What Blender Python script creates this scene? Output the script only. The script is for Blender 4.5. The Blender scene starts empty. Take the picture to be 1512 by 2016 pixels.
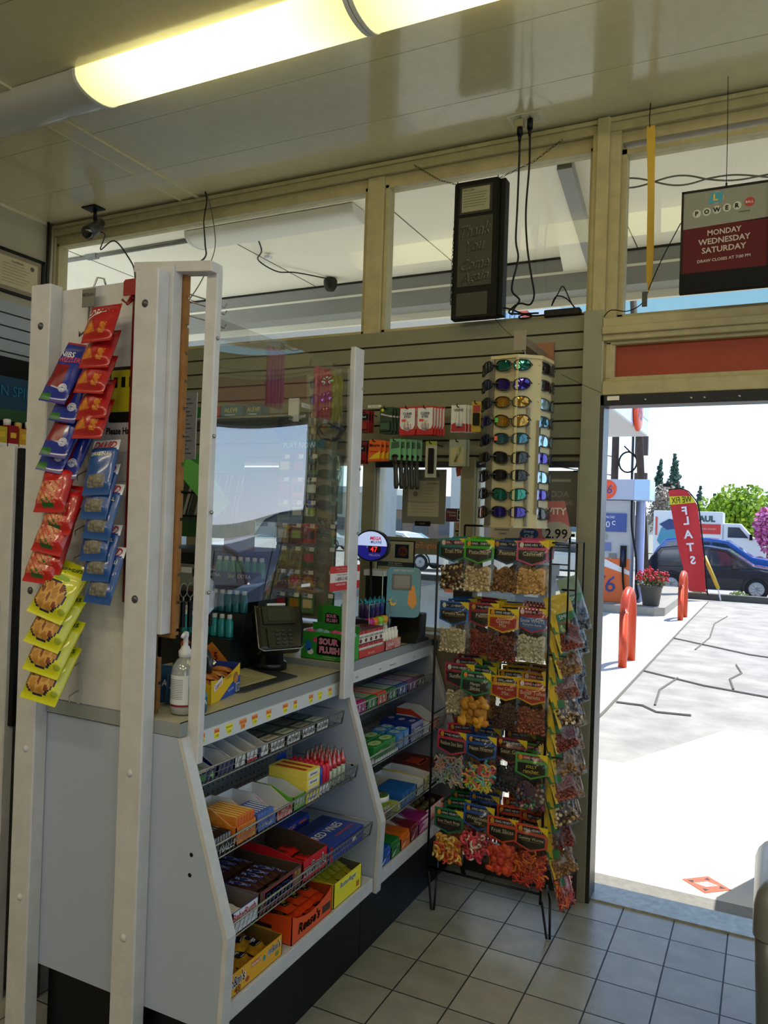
import bpy, math, random
from mathutils import Matrix, Vector
random.seed(7)
S = bpy.context.scene
COL = S.collection
PI = math.pi

# ---------------------------------------------------------------- camera
cam = bpy.data.cameras.new('camera'); camo = bpy.data.objects.new('camera', cam); COL.objects.link(camo)
yaw, pit, rol = math.radians(-26.386), math.radians(.459), math.radians(1.898)
fwd = Vector((math.sin(yaw)*math.cos(pit), math.cos(yaw)*math.cos(pit), math.sin(pit)))
r0 = Vector((math.cos(yaw), -math.sin(yaw), 0)); u0 = r0.cross(fwd)
rt = r0*math.cos(rol)+u0*math.sin(rol); up = u0*math.cos(rol)-r0*math.sin(rol)
mw = Matrix.Identity(4)
for i in range(3):
    mw[i][0] = rt[i]; mw[i][1] = up[i]; mw[i][2] = -fwd[i]
mw.translation = (0, 0, 1.62)
camo.matrix_world = mw
cam.sensor_fit = 'VERTICAL'; cam.sensor_height = 36; cam.lens = 1528.7/2016*36
cam.clip_start = .02; cam.clip_end = 600
S.camera = camo

# ---------------------------------------------------------------- sky, sun, exposure
S.view_settings.view_transform = 'Standard'; S.view_settings.look = 'None'
S.view_settings.gamma = 1; S.view_settings.use_curve_mapping = False
S.view_settings.exposure = 0.5
SKY = 2.0; SUN = 5.2; LAMP = 13.0
w = bpy.data.worlds.new('sky'); S.world = w; w.use_nodes = True
nt = w.node_tree; bg = nt.nodes['Background']
tc = nt.nodes.new('ShaderNodeTexCoord'); sx = nt.nodes.new('ShaderNodeSeparateXYZ')
nt.links.new(tc.outputs['Generated'], sx.inputs[0])
cr = nt.nodes.new('ShaderNodeValToRGB'); nt.links.new(sx.outputs['Z'], cr.inputs[0])
cr.color_ramp.elements[0].position = 0.0; cr.color_ramp.elements[0].color = (.78, .87, 1, 1)
cr.color_ramp.elements[1].position = 1.0; cr.color_ramp.elements[1].color = (.05, .14, .36, 1)
for p_, c_ in ((.06, (.64, .80, 1, 1)), (.13, (.48, .70, 1, 1)), (.2, (.22, .37, .50, 1)), (.25, (.15, .28, .39, 1)), (.5, (.10, .22, .46, 1))):
    e_ = cr.color_ramp.elements.new(p_); e_.color = c_
nz = nt.nodes.new('ShaderNodeTexNoise'); nz.inputs['Scale'].default_value = 3.2; nz.inputs['Detail'].default_value = 6
nt.links.new(tc.outputs['Generated'], nz.inputs['Vector'])
cl = nt.nodes.new('ShaderNodeValToRGB'); cl.color_ramp.elements[0].position = .52; cl.color_ramp.elements[1].position = .68
nt.links.new(nz.outputs['Fac'], cl.inputs[0])
mx = nt.nodes.new('ShaderNodeMixRGB'); mx.inputs[2].default_value = (.6, .62, .65, 1)
mf = nt.nodes.new('ShaderNodeMath'); mf.operation = 'MULTIPLY'; mf.inputs[1].default_value = .5
nt.links.new(cl.outputs[0], mf.inputs[0]); nt.links.new(mf.outputs[0], mx.inputs[0])
nt.links.new(cr.outputs[0], mx.inputs[1]); nt.links.new(mx.outputs[0], bg.inputs[0])
bg.inputs[1].default_value = SKY
sl = bpy.data.lights.new('sun', 'SUN'); sl.energy = SUN; sl.angle = .01; sl.color = (1, .96, .88)
so = bpy.data.objects.new('sun', sl); COL.objects.link(so)
so.rotation_euler = Vector((.26, .54, 1)).to_track_quat('Z', 'Y').to_euler(); so.location = (3, 6, 9)

# ---------------------------------------------------------------- helpers
def lin(h):
    if isinstance(h, (tuple, list)): c = h
    else: c = [int(h[i:i+2], 16)/255 for i in (0, 2, 4)]
    return tuple(((x/12.92) if x <= .04045 else ((x+.055)/1.055)**2.4) for x in c)+(1,)
MC = {}
def mat(h, rough=.5, metal=0, noise=0, bump=0, scale=8, coat=0, emit=0, spec=.5, name=None, alpha=None, c2=None):
    key = (h, rough, metal, noise, bump, scale, coat, emit, spec, alpha, c2)
    if key in MC: return MC[key]
    m = bpy.data.materials.new(name or 'm_%s' % (h if isinstance(h, str) else 'c')); m.use_nodes = True
    n = m.node_tree; b = n.nodes['Principled BSDF']
    b.inputs['Base Color'].default_value = lin(h); b.inputs['Roughness'].default_value = rough
    b.inputs['Metallic'].default_value = metal; b.inputs['Coat Weight'].default_value = coat
    b.inputs['Specular IOR Level'].default_value = spec
    if emit:
        b.inputs['Emission Color'].default_value = lin(h); b.inputs['Emission Strength'].default_value = emit
    if noise or bump or c2:
        t = n.nodes.new('ShaderNodeTexCoord'); z = n.nodes.new('ShaderNodeTexNoise')
        z.inputs['Scale'].default_value = scale; z.inputs['Detail'].default_value = 6; z.inputs['Roughness'].default_value = .6
        n.links.new(t.outputs['Object'], z.inputs['Vector'])
        if noise or c2:
            r = n.nodes.new('ShaderNodeValToRGB')
            a = lin(h)
            k = lin(c2) if c2 else tuple(x*(1-noise) for x in a[:3])+(1,)
            r.color_ramp.elements[0].position = .35; r.color_ramp.elements[0].color = k
            r.color_ramp.elements[1].position = .65; r.color_ramp.elements[1].color = a
            n.links.new(z.outputs['Fac'], r.inputs[0]); n.links.new(r.outputs[0], b.inputs['Base Color'])
        if bump:
            u = n.nodes.new('ShaderNodeBump'); u.inputs['Strength'].default_value = bump; u.inputs['Distance'].default_value = .01
            n.links.new(z.outputs['Fac'], u.inputs['Height']); n.links.new(u.outputs[0], b.inputs['Normal'])
    MC[key] = m
    return m
def clear(tint='FFFFFF', gloss=.06, rough=.05, trans=None, ior=1.45, name='clear_plastic', haze=0):
    key = ('clear', tint, gloss, rough, ior, haze)
    if key in MC: return MC[key]
    m = bpy.data.materials.new(name); m.use_nodes = True; n = m.node_tree; n.nodes.clear()
    o = n.nodes.new('ShaderNodeOutputMaterial'); t = n.nodes.new('ShaderNodeBsdfTransparent'); t.inputs[0].default_value = lin(tint)
    g = n.nodes.new('ShaderNodeBsdfGlossy'); g.inputs['Roughness'].default_value = rough
    ge = n.nodes.new('ShaderNodeNewGeometry'); dt = n.nodes.new('ShaderNodeVectorMath'); dt.operation = 'DOT_PRODUCT'
    n.links.new(ge.outputs['Incoming'], dt.inputs[0]); n.links.new(ge.outputs['Normal'], dt.inputs[1])
    def mm_(op, x, y):
        q = n.nodes.new('ShaderNodeMath'); q.operation = op; q.use_clamp = op == 'ADD'
        for i_, v_ in enumerate((x, y)):
            if v_ is None: continue
            if isinstance(v_, (int, float)): q.inputs[i_].default_value = v_
            else: n.links.new(v_, q.inputs[i_])
        return q.outputs[0]
    R0 = ((ior-1)/(ior+1))**2
    f5 = mm_('POWER', mm_('SUBTRACT', 1, mm_('ABSOLUTE', dt.outputs['Value'], None)), 5)
    a = n.nodes.new('ShaderNodeMath'); a.operation = 'ADD'; a.use_clamp = True; a.inputs[1].default_value = gloss+R0
    n.links.new(mm_('MULTIPLY', f5, 1-R0), a.inputs[0])
    mx = n.nodes.new('ShaderNodeMixShader'); n.links.new(a.outputs[0], mx.inputs[0]); n.links.new(g.outputs[0], mx.inputs[2])
    if haze:
        d = n.nodes.new('ShaderNodeBsdfDiffuse'); d.inputs[0].default_value = (.8, .82, .8, 1)
        m2 = n.nodes.new('ShaderNodeMixShader'); m2.inputs[0].default_value = haze
        n.links.new(t.outputs[0], m2.inputs[1]); n.links.new(d.outputs[0], m2.inputs[2]); n.links.new(m2.outputs[0], mx.inputs[1])
    else: n.links.new(t.outputs[0], mx.inputs[1])
    n.links.new(mx.outputs[0], o.inputs[0])
    MC[key] = m
    return m
TXT = {}
def glyphs(s, shear=0, bold=0):
    k = (s, shear, bold)
    if k not in TXT:
        c = bpy.data.curves.new('t', 'FONT'); c.body = s; c.shear = shear; c.offset = bold; c.resolution_u = 2; c.size = 1
        c.fill_mode = 'FRONT'
        o = bpy.data.objects.new('t', c); COL.objects.link(o)
        dg = bpy.context.evaluated_depsgraph_get(); me = bpy.data.meshes.new_from_object(o.evaluated_get(dg))
        vs = [(v.co.x, v.co.y) for v in me.vertices]; fs = [tuple(p.vertices) for p in me.polygons]
        if vs:
            x0 = min(v[0] for v in vs); x1 = max(v[0] for v in vs); y0 = min(v[1] for v in vs); y1 = max(v[1] for v in vs)
        else: x0 = y0 = 0; x1 = y1 = 1
        TXT[k] = ([((x-(x0+x1)/2), (y-(y0+y1)/2)) for x, y in vs], fs, x1-x0, y1-y0)
        bpy.data.objects.remove(o); bpy.data.meshes.remove(me); bpy.data.curves.remove(c)
    return TXT[k]
V = Vector
class MB:
    def __init__(s): s.v = []; s.f = []; s.mi = []; s.sm = []; s.mats = []
    def _m(s, m):
        if m not in s.mats: s.mats.append(m)
        return s.mats.index(m)
    def add(s, vs, fs, m, smooth=False, M=None):
        b = len(s.v); k = s._m(m) if not isinstance(m, list) else None
        s.v += [tuple(M @ V(v)) if M is not None else tuple(v) for v in vs]
        for i, f in enumerate(fs):
            s.f.append(tuple(b+q for q in f)); s.mi.append(k if k is not None else s._m(m[i])); s.sm.append(smooth)
        return s
    def box(s, x0, y0, z0, x1, y1, z1, m, M=None):
        vs = [(x0,y0,z0),(x1,y0,z0),(x1,y1,z0),(x0,y1,z0),(x0,y0,z1),(x1,y0,z1),(x1,y1,z1),(x0,y1,z1)]
        return s.add(vs, [(0,3,2,1),(4,5,6,7),(0,1,5,4),(1,2,6,5),(2,3,7,6),(3,0,4,7)], m, False, M)
    def cbox(s, c, d, m, M=None):
        return s.box(c[0]-d[0]/2, c[1]-d[1]/2, c[2]-d[2]/2, c[0]+d[0]/2, c[1]+d[1]/2, c[2]+d[2]/2, m, M)
    def tube(s, pts, r, m, n=6, closed=False, M=None, cap=True):
        pts = [V(p) for p in pts]; N = len(pts); vs = []; fs = []
        pn = None
        for i, p in enumerate(pts):
            if closed: t = pts[(i+1) % N]-pts[i-1]
            else: t = pts[min(i+1, N-1)]-pts[max(i-1, 0)]
            if t.length < 1e-9: t = V((0, 0, 1))
            t.normalize()
            if pn is None:
                a = V((0, 0, 1)) if abs(t.z) < .9 else V((1, 0, 0)); pn = t.cross(a).normalized()
            pn = (pn-t*pn.dot(t))
            if pn.length < 1e-6: pn = t.orthogonal()
            pn.normalize(); bn = t.cross(pn)
            rr = r[i] if isinstance(r, (list, tuple)) else r
            for k in range(n):
                a = 2*PI*k/n; vs.append(p+(pn*math.cos(a)+bn*math.sin(a))*rr)
        for i in range(N if closed else N-1):
            for k in range(n):
                a = i*n+k; b = i*n+(k+1) % n; c = ((i+1) % N)*n+(k+1) % n; d = ((i+1) % N)*n+k
                fs.append((a, b, c, d))
        if cap and not closed:
            fs.append(tuple(range(n-1, -1, -1))); fs.append(tuple((N-1)*n+k for k in range(n)))
        return s.add(vs, fs, m, n > 4, M)
    def lathe(s, prof, m, n=20, M=None, c=(0, 0, 0), smooth=True):
        vs = []; fs = []
        for (r, z) in prof:
            for k in range(n):
                a = 2*PI*k/n; vs.append((c[0]+r*math.cos(a), c[1]+r*math.sin(a), c[2]+z))
        mm = []
        for i in range(len(prof)-1):
            for k in range(n):
                fs.append((i*n+k, i*n+(k+1) % n, (i+1)*n+(k+1) % n, (i+1)*n+k))
                if isinstance(m, list): mm.append(m[i])
        fs.append(tuple(range(n-1, -1, -1))); fs.append(tuple((len(prof)-1)*n+k for k in range(n)))
        if isinstance(m, list): mm += [m[0], m[-1]]; return s.add(vs, fs, mm, smooth, M)
        return s.add(vs, fs, m, smooth, M)
    def prism(s, poly, a, b, ax, m, M=None):
        # poly 2d extruded from a to b along axis ax (0 x:(y,z) 1 y:(x,z) 2 z:(x,y))
        def P(u, v, w): return (w, u, v) if ax == 0 else ((u, w, v) if ax == 1 else (u, v, w))
        n = len(poly); vs = [P(u, v, a) for u, v in poly]+[P(u, v, b) for u, v in poly]
        fs = [tuple(range(n)), tuple(range(2*n-1, n-1, -1))]+[(i, i+n, (i+1) % n+n, (i+1) % n) for i in range(n)]
        return s.add(vs, fs, m, False, M)
    def text(s, t, o, xd, yd, h, m, wmax=None, shear=0, bold=0, fn=None, lift=.0008, M=None, align='c'):
        # o centre of the text; xd,yd unit directions; h = line height of the glyphs
        vs, fs, W, H = glyphs(t, shear, bold)
        k = h/max(H, .3); kx = k
        if wmax and W*k > wmax: kx = wmax/W
        xd = V(xd); yd = V(yd); nn = xd.cross(yd); o = V(o); dx = W*kx/2 if align == 'l' else 0
        if fn: P = [fn(x*kx+dx, y*k) for x, y in vs]
        else: P = [o+xd*(x*kx+dx)+yd*(y*k)+nn*lift for x, y in vs]
        return s.add(P, fs, m, False, M)
    def sheet(s, nu, nv, fn, mf, smooth=True, M=None):
        vs = [fn(i/nu, j/nv) for j in range(nv+1) for i in range(nu+1)]; fs = []; mm = []
        for j in range(nv):
            for i in range(nu):
                a = j*(nu+1)+i; fs.append((a, a+1, a+nu+2, a+nu+1)); mm.append(mf((i+.5)/nu, (j+.5)/nv) if callable(mf) else mf)
        return s.add(vs, fs, mm, smooth, M)
    def blob(s, c, r, m, M=None, rot=None):
        # small six-by-four ellipsoid
        vs = []; n = 6
        rr = r if isinstance(r, (tuple, list)) else (r, r, r)
        R = rot.to_matrix() if rot else None
        def q(x, y, z):
            p = V((x*rr[0], y*rr[1], z*rr[2])); 
            if R: p = R @ p
            return V(c)+p
        vs.append(q(0, 0, -1))
        for z in (-.5, .4):
            w_ = math.sqrt(1-z*z)
            for k in range(n): a = 2*PI*k/n; vs.append(q(w_*math.cos(a), w_*math.sin(a), z))
        vs.append(q(0, 0, 1)); fs = []
        for k in range(n):
            fs.append((0, 1+(k+1) % n, 1+k)); fs.append((1+k, 1+(k+1) % n, 7+(k+1) % n, 7+k)); fs.append((7+k, 7+(k+1) % n, 13))
        return s.add(vs, fs, m, True, M)
    def build(s, name, parent=None, org=(0, 0, 0), bevel=0, data=None):
        me = bpy.data.meshes.new(name)
        ox, oy, oz = org
        me.from_pydata([(x-ox, y-oy, z-oz) for x, y, z in s.v], [], s.f)
        for m in s.mats: me.materials.append(m)
        me.polygons.foreach_set('material_index', s.mi); me.polygons.foreach_set('use_smooth', s.sm); me.update()
        o = bpy.data.objects.new(name, me); COL.objects.link(o)
        if parent: o.parent = parent
        if bevel:
            b = o.modifiers.new('bevel', 'BEVEL'); b.width = bevel; b.segments = 2; b.limit_method = 'ANGLE'; b.angle_limit = .9
        return o
def tag(o, label, cat, group=None):
    o['label'] = label; o['category'] = cat
    if group: o['group'] = group
    return o
def thing(name, label, cat, loc=(0, 0, 0), rot=(0, 0, 0), group=None):
    o = bpy.data.objects.new(name, None); COL.objects.link(o); o.empty_display_size = .02
    o.location = loc; o.rotation_euler = rot
    return tag(o, label, cat, group)
def solo(mb, name, label, cat, group=None, bevel=0):
    xs = [v[0] for v in mb.v]; ys = [v[1] for v in mb.v]; zs = [v[2] for v in mb.v]
    org = ((min(xs)+max(xs))/2, (min(ys)+max(ys))/2, min(zs))
    o = mb.build(name, None, org, bevel); o.location = org
    return tag(o, label, cat, group)
def part(mb, name, root, bevel=0, parent=None, world=True):
    return mb.build(name, parent or root, tuple(root.location) if world else (0, 0, 0), bevel)
def struct(mb, name, bevel=0, parent=None):
    o = mb.build(name, parent, (0, 0, 0), bevel)
    if not parent: o['kind'] = 'structure'
    return o
def copy_tree(o, loc, rot=None, label=None, group=None):
    c = o.copy(); COL.objects.link(c); c.location = loc
    if rot is not None: c.rotation_euler = rot
    if label: c['label'] = label
    if group: c['group'] = group
    for ch in list(o.children):
        d = ch.copy(); COL.objects.link(d); d.parent = c
        for g in list(ch.children):
            e = g.copy(); COL.objects.link(e); e.parent = d
    return c
XP = (1, 0, 0); YP = (0, 1, 0); ZP = (0, 0, 1)

# ---------------------------------------------------------------- materials of the place
M_ceil = mat('C6BC98', .16, noise=.06, bump=.06, scale=26, coat=.3)
M_wall = mat('A39C80', .6, noise=.06, scale=4)
M_frame = mat('B0A47A', .45, noise=.18, bump=.15, scale=14)
M_grey = mat('8C8A76', .5, noise=.12, scale=10)
M_slat = mat('7C7B66', .5, noise=.05, scale=6)
M_groove = mat('3B3020', .8)
M_white = mat('C8C7CA', .45, noise=.12, bump=.35, scale=14)
M_lam = mat('A4AFC6', .35, noise=.03, scale=3)
M_lamgrey = mat('8D9296', .4, noise=.05)
M_black = mat('060608', .5, spec=.2)
M_kick = mat('060609', .4, noise=.3, scale=12, spec=.3)
M_top = mat('B2AD94', .3, noise=.05, scale=20)
M_steel = mat('A0A09C', .3, metal=.9)
M_wire = mat('8F918C', .35, metal=.8)
M_dark = mat('151513', .45)
M_brownw = mat('9A6B3A', .7, noise=.25, scale=30)
M_glass = clear('EEF0EC', .01, .01, name='window_glass')
M_acr = clear('F0F2EE', .17, .015, ior=1.65, name='acrylic', haze=.02)
M_film = clear('FFFFFF', .03, .12, name='clear_film')
W_ = mat('E8E8E4', .45); W2 = mat('D8D6CC', .5); K_ = mat('080808', .5, spec=.25); RED = mat('B01822', .35); YEL = mat('E8D21E', .4)
ORG = mat('E4561C', .4); GRN = mat('3C9A30', .4); BLU = mat('1C3C9C', .35); NAVY = mat('16204E', .35); CREAM = mat('D8CFA8', .5)
# ================================================================= SETTING
CZ = 3.402; WY = 3.46; WL = -4.11
# floor with tiles
fm = bpy.data.materials.new('floor_tiles'); fm.use_nodes = True; n = fm.node_tree; b = n.nodes['Principled BSDF']
t = n.nodes.new('ShaderNodeTexCoord'); sp = n.nodes.new('ShaderNodeSeparateXYZ'); n.links.new(t.outputs['Object'], sp.inputs[0])
def mth(op, a, b_=None, clamp=False):
    q = n.nodes.new('ShaderNodeMath'); q.operation = op; q.use_clamp = clamp
    for i, x in enumerate((a, b_)):
        if x is None: continue
        if isinstance(x, (int, float)): q.inputs[i].default_value = x
        else: n.links.new(x, q.inputs[i])
    return q.outputs[0]
def grid(axis, o, p, g):
    u = mth('DIVIDE', mth('SUBTRACT', sp.outputs[axis], o), p)
    fr = mth('FRACT', u); d = mth('ABSOLUTE', mth('SUBTRACT', fr, .5))
    return mth('GREATER_THAN', d, .5-g/p/2), mth('FLOOR', u)
gx, ix = grid('X', -1.117, .2025, .0055); gy, iy = grid('Y', 3.065, .2085, .0055)
gr = mth('MAXIMUM', gx, gy)
cb = n.nodes.new('ShaderNodeCombineXYZ'); n.links.new(ix, cb.inputs[0]); n.links.new(iy, cb.inputs[1])
wn = n.nodes.new('ShaderNodeTexWhiteNoise'); n.links.new(cb.outputs[0], wn.inputs['Vector'])
n1 = n.nodes.new('ShaderNodeTexNoise'); n1.inputs['Scale'].default_value = 9; n1.inputs['Detail'].default_value = 8; n.links.new(t.outputs['Object'], n1.inputs['Vector'])
cr_ = n.nodes.new('ShaderNodeValToRGB'); cr_.color_ramp.elements[0].position = .25; cr_.color_ramp.elements[0].color = lin('858479')
cr_.color_ramp.elements[1].position = .75; cr_.color_ramp.elements[1].color = lin('A3A198')
n.links.new(mth('ADD', mth('MULTIPLY', n1.outputs[0], .7), mth('MULTIPLY', wn.outputs[0], .3)), cr_.inputs[0])
mx_ = n.nodes.new('ShaderNodeMixRGB'); n.links.new(gr, mx_.inputs[0]); n.links.new(cr_.outputs[0], mx_.inputs[1]); mx_.inputs[2].default_value = lin('15171B')
n.links.new(mx_.outputs[0], b.inputs['Base Color'])
n.links.new(mth('ADD', mth('MULTIPLY', gr, .4), .22), b.inputs['Roughness']); b.inputs['Specular IOR Level'].default_value = .85
bp = n.nodes.new('ShaderNodeBump'); bp.inputs['Strength'].default_value = .5; bp.inputs['Distance'].default_value = .004
n2 = n.nodes.new('ShaderNodeTexNoise'); n2.inputs['Scale'].default_value = 180; n.links.new(t.outputs['Object'], n2.inputs['Vector'])
n.links.new(mth('SUBTRACT', mth('MULTIPLY', n2.outputs[0], .25), gr), bp.inputs['Height']); n.links.new(bp.outputs[0], b.inputs['Normal'])
m = MB(); m.box(WL, -4, -.1, 3.2, WY+.02, 0, fm); struct(m, 'floor')
# ceiling: plank sheets with fine seams
m = MB(); seams = mat('4A4536', .7)
ys = [WY+.1, 3.07, 2.655, 2.24, 1.83, 1.42, 1.01, .6, .19, -.22, -.63, -1.5, -2.5, -4]
for i in range(len(ys)-1):
    m.box(WL, ys[i+1]+.0015, CZ, 3.2, ys[i]-.0015, CZ+.02, M_ceil)
m.box(WL, -4, CZ+.004, 3.2, WY+.1, CZ+.03, seams)
struct(m, 'ceiling')
m = MB(); m.box(-3.06, -4, CZ-.006, -2.94, WY, CZ, M_ceil); m.box(-2.946, -4, CZ-.012, -2.936, WY, CZ, M_ceil); m.box(-3.064, -4, CZ-.012, -3.056, WY, CZ, M_ceil)
struct(m, 'trim_1')
# front wall frames
m = MB()
m.box(WL, 3.46, 3.29, 3.2, 3.56, CZ, M_frame); m.box(WL, 3.43, 3.335, 3.2, 3.46, CZ-.004, M_frame); m.box(WL, 3.415, 3.372, 3.2, 3.43, 3.392, M_frame)
struct(m, 'trim_2', .006)
m = MB()
for a, c in ((-4.16, -4.10), (-1.863, -1.768)): m.box(a, 3.445, 2.53, c, 3.55, 3.335, M_frame)
m.box(-.735, 3.42, 0, -.70, 3.56, 3.335, M_frame); m.box(-.715, 3.405, 0, -.66, 3.55, CZ-.01, M_frame); m.box(-.668, 3.43, 2.2, -.615, 3.56, 3.335, M_frame)
struct(m, 'trim_3', .005)
m = MB(); m.box(-.745, 3.395, 0, -.665, 3.56, 2.55, M_grey); m.box(-.741, 3.39, 0, -.70, 3.396, .18, mat('4A3A2E', .8, noise=.5, bump=.6, scale=40))
struct(m, 'trim_4', .004)
# upper windows
def window(name, x0, x1, z0, z1, fr=.02, mm=M_frame, tint=None):
    m = MB()
    for a in ((x0, z0, x1, z0+fr), (x0, z1-fr, x1, z1), (x0, z0, x0+fr, z1), (x1-fr, z0, x1, z1)):
        m.box(a[0], 3.462, a[1], a[2], 3.53, a[3], mm)
    w = struct(m, name, .002)
    m = MB(); m.box(x0+fr*.5, 3.497, z0+fr*.5, x1-fr*.5, 3.501, z1-fr*.5, tint or M_glass); struct(m, 'pane', 0, w)
    return w
window('window_1', -4.10, -1.863, 2.545, 3.295)
window('window_2', -1.768, -.732, 2.545, 3.295)
window('window_3', -.618, .62, 2.515, 3.262, .025)
window('window_7', .72, 2.9, 2.515, 3.262, .025)
# lower front wall: solid under the slat panel around the display windows
m = MB(); Mw = mat('8E8970', .5, noise=.1, scale=9)
m.box(WL, 3.462, 1.90, -.74, 3.55, 2.545, Mw); m.box(WL, 3.462, -.12, -1.30, 3.55, 1.06, Mw)
m.box(-1.30, 3.462, -.12, -.74, 3.55, .10, Mw)
m.box(-1.83, 3.44, 1.06, -1.765, 3.55, 1.90, Mw); m.box(-1.30, 3.43, 0, -1.235, 3.55, 1.92, Mw); m.box(-2.95, 3.44, 1.06, -2.85, 3.55, 1.9, Mw); m.box(WL, 3.44, 1.06, -3.95, 3.55, 1.9, Mw)
m.box(-1.83, 3.36, 1.062, -1.30, 3.56, 1.085, mat('C8C4B4', .5, c2='6A5A44', scale=9))
struct(m, 'wall_front', .004)
M_blueframe = mat('141B2E', .4); M_lite = mat('C9CCC6', .4)
window('window_4', -3.95, -2.95, 1.085, 1.9, .015, M_lite); window('window_5', -2.85, -1.83, 1.085, 1.9, .015, M_lite)
window('window_6', -1.765, -1.30, 1.085, 1.90, .018, M_lite); window('window_8', -1.235, -.745, .10, 1.90, .02, M_lite)
m = MB(); m.box(-1.765, 3.445, 1.872, -1.30, 3.462, 1.90, M_blueframe); m.box(-1.235, 3.445, 1.872, -.745, 3.462, 1.90, M_blueframe); struct(m, 'trim_5')
m = MB(); m.box(-1.235, 3.44, 0, -.745, 3.47, .075, mat('3A332A', .7, noise=.3)); struct(m, 'baseboard_front')
# door: head, black frame, orange spandrel, transom beams
m = MB()
m.box(-.665, 3.40, 2.415, 3.2, 3.55, 2.515, M_frame); m.box(-.665, 3.385, 2.44, 3.2, 3.40, 2.475, M_frame)
m.box(-.655, 3.425, 2.40, 3.2, 3.46, 2.425, M_frame); m.box(-.655, 3.425, 2.235, 3.2, 3.46, 2.262, M_frame); m.box(-.655, 3.425, 2.25, -.627, 3.46, 2.415, M_frame)
m.box(-.66, 3.40, 2.18, 3.2, 3.55, 2.24, M_frame)
struct(m, 'trim_6', .005)
m = MB(); m.box(-.63, 3.455, 2.25, 3.2, 3.475, 2.415, mat('963010', .5, noise=.3, scale=2)); struct(m, 'trim_7')
m = MB(); M_df = mat('0C141E', .4, spec=.3)
m.box(-.665, 3.40, 2.134, 1.6, 3.50, 2.18, M_df); m.box(-.668, 3.40, 0, -.648, 3.52, 2.18, mat('24241F', .4)); m.box(1.16, 3.40, 0, 1.2, 3.52, 2.18, M_df)
dr = struct(m, 'door_1', .002)
m = MB(); m.cbox((-.61, 3.398, 2.165), (.05, .006, .018), M_steel)
for x in (-.48, -.3, -.25, -.12): m.lathe([(.006, 0), (.006, .004)], M_steel, 8, Matrix.Translation((x, 3.4, 2.155)) @ Matrix.Rotation(PI/2, 4, 'X'))
struct(m, 'frame_plate', 0, dr)
m = MB(); m.box(1.2, 3.46, 0, 3.2, 3.55, 2.18, Mw); struct(m, 'wall_front_right')
m = MB(); m.box(-.665, 3.44, -.02, 1.2, 3.60, .008, mat('B8B8B0', .35, metal=.4, noise=.3, scale=30)); m.box(-.665, 3.60, -.1, 1.2, 3.625, -.004, mat('202020', .7)); struct(m, 'trim_8')
# the black edge strip between slat panel and door post is the slat panel's own end
# slat panel
def slats(m, ax, a0, a1, z0, z1, face, back, pitch, mm=M_slat, top=None):
    # ax 1: panel on plane y, spans x ; ax 0: panel on plane x, spans y
    z = z1
    while z > z0+.005:
        zb = max(z0, z-pitch+.009)
        if ax == 1:
            m.box(a0, face, zb, a1, back, z, mm); m.box(a0, (face+back)/2+.002, zb-.009, a1, back, zb, M_groove)
        else:
            m.box(face, a0, zb, back, a1, z, mm); m.box(min(face, back), a0, zb-.009, (face+back)/2-.002*(1 if face > back else -1), a1, zb, M_groove)
        z -= pitch
    return m
m = MB(); slats(m, 1, WL+.02, -.675, 1.93, 2.545, 3.438, 3.460, .0785)
o = solo(m, 'slatwall_panel', 'long olive grey slatwall panel under the upper windows on the front wall', 'slatwall')
# left wall
m = MB(); m.box(WL-.1, -4, 0, WL, 3.56, CZ, M_wall); struct(m, 'wall_left')
m = MB(); slats(m, 0, .5, 3.30, 2.23, 2.833, WL+.03, WL, .0765, mat('93979A', .45))
solo(m, 'slatwall_panel', 'blue grey slatwall panel on the left wall under the framed certificate', 'slatwall')
m = MB(); m.box(WL, 3.40, 2.3, WL+.012, 3.43, CZ, M_wall); m.tube([(WL+.02, 3.385, 2.3), (WL+.02, 3.385, CZ)], .008, M_dark); m.tube([(WL+.018, 3.405, 2.3), (WL+.018, 3.405, CZ)], .008, M_steel); m.box(WL, -4, CZ-.02, WL+.012, 3.44, CZ, M_ceil)
struct(m, 'trim_9')
# the rest of the room behind the camera: back wall, and right wall with its daylight windows
m = MB(); m.box(WL, -4.1, 0, 3.2, -4, CZ, M_wall); struct(m, 'wall_back')
m = MB(); m.box(3.2, -4.1, 0, 3.3, 3.56, .5, M_wall); m.box(3.2, -4.1, 3.1, 3.3, 3.56, CZ, M_wall)
for y in (-4.1, -1.7, .9, 3.4): m.box(3.2, y, .5, 3.3, y+.16, 3.1, M_frame)
struct(m, 'wall_right')
for i, (y0, y1) in enumerate(((-3.94, -1.7), (-1.54, .9), (1.06, 3.4))):
    m = MB(); m.box(3.24, y0, .5, 3.245, y1, 3.1, M_glass); struct(m, 'window_%d' % (9+i))
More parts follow.
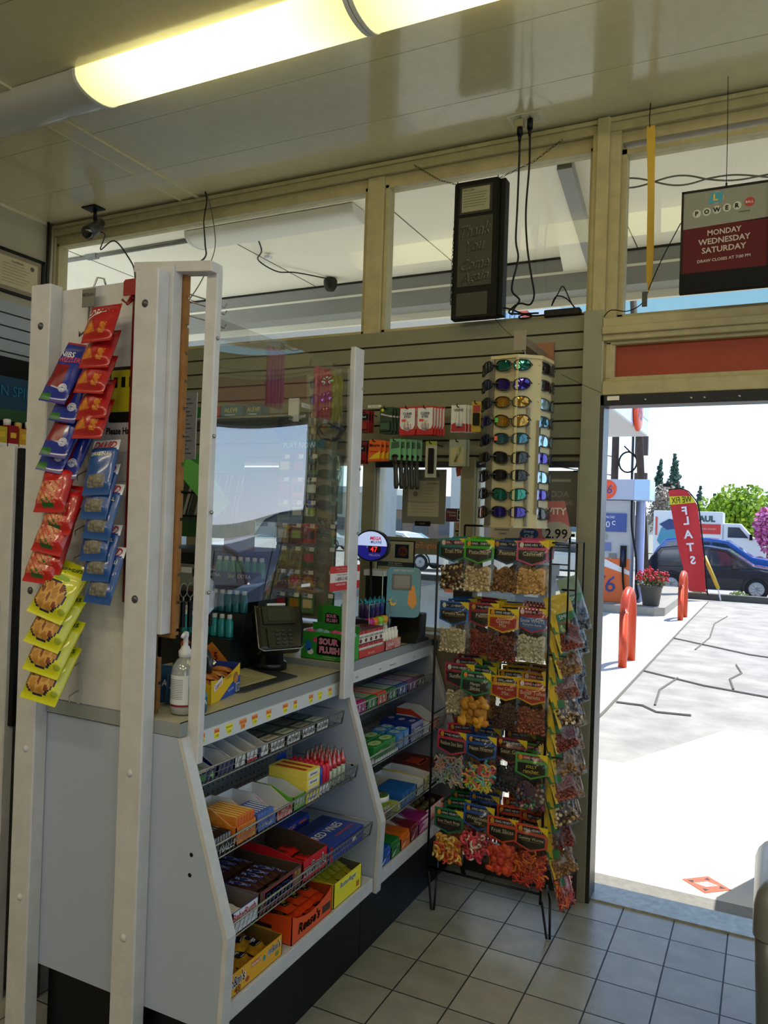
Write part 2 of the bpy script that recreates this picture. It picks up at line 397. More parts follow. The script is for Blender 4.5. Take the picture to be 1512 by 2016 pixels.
# ---------------------------------------------------------------- fluorescent fixtures; those behind the camera are unseen and added for room light
M_lens = mat('FFF4A8', .3, emit=1.0, name='lens_lit'); 
lm = bpy.data.materials.new('lit_lens'); lm.use_nodes = True; n = lm.node_tree; b = n.nodes['Principled BSDF']
t = n.nodes.new('ShaderNodeTexCoord'); sp = n.nodes.new('ShaderNodeSeparateXYZ'); n.links.new(t.outputs['Object'], sp.inputs[0])
b.inputs['Base Color'].default_value = lin('E8E0A0'); b.inputs['Roughness'].default_value = .3
b.inputs['Emission Color'].default_value = lin('FFEFCB'); b.inputs['Emission Strength'].default_value = LAMP
def emis(lo, hi, col):
    q = bpy.data.materials.new('lit_lens'); q.use_nodes = True; N = q.node_tree; B = N.nodes['Principled BSDF']
    T = N.nodes.new('ShaderNodeTexCoord'); P = N.nodes.new('ShaderNodeSeparateXYZ'); N.links.new(T.outputs['Object'], P.inputs[0])
    A = N.nodes.new('ShaderNodeMath'); A.operation = 'ABSOLUTE'; N.links.new(P.outputs['X'], A.inputs[0])
    R = N.nodes.new('ShaderNodeMapRange'); N.links.new(A.outputs[0], R.inputs[0])
    R.inputs[1].default_value = .60; R.inputs[2].default_value = .20; R.inputs[3].default_value = lo; R.inputs[4].default_value = hi
    N.links.new(R.outputs[0], B.inputs['Emission Strength']); B.inputs['Emission Color'].default_value = lin(col)
    B.inputs['Base Color'].default_value = lin('D8D090'); B.inputs['Roughness'].default_value = .3
    return q
lm_front = emis(.75, 2.6, 'FFF6A8')
M_lensoff = mat('B9B7AE', .25, coat=.4)
def fixture(name, label, x0, x1, yc, lens, wd=.24, dz=.075, z=CZ, M2=None):
    r = thing(name, label, 'ceiling light', ((x0+x1)/2, yc, z))
    def prof(u): a = PI*u; return (-math.cos(a)*wd/2, -math.sin(a)**.7*dz)
    m = MB()
    m.sheet(6, 14, lambda i, j: (x0+(x1-x0)*i, yc+prof(j)[0], z-.002+prof(j)[1]), lens)
    part(m, 'lens', r)
    for x in (x0, x1):
        m = MB(); m.prism([(yc+prof(j/12)[0]*1.03, z-.002+prof(j/12)[1]*1.05) for j in range(13)], x-.008, x+.008, 0, M2 or W2); part(m, 'end_cap', r)
    return r
fixture('fluorescent_light', 'lit yellow glowing wraparound fluorescent light across the ceiling', -2.57, -1.32, 2.34, lm_front)
fixture('fluorescent_light', 'lit fluorescent section at the top edge right of the seam', -1.30, -.05, 2.34, lm_front)
fixture('fluorescent_light', 'unlit grey section at the left end of the ceiling light', -3.84, -2.588, 2.34, M_lensoff, M2=M_lensoff)
fixture('fluorescent_light', 'lit fluorescent light further right on the same ceiling line', .0, 1.25, 2.34, lm_front)
for i, (x, y) in enumerate(((-2.6, -.6), (-.6, -.6), (1.4, -.6), (-1.6, -2.4), (.8, -2.4))):  # unseen lamps added to brighten the interior
    fixture('fluorescent_light', 'added unseen ceiling fluorescent behind the photographer, number %s from the left' % ['one','two','three','four','five'][i], x-.6, x+.6, y, lm)
# ---------------------------------------------------------------- outside: soffit, ground
M_sof = mat('F2EAD6', .6, noise=.04, scale=3); M_bm = mat('8E8E88', .6, noise=.06)
m = MB(); m.box(-9, 3.56, 3.40, 8, 5.12, 3.44, M_sof)
for x in (-4.4, -3.2, -2.0, -.8, .4, 1.6): m.box(x, 3.56, 3.398, x+.006, 5.12, 3.401, seams)
struct(m, 'soffit')
m = MB(); m.box(-9, 5.12, 3.385, 8, 5.14, 3.40, K_); m.box(-9, 5.125, 3.17, 8, 5.30, 3.39, M_bm); m.box(-9, 5.30, 3.12, 8, 5.33, 3.5, M_sof); struct(m, 'soffit_beam')
m = MB(); m.box(-9, 5.118, 3.285, 8, 5.126, 3.30, M_sof); struct(m, 'beam_strip')
# slanting outrigger under the soffit
m = MB(); m.prism([(-1.0, 3.57), (-.89, 3.57), (-1.10, 5.13), (-1.27, 5.13)], 3.30, 3.40, 2, M_sof); m.prism([(-.93, 3.57), (-.86, 3.57), (-1.03, 5.13), (-1.10, 5.13)], 3.27, 3.33, 2, M_bm); struct(m, 'soffit_outrigger')
M_conc = mat('CFCBC2', .8, noise=.07, scale=5, bump=.1); M_asph = mat('A8A49C', .85, c2='8E8A84', scale=2.5, bump=.3)
m = MB(); m.box(-14, 3.625, -.3, 9, 3.77, -.02, mat('85837C', .8, noise=.2, scale=30)); m.box(-14, 3.77, -.3, 9, 5.55, -.02, M_conc); struct(m, 'sidewalk')
m = MB(); m.box(-14, 5.55, -.3, 9, 5.68, -.045, mat('B9C4CC', .8, noise=.2)); struct(m, 'sidewalk_edge')
m = MB(); m.box(-60, 5.6, -.4, 40, 140, -.12, M_asph); struct(m, 'forecourt_ground')
M_slab = mat('C6C2B8', .8, noise=.05, scale=3)
m = MB(); m.prism([(-1.0, 5.7), (-.28, 7.39), (1.5, 7.3), (1.8, 5.7)], -.13, -.112, 2, M_slab)
m.prism([(-1.38, 5.7), (-1.33, 7.46), (-1.29, 15.9), (-1.25, 20.1), (-8, 20.1), (-8, 5.7)], -.125, -.112, 2, M_slab)
struct(m, 'concrete_slab')
m = MB(); ck = mat('6A665E', .9)
def crack(pts, r=.012): m.tube([(x, y, -.113) for x, y in pts], r, ck, 4)
crack([(-1.378, 5.7), (-1.33, 7.5), (-1.29, 15.9), (-1.25, 20)], .015)
crack([(-.95, 8.0), (-1.0, 8.8), (-.9, 9.6)]); crack([(-1.3, 9.8), (-.6, 9.3), (.2, 9.0), (1, 8.9)]); crack([(-.9, 12), (-.8, 13.5), (-.85, 15.5), (-.7, 17)]); crack([(-1.3, 7.9), (-1.05, 7.9), (-.9, 7.7), (-.6, 7.75)]); crack([(-1.3, 13), (-.2, 12), (.6, 11.7)]); crack([(-.3, 9.3), (-.36, 9.9), (-.25, 10.4), (-.33, 11)])
struct(m, 'pavement_cracks')
m = MB(); m.box(-40, 20.6, -.3, 30, 20.9, .03, mat('55534E', .8, noise=.2)); struct(m, 'kerb')
# ================================================================= COUNTER
peg = bpy.data.materials.new('pegboard'); peg.use_nodes = True; n = peg.node_tree; b = n.nodes['Principled BSDF']
t = n.nodes.new('ShaderNodeTexCoord'); sp = n.nodes.new('ShaderNodeSeparateXYZ'); n.links.new(t.outputs['Object'], sp.inputs[0])
def dd(axis, p): return mth('MULTIPLY', mth('SUBTRACT', mth('FRACT', mth('DIVIDE', sp.outputs[axis], p)), .5), p)
a_ = dd('Y', .0254); c_ = dd('Z', .0254)
d_ = mth('SQRT', mth('ADD', mth('MULTIPLY', a_, a_), mth('MULTIPLY', c_, c_)))
hole = mth('LESS_THAN', d_, .0034)
mx_ = n.nodes.new('ShaderNodeMixRGB'); n.links.new(hole, mx_.inputs[0]); mx_.inputs[1].default_value = lin('8F9396'); mx_.inputs[2].default_value = lin('0C0C0C')
n.links.new(mx_.outputs[0], b.inputs['Base Color']); b.inputs['Roughness'].default_value = .5
def basket(Y0, Y1, xf, zt, root, h=.048, back=-1.60):
    m = MB(); zb = zt-h
    m.tube([(xf-.01, Y0, zb), (xf, Y0, zt), (xf, Y1, zt), (xf-.01, Y1, zb)], .0032, M_wire)
    m.tube([(xf-.012, Y0, zb), (xf-.012, Y1, zb)], .0022, M_wire); m.tube([(xf-.004, Y0, zt-.022), (xf-.004, Y1, zt-.022)], .0012, M_wire, 4)
    N = int((Y1-Y0)/.0205)
    for i in range(N+1):
        y = Y0+(Y1-Y0)*i/N
        m.tube([(xf, y, zt), (xf-.012, y, zb-.001), (back+.02, y, zb+.004), (back+.012, y, zb+.03)], .0016, M_wire, 4)
    for k in range(4):
        x = xf-.03-(xf-.03-back)*k/4; m.tube([(x, Y0, zb-.002), (x, Y1, zb-.002)], .002, M_wire, 5)
    m.tube([(back+.012, Y0, zb+.03), (back+.012, Y1, zb+.03)], .002, M_wire, 5)
    for y in (Y0, Y1): m.tube([(xf, y, zt), (back+.01, y, zt)], .002, M_wire, 5)
    part(m, 'wire_basket', root)
def side_panel(ya, yb, root, z1=.998, x0=-1.97, name='side_panel', zb=.25):
    m = MB(); poly = [(x0, zb), (-1.262, zb), (-1.25, .505), (-1.425, z1), (x0, z1)]
    m.prism(poly, ya, yb, 1, M_lam)
    # lighter edge band along the slanting front
    e = [(-1.262, zb), (-1.248, zb), (-1.236, .507), (-1.411, z1), (-1.425, z1), (-1.25, .505)]
    m.prism(e, ya-.002, yb+.002, 1, M_white)
    m2 = M_black
    for (x, z) in ((-1.365, .70), (-1.368, .645)):
        for y in (ya-.0012,): m.add([(x+.006*math.cos(a*PI/4), y, z+.006*math.sin(a*PI/4)) for a in range(8)], [tuple(range(8))], m2)
    return part(m, name, root)
def counter(name, label, Y0, Y1, zt, tagpos, texts=()):
    r = thing(name, label, 'counter', (-1.62, (Y0+Y1)/2, 0))
    m = MB(); m.box(-2.02, Y0, zt-.04, -1.42, Y1, zt-.0015, M_lamgrey); m.box(-2.02, Y0, zt-.0015, -1.421, Y1, zt, M_top); m.box(-1.421, Y0, zt-.0025, -1.4192, Y1, zt, K_)
    part(m, 'countertop', r)
    m = MB(); m.box(-1.92, Y0+(.03 if Y0 < 2 else .0), 0, -1.31, Y1, .262, M_kick); part(m, 'kickboard', r)
    m = MB(); m.box(-1.62, Y0+.03, .262, -1.256, Y1-.01, .31, M_white); part(m, 'base_shelf', r, .002)
    m = MB(); m.box(-1.64, Y0+.03, .31, -1.622, Y1-.01, zt-.04, peg); part(m, 'back_panel', r)
    side_panel(Y0, Y0+.032, r, zt-.042)
    m = MB(); m.box(-1.44, Y0+.03, zt-.085, -1.414, Y1-.012, zt-.04, mat('C9CCD0', .35)); pr_ = part(m, 'price_rail', r)
    for (y, wdt, c1, c2, s1, s2) in tagpos:
        m = MB(); m.box(-1.4142, y-wdt/2, zt-.062, -1.4132, y+wdt/2, zt-.048, c1); m.prism([(y-.012, zt-.061), (y+.012, zt-.061), (y+.009, zt-.077), (y-.009, zt-.077)], -1.4142, -1.4130, 0, c2)
        m.text(s1, (-1.413, y, zt-.055), YP, ZP, .006, mat('6A3A10', .6), wdt*.9); m.text(s2, (-1.413, y, zt-.069), YP, ZP, .007, mat('4A4A10', .6), .018)
        part(m, 'price_tag', r, 0, pr_)
    if texts:
        m = MB()
        for (y, s) in texts: m.text(s, (-1.4128, y, zt-.066), YP, ZP, .008, K_, .06)
        part(m, 'lettering', r, 0, pr_)
    for zt_, xf in ((.905, -1.386), (.717, -1.321), (.522, -1.254)): basket(Y0+.038, Y1-.035 if Y1 < 3 else Y1-.02, xf, zt_, r)
    return r
o1 = mat('F08A3C', .6); y1 = mat('E6DC28', .6); o2 = mat('F4A030', .6)
tp = [(1.745, .022, o1, y1, 'Tums', '1.10'), (1.81, .022, o1, y1, 'Rolaids', '1.95'), (1.868, .034, y1, y1, 'Breath Savers', '1.50'), (1.935, .036, o1, o1, 'Certs & Trident', '1.89'), (1.995, .03, o1, y1, 'Halls Mint', '1.50'), (2.07, .028, o1, y1, 'Altoids', '1.99'), (2.165, .03, o1, y1, 'Mentos', '1.60'), (2.225, .018, o1, y1, 'Halls', '1.50'), (2.325, .026, o1, y1, 'Ice Cubes', '1.99'), (2.385, .028, y1, y1, 'Tic Tacs', '1.99'), (2.455, .02, o1, y1, 'Gum', '1.59')]
c1 = counter('sales_counter', 'near cream topped sales counter with candy baskets and orange price tags', 1.658, 2.553, 1.045, tp)
# end post of the counter's own slanting frame and the far divider
c2 = counter('sales_counter', 'far grey topped sales counter with gum baskets, beside the wire snack rack', 2.556, 3.42, 1.068, [], ((2.66, 'Gum'), (2.86, 'Gum'), (2.98, 'Mints & Gum'), (3.2, 'Gum')))
side_panel(3.385, 3.415, c2, 1.026)
m = MB(); m.box(-2.02, 2.5565, 1.03, -1.42, 2.562, 1.0675, M_lamgrey); part(m, 'riser', c2)
# white board partition standing at the near end of the counter
P_ = thing('white_partition', 'white painted board partition with two bolted posts at the near end of the counter', 'partition', (-1.75, 1.64, 0))
m = MB(); m.box(-1.95, 1.657, 1.048, -1.53, 1.672, 2.275, M_white); part(m, 'panel', P_, .001)
m = MB(); m.box(-1.99, 1.650, 1.008, -1.53, 1.658, 1.046, M_lamgrey); part(m, 'ledge', P_)
def post(x0, x1, y0, y1, z0, z1, name='post', dx=0, notch=False):
    m = MB(); N = 16
    rnd = random.Random(int(x0*1000))
    vs = []; 
    for i in range(N+1):
        z = z0+(z1-z0)*i/N; e = rnd.uniform(-.0012, .0012); s = dx*(1-i/N)
        vs += [(x0+e+s, y0, z), (x1-e+s-.003, y0, z), (x1-e+s, y0+.004, z), (x1+s, y1, z), (x0+s, y1, z)]
    fs = []
    for i in range(N):
        for k in range(5): fs.append((i*5+k, i*5+(k+1) % 5, (i+1)*5+(k+1) % 5, (i+1)*5+k))
    fs += [(4, 3, 2, 1, 0), tuple(N*5+k for k in range(5))]
    m.add(vs, fs, M_white); return m
part(post(-2.01, -1.93, 1.612, 1.656, 0, 2.285), 'post', P_)
part(post(-1.592, -1.512, 1.612, 1.656, 0, 2.285), 'post', P_)
M_bolt = mat('55565A', .4, metal=.6)
for (x, z) in ((-1.965, 2.16), (-1.968, 1.37), (-1.963, .90), (-1.965, .46), (-1.555, 2.19), (-1.554, 1.375), (-1.549, .90), (-1.552, .45)):
    m = MB(); m.lathe([(.011, 0), (.011, .002), (.006, .006), (.002, .0075)], M_bolt if z > 1 else M_white, 12, Matrix.Translation((x, 1.612, z)) @ Matrix.Rotation(PI/2, 4, 'X')); part(m, 'bolt', P_)
m = MB(); m.box(-1.60, 1.657, 1.277, -1.498, 1.695, 2.305, M_white); part(m, 'trim_board', P_, .002)
m = MB(); z = 2.295
while z > 1.06:
    x1_ = -1.484 if z > 1.28 else -1.542
    zb = max(z-.069, 1.05 if z < 1.28 else 1.272)
    m.box(-1.62, 1.697, zb, x1_, 1.712, z, M_brownw); m.box(-1.62, 1.697, zb-.009, x1_-.002, 1.704, zb, M_brownw); m.box(-1.62, 1.704, zb-.009, x1_-.006, 1.711, zb, M_groove)
    z -= .078
part(m, 'slat_backing', P_)
m = MB(); m.prism([(-1.655, 2.333), (-1.375, 2.305), (-1.372, 2.275), (-1.655, 2.303)], 1.665, 1.715, 1, M_white); part(m, 'top_beam', P_, .002)
part(post(-1.408, -1.371, 1.69, 1.712, .93, 2.28, dx=-.012), 'thin_post', P_)
for k, (z, x0) in enumerate(((2.235, -1.47), (2.215, -1.47), (2.175, -1.47))):
    m = MB(); m.tube([(-1.484, 1.712, z), (-1.46, 1.76, z-.005), (-1.43, 1.80, z-.02), (-1.425, 1.803, z-.008)], .0022, M_steel); part(m, 'peg_hook', P_)
# acrylic guard
G_ = thing('acrylic_guard', 'clear scuffed acrylic sneeze guard hanging above the near counter', 'sneeze guard', (-1.39, 2.15, 1.05))
m = MB()
def acr(i, j):
    y = 1.713+.85*i; z = 1.356+.806*j
    bow = .010*math.sin(PI*i)*math.sin(PI*(1-j)*.9)+.012*(1-j)**2*math.sin(2.2*PI*i+.5)*.4
    return (-1.388+bow, y, z)
m.sheet(30, 24, acr, M_acr); part(m, 'acrylic_sheet', G_)
part(post(-1.392, -1.372, 2.488, 2.556, .955, 2.245), 'end_post', G_)
for (y, z) in ((1.70, 2.10), (1.70, 1.83), (1.70, 1.62), (1.70, 1.40), (2.55, 2.10), (2.55, 1.8), (2.55, 1.56)):
    m = MB(); m.lathe([(.006, 0), (.005, .003), (.001, .005)], M_steel, 8, Matrix.Translation((-1.372, y, z)) @ Matrix.Rotation(PI/2, 4, 'Y')); part(m, 'screw', G_)
# ================================================================= SHELF GOODS
IN = mat('C9CCD2', .6); INB = mat('4A3A2E', .8)
def tray(name, label, x, y0, y1, z, d, hf, hb, col, inner=IN, texts=(), group=None, hs=None, cat='display box', base=None, cut=0):
    # open display carton, front face towards +X at x
    r = thing(name, label, cat, (x-d/2, (y0+y1)/2, z), group=group)
    t = .0018; hs = hs or hb
    m = MB()
    m.box(x-d, y0, z, x, y1, z+t, inner)
    def wall(poly, a, b, outm, inm, ax):
        m.prism(poly, a, b, ax, outm)
    pr = [(x-d, z), (x, z), (x, z+hf), (x-.02 if hb > hf+.005 else x, z+hf), (x-d*.55, z+hs), (x-d, z+hb)]
    m.prism(pr, y0, y0+t, 1, col); m.prism(pr, y0+t, y0+t*1.6, 1, inner)
    m.prism(pr, y1-t, y1, 1, col); m.prism(pr, y1-t*1.6, y1-t, 1, inner)
    m.box(x-d, y0, z, x-d+t, y1, z+hb, col); m.box(x-d+t, y0, z, x-d+t*1.6, y1, z+hb, inner)
    part(m, 'carton', r)
    m = MB()
    if cut:   # front panel dipping in the middle
        n_ = 14; top = [(y0+(y1-y0)*i/n_, z+hf-cut*math.sin(PI*i/n_)**.7) for i in range(n_+1)]
        m.prism([(y0, z)]+[(a, b_) for a, b_ in top]+[(y1, z)], x-t, x, 0, base or col)
    else: m.box(x-t, y0, z, x, y1, z+hf, base or col)
    m.box(x-t*1.6, y0, z, x-t, y1, z+max(.003, hf-cut-.001), inner)
    for tx in texts:
        s, c, h, yo, zo = tx[:5]; kw = tx[5] if len(tx) > 5 else {}
        if s == '#':   # plain patch: size in kw
            m.box(x, (y0+y1)/2+yo-kw['w']/2, z+zo-h/2, x+.0006, (y0+y1)/2+yo+kw['w']/2, z+zo+h/2, c)
        elif s == 'o':
            m.add([(x+.0007, (y0+y1)/2+yo+kw['w']/2*math.cos(a*PI/8), z+zo+h/2*math.sin(a*PI/8)) for a in range(16)], [tuple(range(16))], c)
        else: m.text(s, (x+.0006, (y0+y1)/2+yo, z+zo), YP, ZP, h, c, kw.get('w'), kw.get('shear', 0), kw.get('bold', .01))
    part(m, 'front_panel', r)
    return r
def boxpack(name, label, x, y0, y1, z, d, h, col, texts=(), group=None, cat='box', top=(), rot=0, side=None, bev=.0015):
    # closed pack, front face towards +X
    m = MB(); m.box(x-d, y0, z, x, y1, z+h, col)
    for tx in texts:
        s, c, hh, yo, zo = tx[:5]; kw = tx[5] if len(tx) > 5 else {}
        if s == '#': m.box(x, (y0+y1)/2+yo-kw['w']/2, z+zo-hh/2, x+.0005, (y0+y1)/2+yo+kw['w']/2, z+zo+hh/2, c)
        else: m.text(s, (x+.0006, (y0+y1)/2+yo, z+zo), YP, ZP, hh, c, kw.get('w'), kw.get('shear', 0), .01)
    for tx in top:
        s, c, hh, xo, yo = tx[:5]; kw = tx[5] if len(tx) > 5 else {}
        if s == '#': m.box(x-d/2+xo-hh/2, (y0+y1)/2+yo-kw['w']/2, z+h, x-d/2+xo+hh/2, (y0+y1)/2+yo+kw['w']/2, z+h+.0005, c)
        elif s == 'o': m.add([(x-d/2+xo+hh/2*math.cos(a*PI/8), (y0+y1)/2+yo+kw['w']/2*math.sin(a*PI/8), z+h+.0009) for a in range(16)], [tuple(range(16))], c)
        else: m.text(s, (x-d/2+xo, (y0+y1)/2+yo, z+h+.0006), YP, (-1, 0, 0), hh, c, kw.get('w'), kw.get('shear', 0), .01)
    return solo(m, name, label, cat, group)
def pill(m, w, h, t, front, back=None, M=None, nu=10, nv=12, texts=(), crimp=.07, pw=2.6, seed=0, wr=.0):
    # pillow pack: x across, z up, front towards -y
    rnd = random.Random(seed); ph = [rnd.uniform(0, 6.3) for _ in range(4)]
    def th(u, v):
        a = max(0, 1-abs(2*u-1)**pw); g = min(1, max(0, (v-crimp)/.16)); k = min(1, max(0, (1-crimp-v)/.16))
        g = g*g*(3-2*g); k = k*k*(3-2*k)
        return t/2*(a**.6)*g*k*(1+wr*(math.sin(9*u+ph[0]+5*v)+math.sin(14*v+ph[1]-6*u)))+.0004
    fr = lambda u, v: (w*(u-.5), -th(u, v), h*v)
    m.sheet(nu, nv, fr, front, True, M)
    m.sheet(nu, nv, lambda u, v: (w*(u-.5), th(u, v)*.8, h*v), back or front, True, M)
    for tx in texts:
        s, c, hh, xo, zo = tx[:5]; kw = tx[5] if len(tx) > 5 else {}
        rt_ = kw.get('rot', 0)
        def fn(x, y, xo=xo, zo=zo):
            if rt_: x, y = x*math.cos(rt_)-y*math.sin(rt_), x*math.sin(rt_)+y*math.cos(rt_)
            X, Z = xo+x, zo+y
            return (X, -th(min(1, max(0, X/w+.5)), min(1, max(0, Z/h)))-.0009, Z)
        if s == 'o' or s == '#':
            W_2 = kw['w']
            N = 8
            def pf(i, j, xo=xo, zo=zo):
                if s == '#': return fn((i-.5)*W_2, (j-.5)*hh)
                a = 2*PI*i; return fn(W_2/2*j*math.cos(a), hh/2*j*math.sin(a))
            m.sheet(16 if s == 'o' else 8, 4, pf, c, True, M)
        else:
            vs, fs, W, H = glyphs(s, kw.get('shear', 0), .015); k = hh/max(H, .3); kx = k
            if 'w' in kw and W*k > kw['w']: kx = kw['w']/W
            m.add([fn(x*kx, y*k) for x, y in vs], fs, c, False, M)
    return m
FLAT = Matrix.Rotation(-PI/2, 4, 'X')      # pillow lying on its back: x across, length along +y, front up
def bar_mesh(w, l, t, col, txt, tc, patch=None, seed=0, wr=.08):
    m = MB(); tx = []
    if patch: tx.append(('#', patch, w*.62, 0, l/2, {'w': l*.6, 'rot': 0}))
    m2 = MB()
    # text runs along the length
    t_ = []
    if patch: t_.append(('#', patch, l*.62, 0, l/2, {'w': w*.55}))
    t_.append((txt, tc, w*.42, 0, l/2, {'w': l*.58, 'rot': PI/2}))
    pill(m2, w, l, t, col, col, FLAT @ Matrix.Identity(4), 6, 9, t_, .05, 4, seed, wr)
    return m2
def bars(name, label, cat, group, spots, w, l, t, col, txt, tc, patch=None, jit=.04):
    proto = None; rnd = random.Random(len(spots)*7+int(w*1e4))
    for (x, y, z, rz) in spots:
        # length along X: local +y -> -X  (rz=90deg), text then reads along X
        rot = (0, 0, PI/2+rz+rnd.uniform(-jit, jit))
        if proto is None:
            o = bar_mesh(w, l, t, col, txt, tc, patch).build(name); tag(o, label, cat, group); proto = o
        else: o = proto.copy(); COL.objects.link(o)
        o.location = (x, y, z); o.rotation_euler = rot
blk = mat('15181A', .4); slv = mat('B8BCC4', .25, metal=.7); nv = mat('18225C', .35); wt = mat('DCDCE2', .5)
# ---- near counter, basket 1
z = .8625
tray('mint_roll_box', 'white lined blue carton of silver mint rolls at the near end of the top basket', -1.40, 1.715, 1.795, z, .17, .028, .055, nv, IN, [('#', mat('2E7A40', .4), .02, -.02, .014, {'w': .03}), ('4', mat('9ADF7A', .4), .022, .02, .014)])
rs = []
for i in range(5):
    m = MB(); y = 1.725+.0138*i; m.tube([(-1.56, y, z+.016), (-1.41, y, z+.016)], .0066, slv, 10); m.tube([(-1.53, y, z+.016), (-1.44, y, z+.016)], .0068, mat(['2E6A44', '9FBFAF', '2E6A44', 'C8CCD0', '3C7A54'][i], .35), 10)
    solo(m, 'mint_roll', 'silver ended roll of mints lying in the near blue carton of the top basket', 'mints', 'silver mint rolls in the top basket')
boxpack('mint_box', 'dark blue upright mint box behind the nearest carton of the top basket', -1.515, 1.802, 1.862, z, .05, .075, nv, [('Certs', wt, .014, 0, .045), ('#', mat('3A5AB0', .4), .01, 0, .02, {'w': .05})])
tray('open_carton', 'blue edged empty white lined carton second from the near end of the top basket', -1.40, 1.803, 1.878, z, .11, .03, .05, nv, IN)
tray('open_carton', 'white carton with dark slanted strokes in the top basket', -1.40, 1.882, 1.936, z, .17, .032, .06, wt, IN, [('//', blk, .02, 0, .015)])
tray('open_carton', 'white carton with a red foot strip in the top basket', -1.40, 1.94, 1.998, z, .18, .034, .062, wt, IN, [('#', RED, .008, 0, .005, {'w': .05}), ('F', blk, .014, .01, .018)])
tray('open_carton', 'white carton with a blue corner beside the tin boxes in the top basket', -1.40, 2.002, 2.056, z, .18, .034, .062, wt, IN, [('#', nv, .03, -.02, .016, {'w': .012}), ('G', blk, .012, .01, .018)])
tinc = ['3E4A48', '3C5C50', '5A4A48', '355A5E']
for i, (y0, lab) in enumerate(((2.062, 'red edged'), (2.156, 'green edged'), (2.25, 'grey edged'), (2.344, 'teal edged'))):
    cc = mat(['5C2A2C', '3A5A40', '4A4E52', '1E5258'][i], .4)
    tray('mint_tin_box', lab+' display box of flat mint tins with white front in the top basket', -1.40, y0, y0+.09, z, .19, .034, .03, cc, IN, [('#', wt, .028, 0, .016, {'w': .074}), ('ALTOIDS', blk, .015, 0, .016, {'w': .066})])
    for k in range(3):
        m = MB(); x = -1.407-.061*k; m.box(x-.058, y0+.004, z+.004, x, y0+.086, z+.033, mat(tinc[i], .3, metal=.5)); m.box(x-.05, y0+.012, z+.033, x-.008, y0+.078, z+.0336, mat(['C8BFA8', 'B7C4B0', '8E9290', 'B8C4C0'][i] if k == 0 else ['6A6460', '6A7468', '6C706E', '66787A'][i], .4))
        m.text('Altoids', (x-.029, y0+.045, z+.0338), YP, (-1, 0, 0), .012, blk, .055)
        solo(m, 'mint_tin', 'flat metal mint tin lying in the %s white fronted box' % lab, 'mint tin', 'mint tins in the %s box' % lab)
# ---- basket 2
z = .6745; X2 = -1.334
tray('cough_drop_box', 'black carton of cough drop sticks at the near end of the middle basket', X2, 1.705, 1.80, z, .13, .03, .045, blk, mat('55565A', .6), [('HALLS', wt, .018, .02, .014, {'shear': .3})])
for i in range(7):
    m = MB(); y = 1.711+.0122*i; m.box(X2-.105, y, z+.004, X2-.008, y+.0108, z+.05, blk); m.box(X2-.009, y+.001, z+.02, X2-.0074, y+.0098, z+.048, slv); m.text('HALLS', (X2-.055, y+.0054, z+.0505), (-1, 0, 0), (0, -1, 0), .006, wt, .06, .3)
    solo(m, 'cough_drop_stick', 'black and silver cough drop stick in the near black carton', 'cough drops', 'black cough drop sticks')
orc = mat('D2691E', .4, c2='E8A040', scale=20)
tray('cough_drop_box', 'tall orange carton of honey coloured cough drop sticks in the middle basket', X2, 1.812, 1.908, z, .17, .05, .085, orc, IN, [('HALLS', wt, .014, .0, .035, {'shear': .3})])
for i in range(6):
    m = MB(); y = 1.818+.0142*i; m.box(X2-.13, y, z+.004, X2-.004, y+.0128, z+.075, mat('E0A23C', .4, c2='D86A28', scale=30)); m.box(X2-.13, y+.004, z+.0751, X2-.01, y+.009, z+.0756, mat('F3D27A', .4)); m.box(X2-.004, y+.002, z+.05, X2-.0034, y+.011, z+.073, mat('C8501C', .4))
    solo(m, 'cough_drop_stick', 'orange and yellow cough drop stick in the tall orange carton', 'cough drops', 'orange cough drop sticks')
blc = mat('2A4CB0', .4, c2='6A8AD8', scale=25)
tray('cough_drop_box', 'blue carton with a tall white liner beside the orange carton', X2, 1.915, 2.012, z, .17, .03, .075, blc, IN, [('HALLS', wt, .012, 0, .015)])
for i in range(6):
    m = MB(); y = 1.921+.0142*i; m.box(X2-.10, y, z+.004, X2-.004, y+.0128, z+.05, blc); m.box(X2-.09, y+.004, z+.0501, X2-.02, y+.009, z+.0506, wt)
    solo(m, 'cough_drop_stick', 'blue cough drop stick in the low blue carton', 'cough drops', 'blue cough drop sticks')
pkc = mat('E08A84', .4, c2='F0C8C4', scale=20)
tray('cough_drop_box', 'pink carton with a tall white liner in the middle basket', X2, 2.016, 2.105, z, .16, .032, .07, pkc, IN, [('#', RED, .012, 0, .024, {'w': .07}), ('HALLS', wt, .01, 0, .024)])
grc = mat('5FAE3A', .4)
tray('candy_box', 'green carton with a white panel and tall white liner in the middle basket', X2, 2.11, 2.18, z, .15, .045, .07, grc, IN, [('#', wt, .02, 0, .022, {'w': .055}), ('MENTOS', grc, .01, 0, .022, {'w': .05})])
yel = mat('E8D458', .4)
for k in range(4):
    boxpack('candy_carton', 'yellow and white candy pack with red top print, %s of its stack' % ['bottom', 'second', 'third', 'topmost'][k], X2, 2.186, 2.268, z+.026*k, .15, .0255, yel, [('#', wt, .018, 0, .013, {'w': .06}), ('Airheads', mat('55585A', .5), .009, 0, .013, {'w': .05})], top=([('#', mat('B8401E', .5), .12, 0, -.02, {'w': .018}), ('#', mat('B8401E', .5), .12, 0, .015, {'w': .018})] if k == 3 else ()))
bbl = mat('1E4AA8', .3)
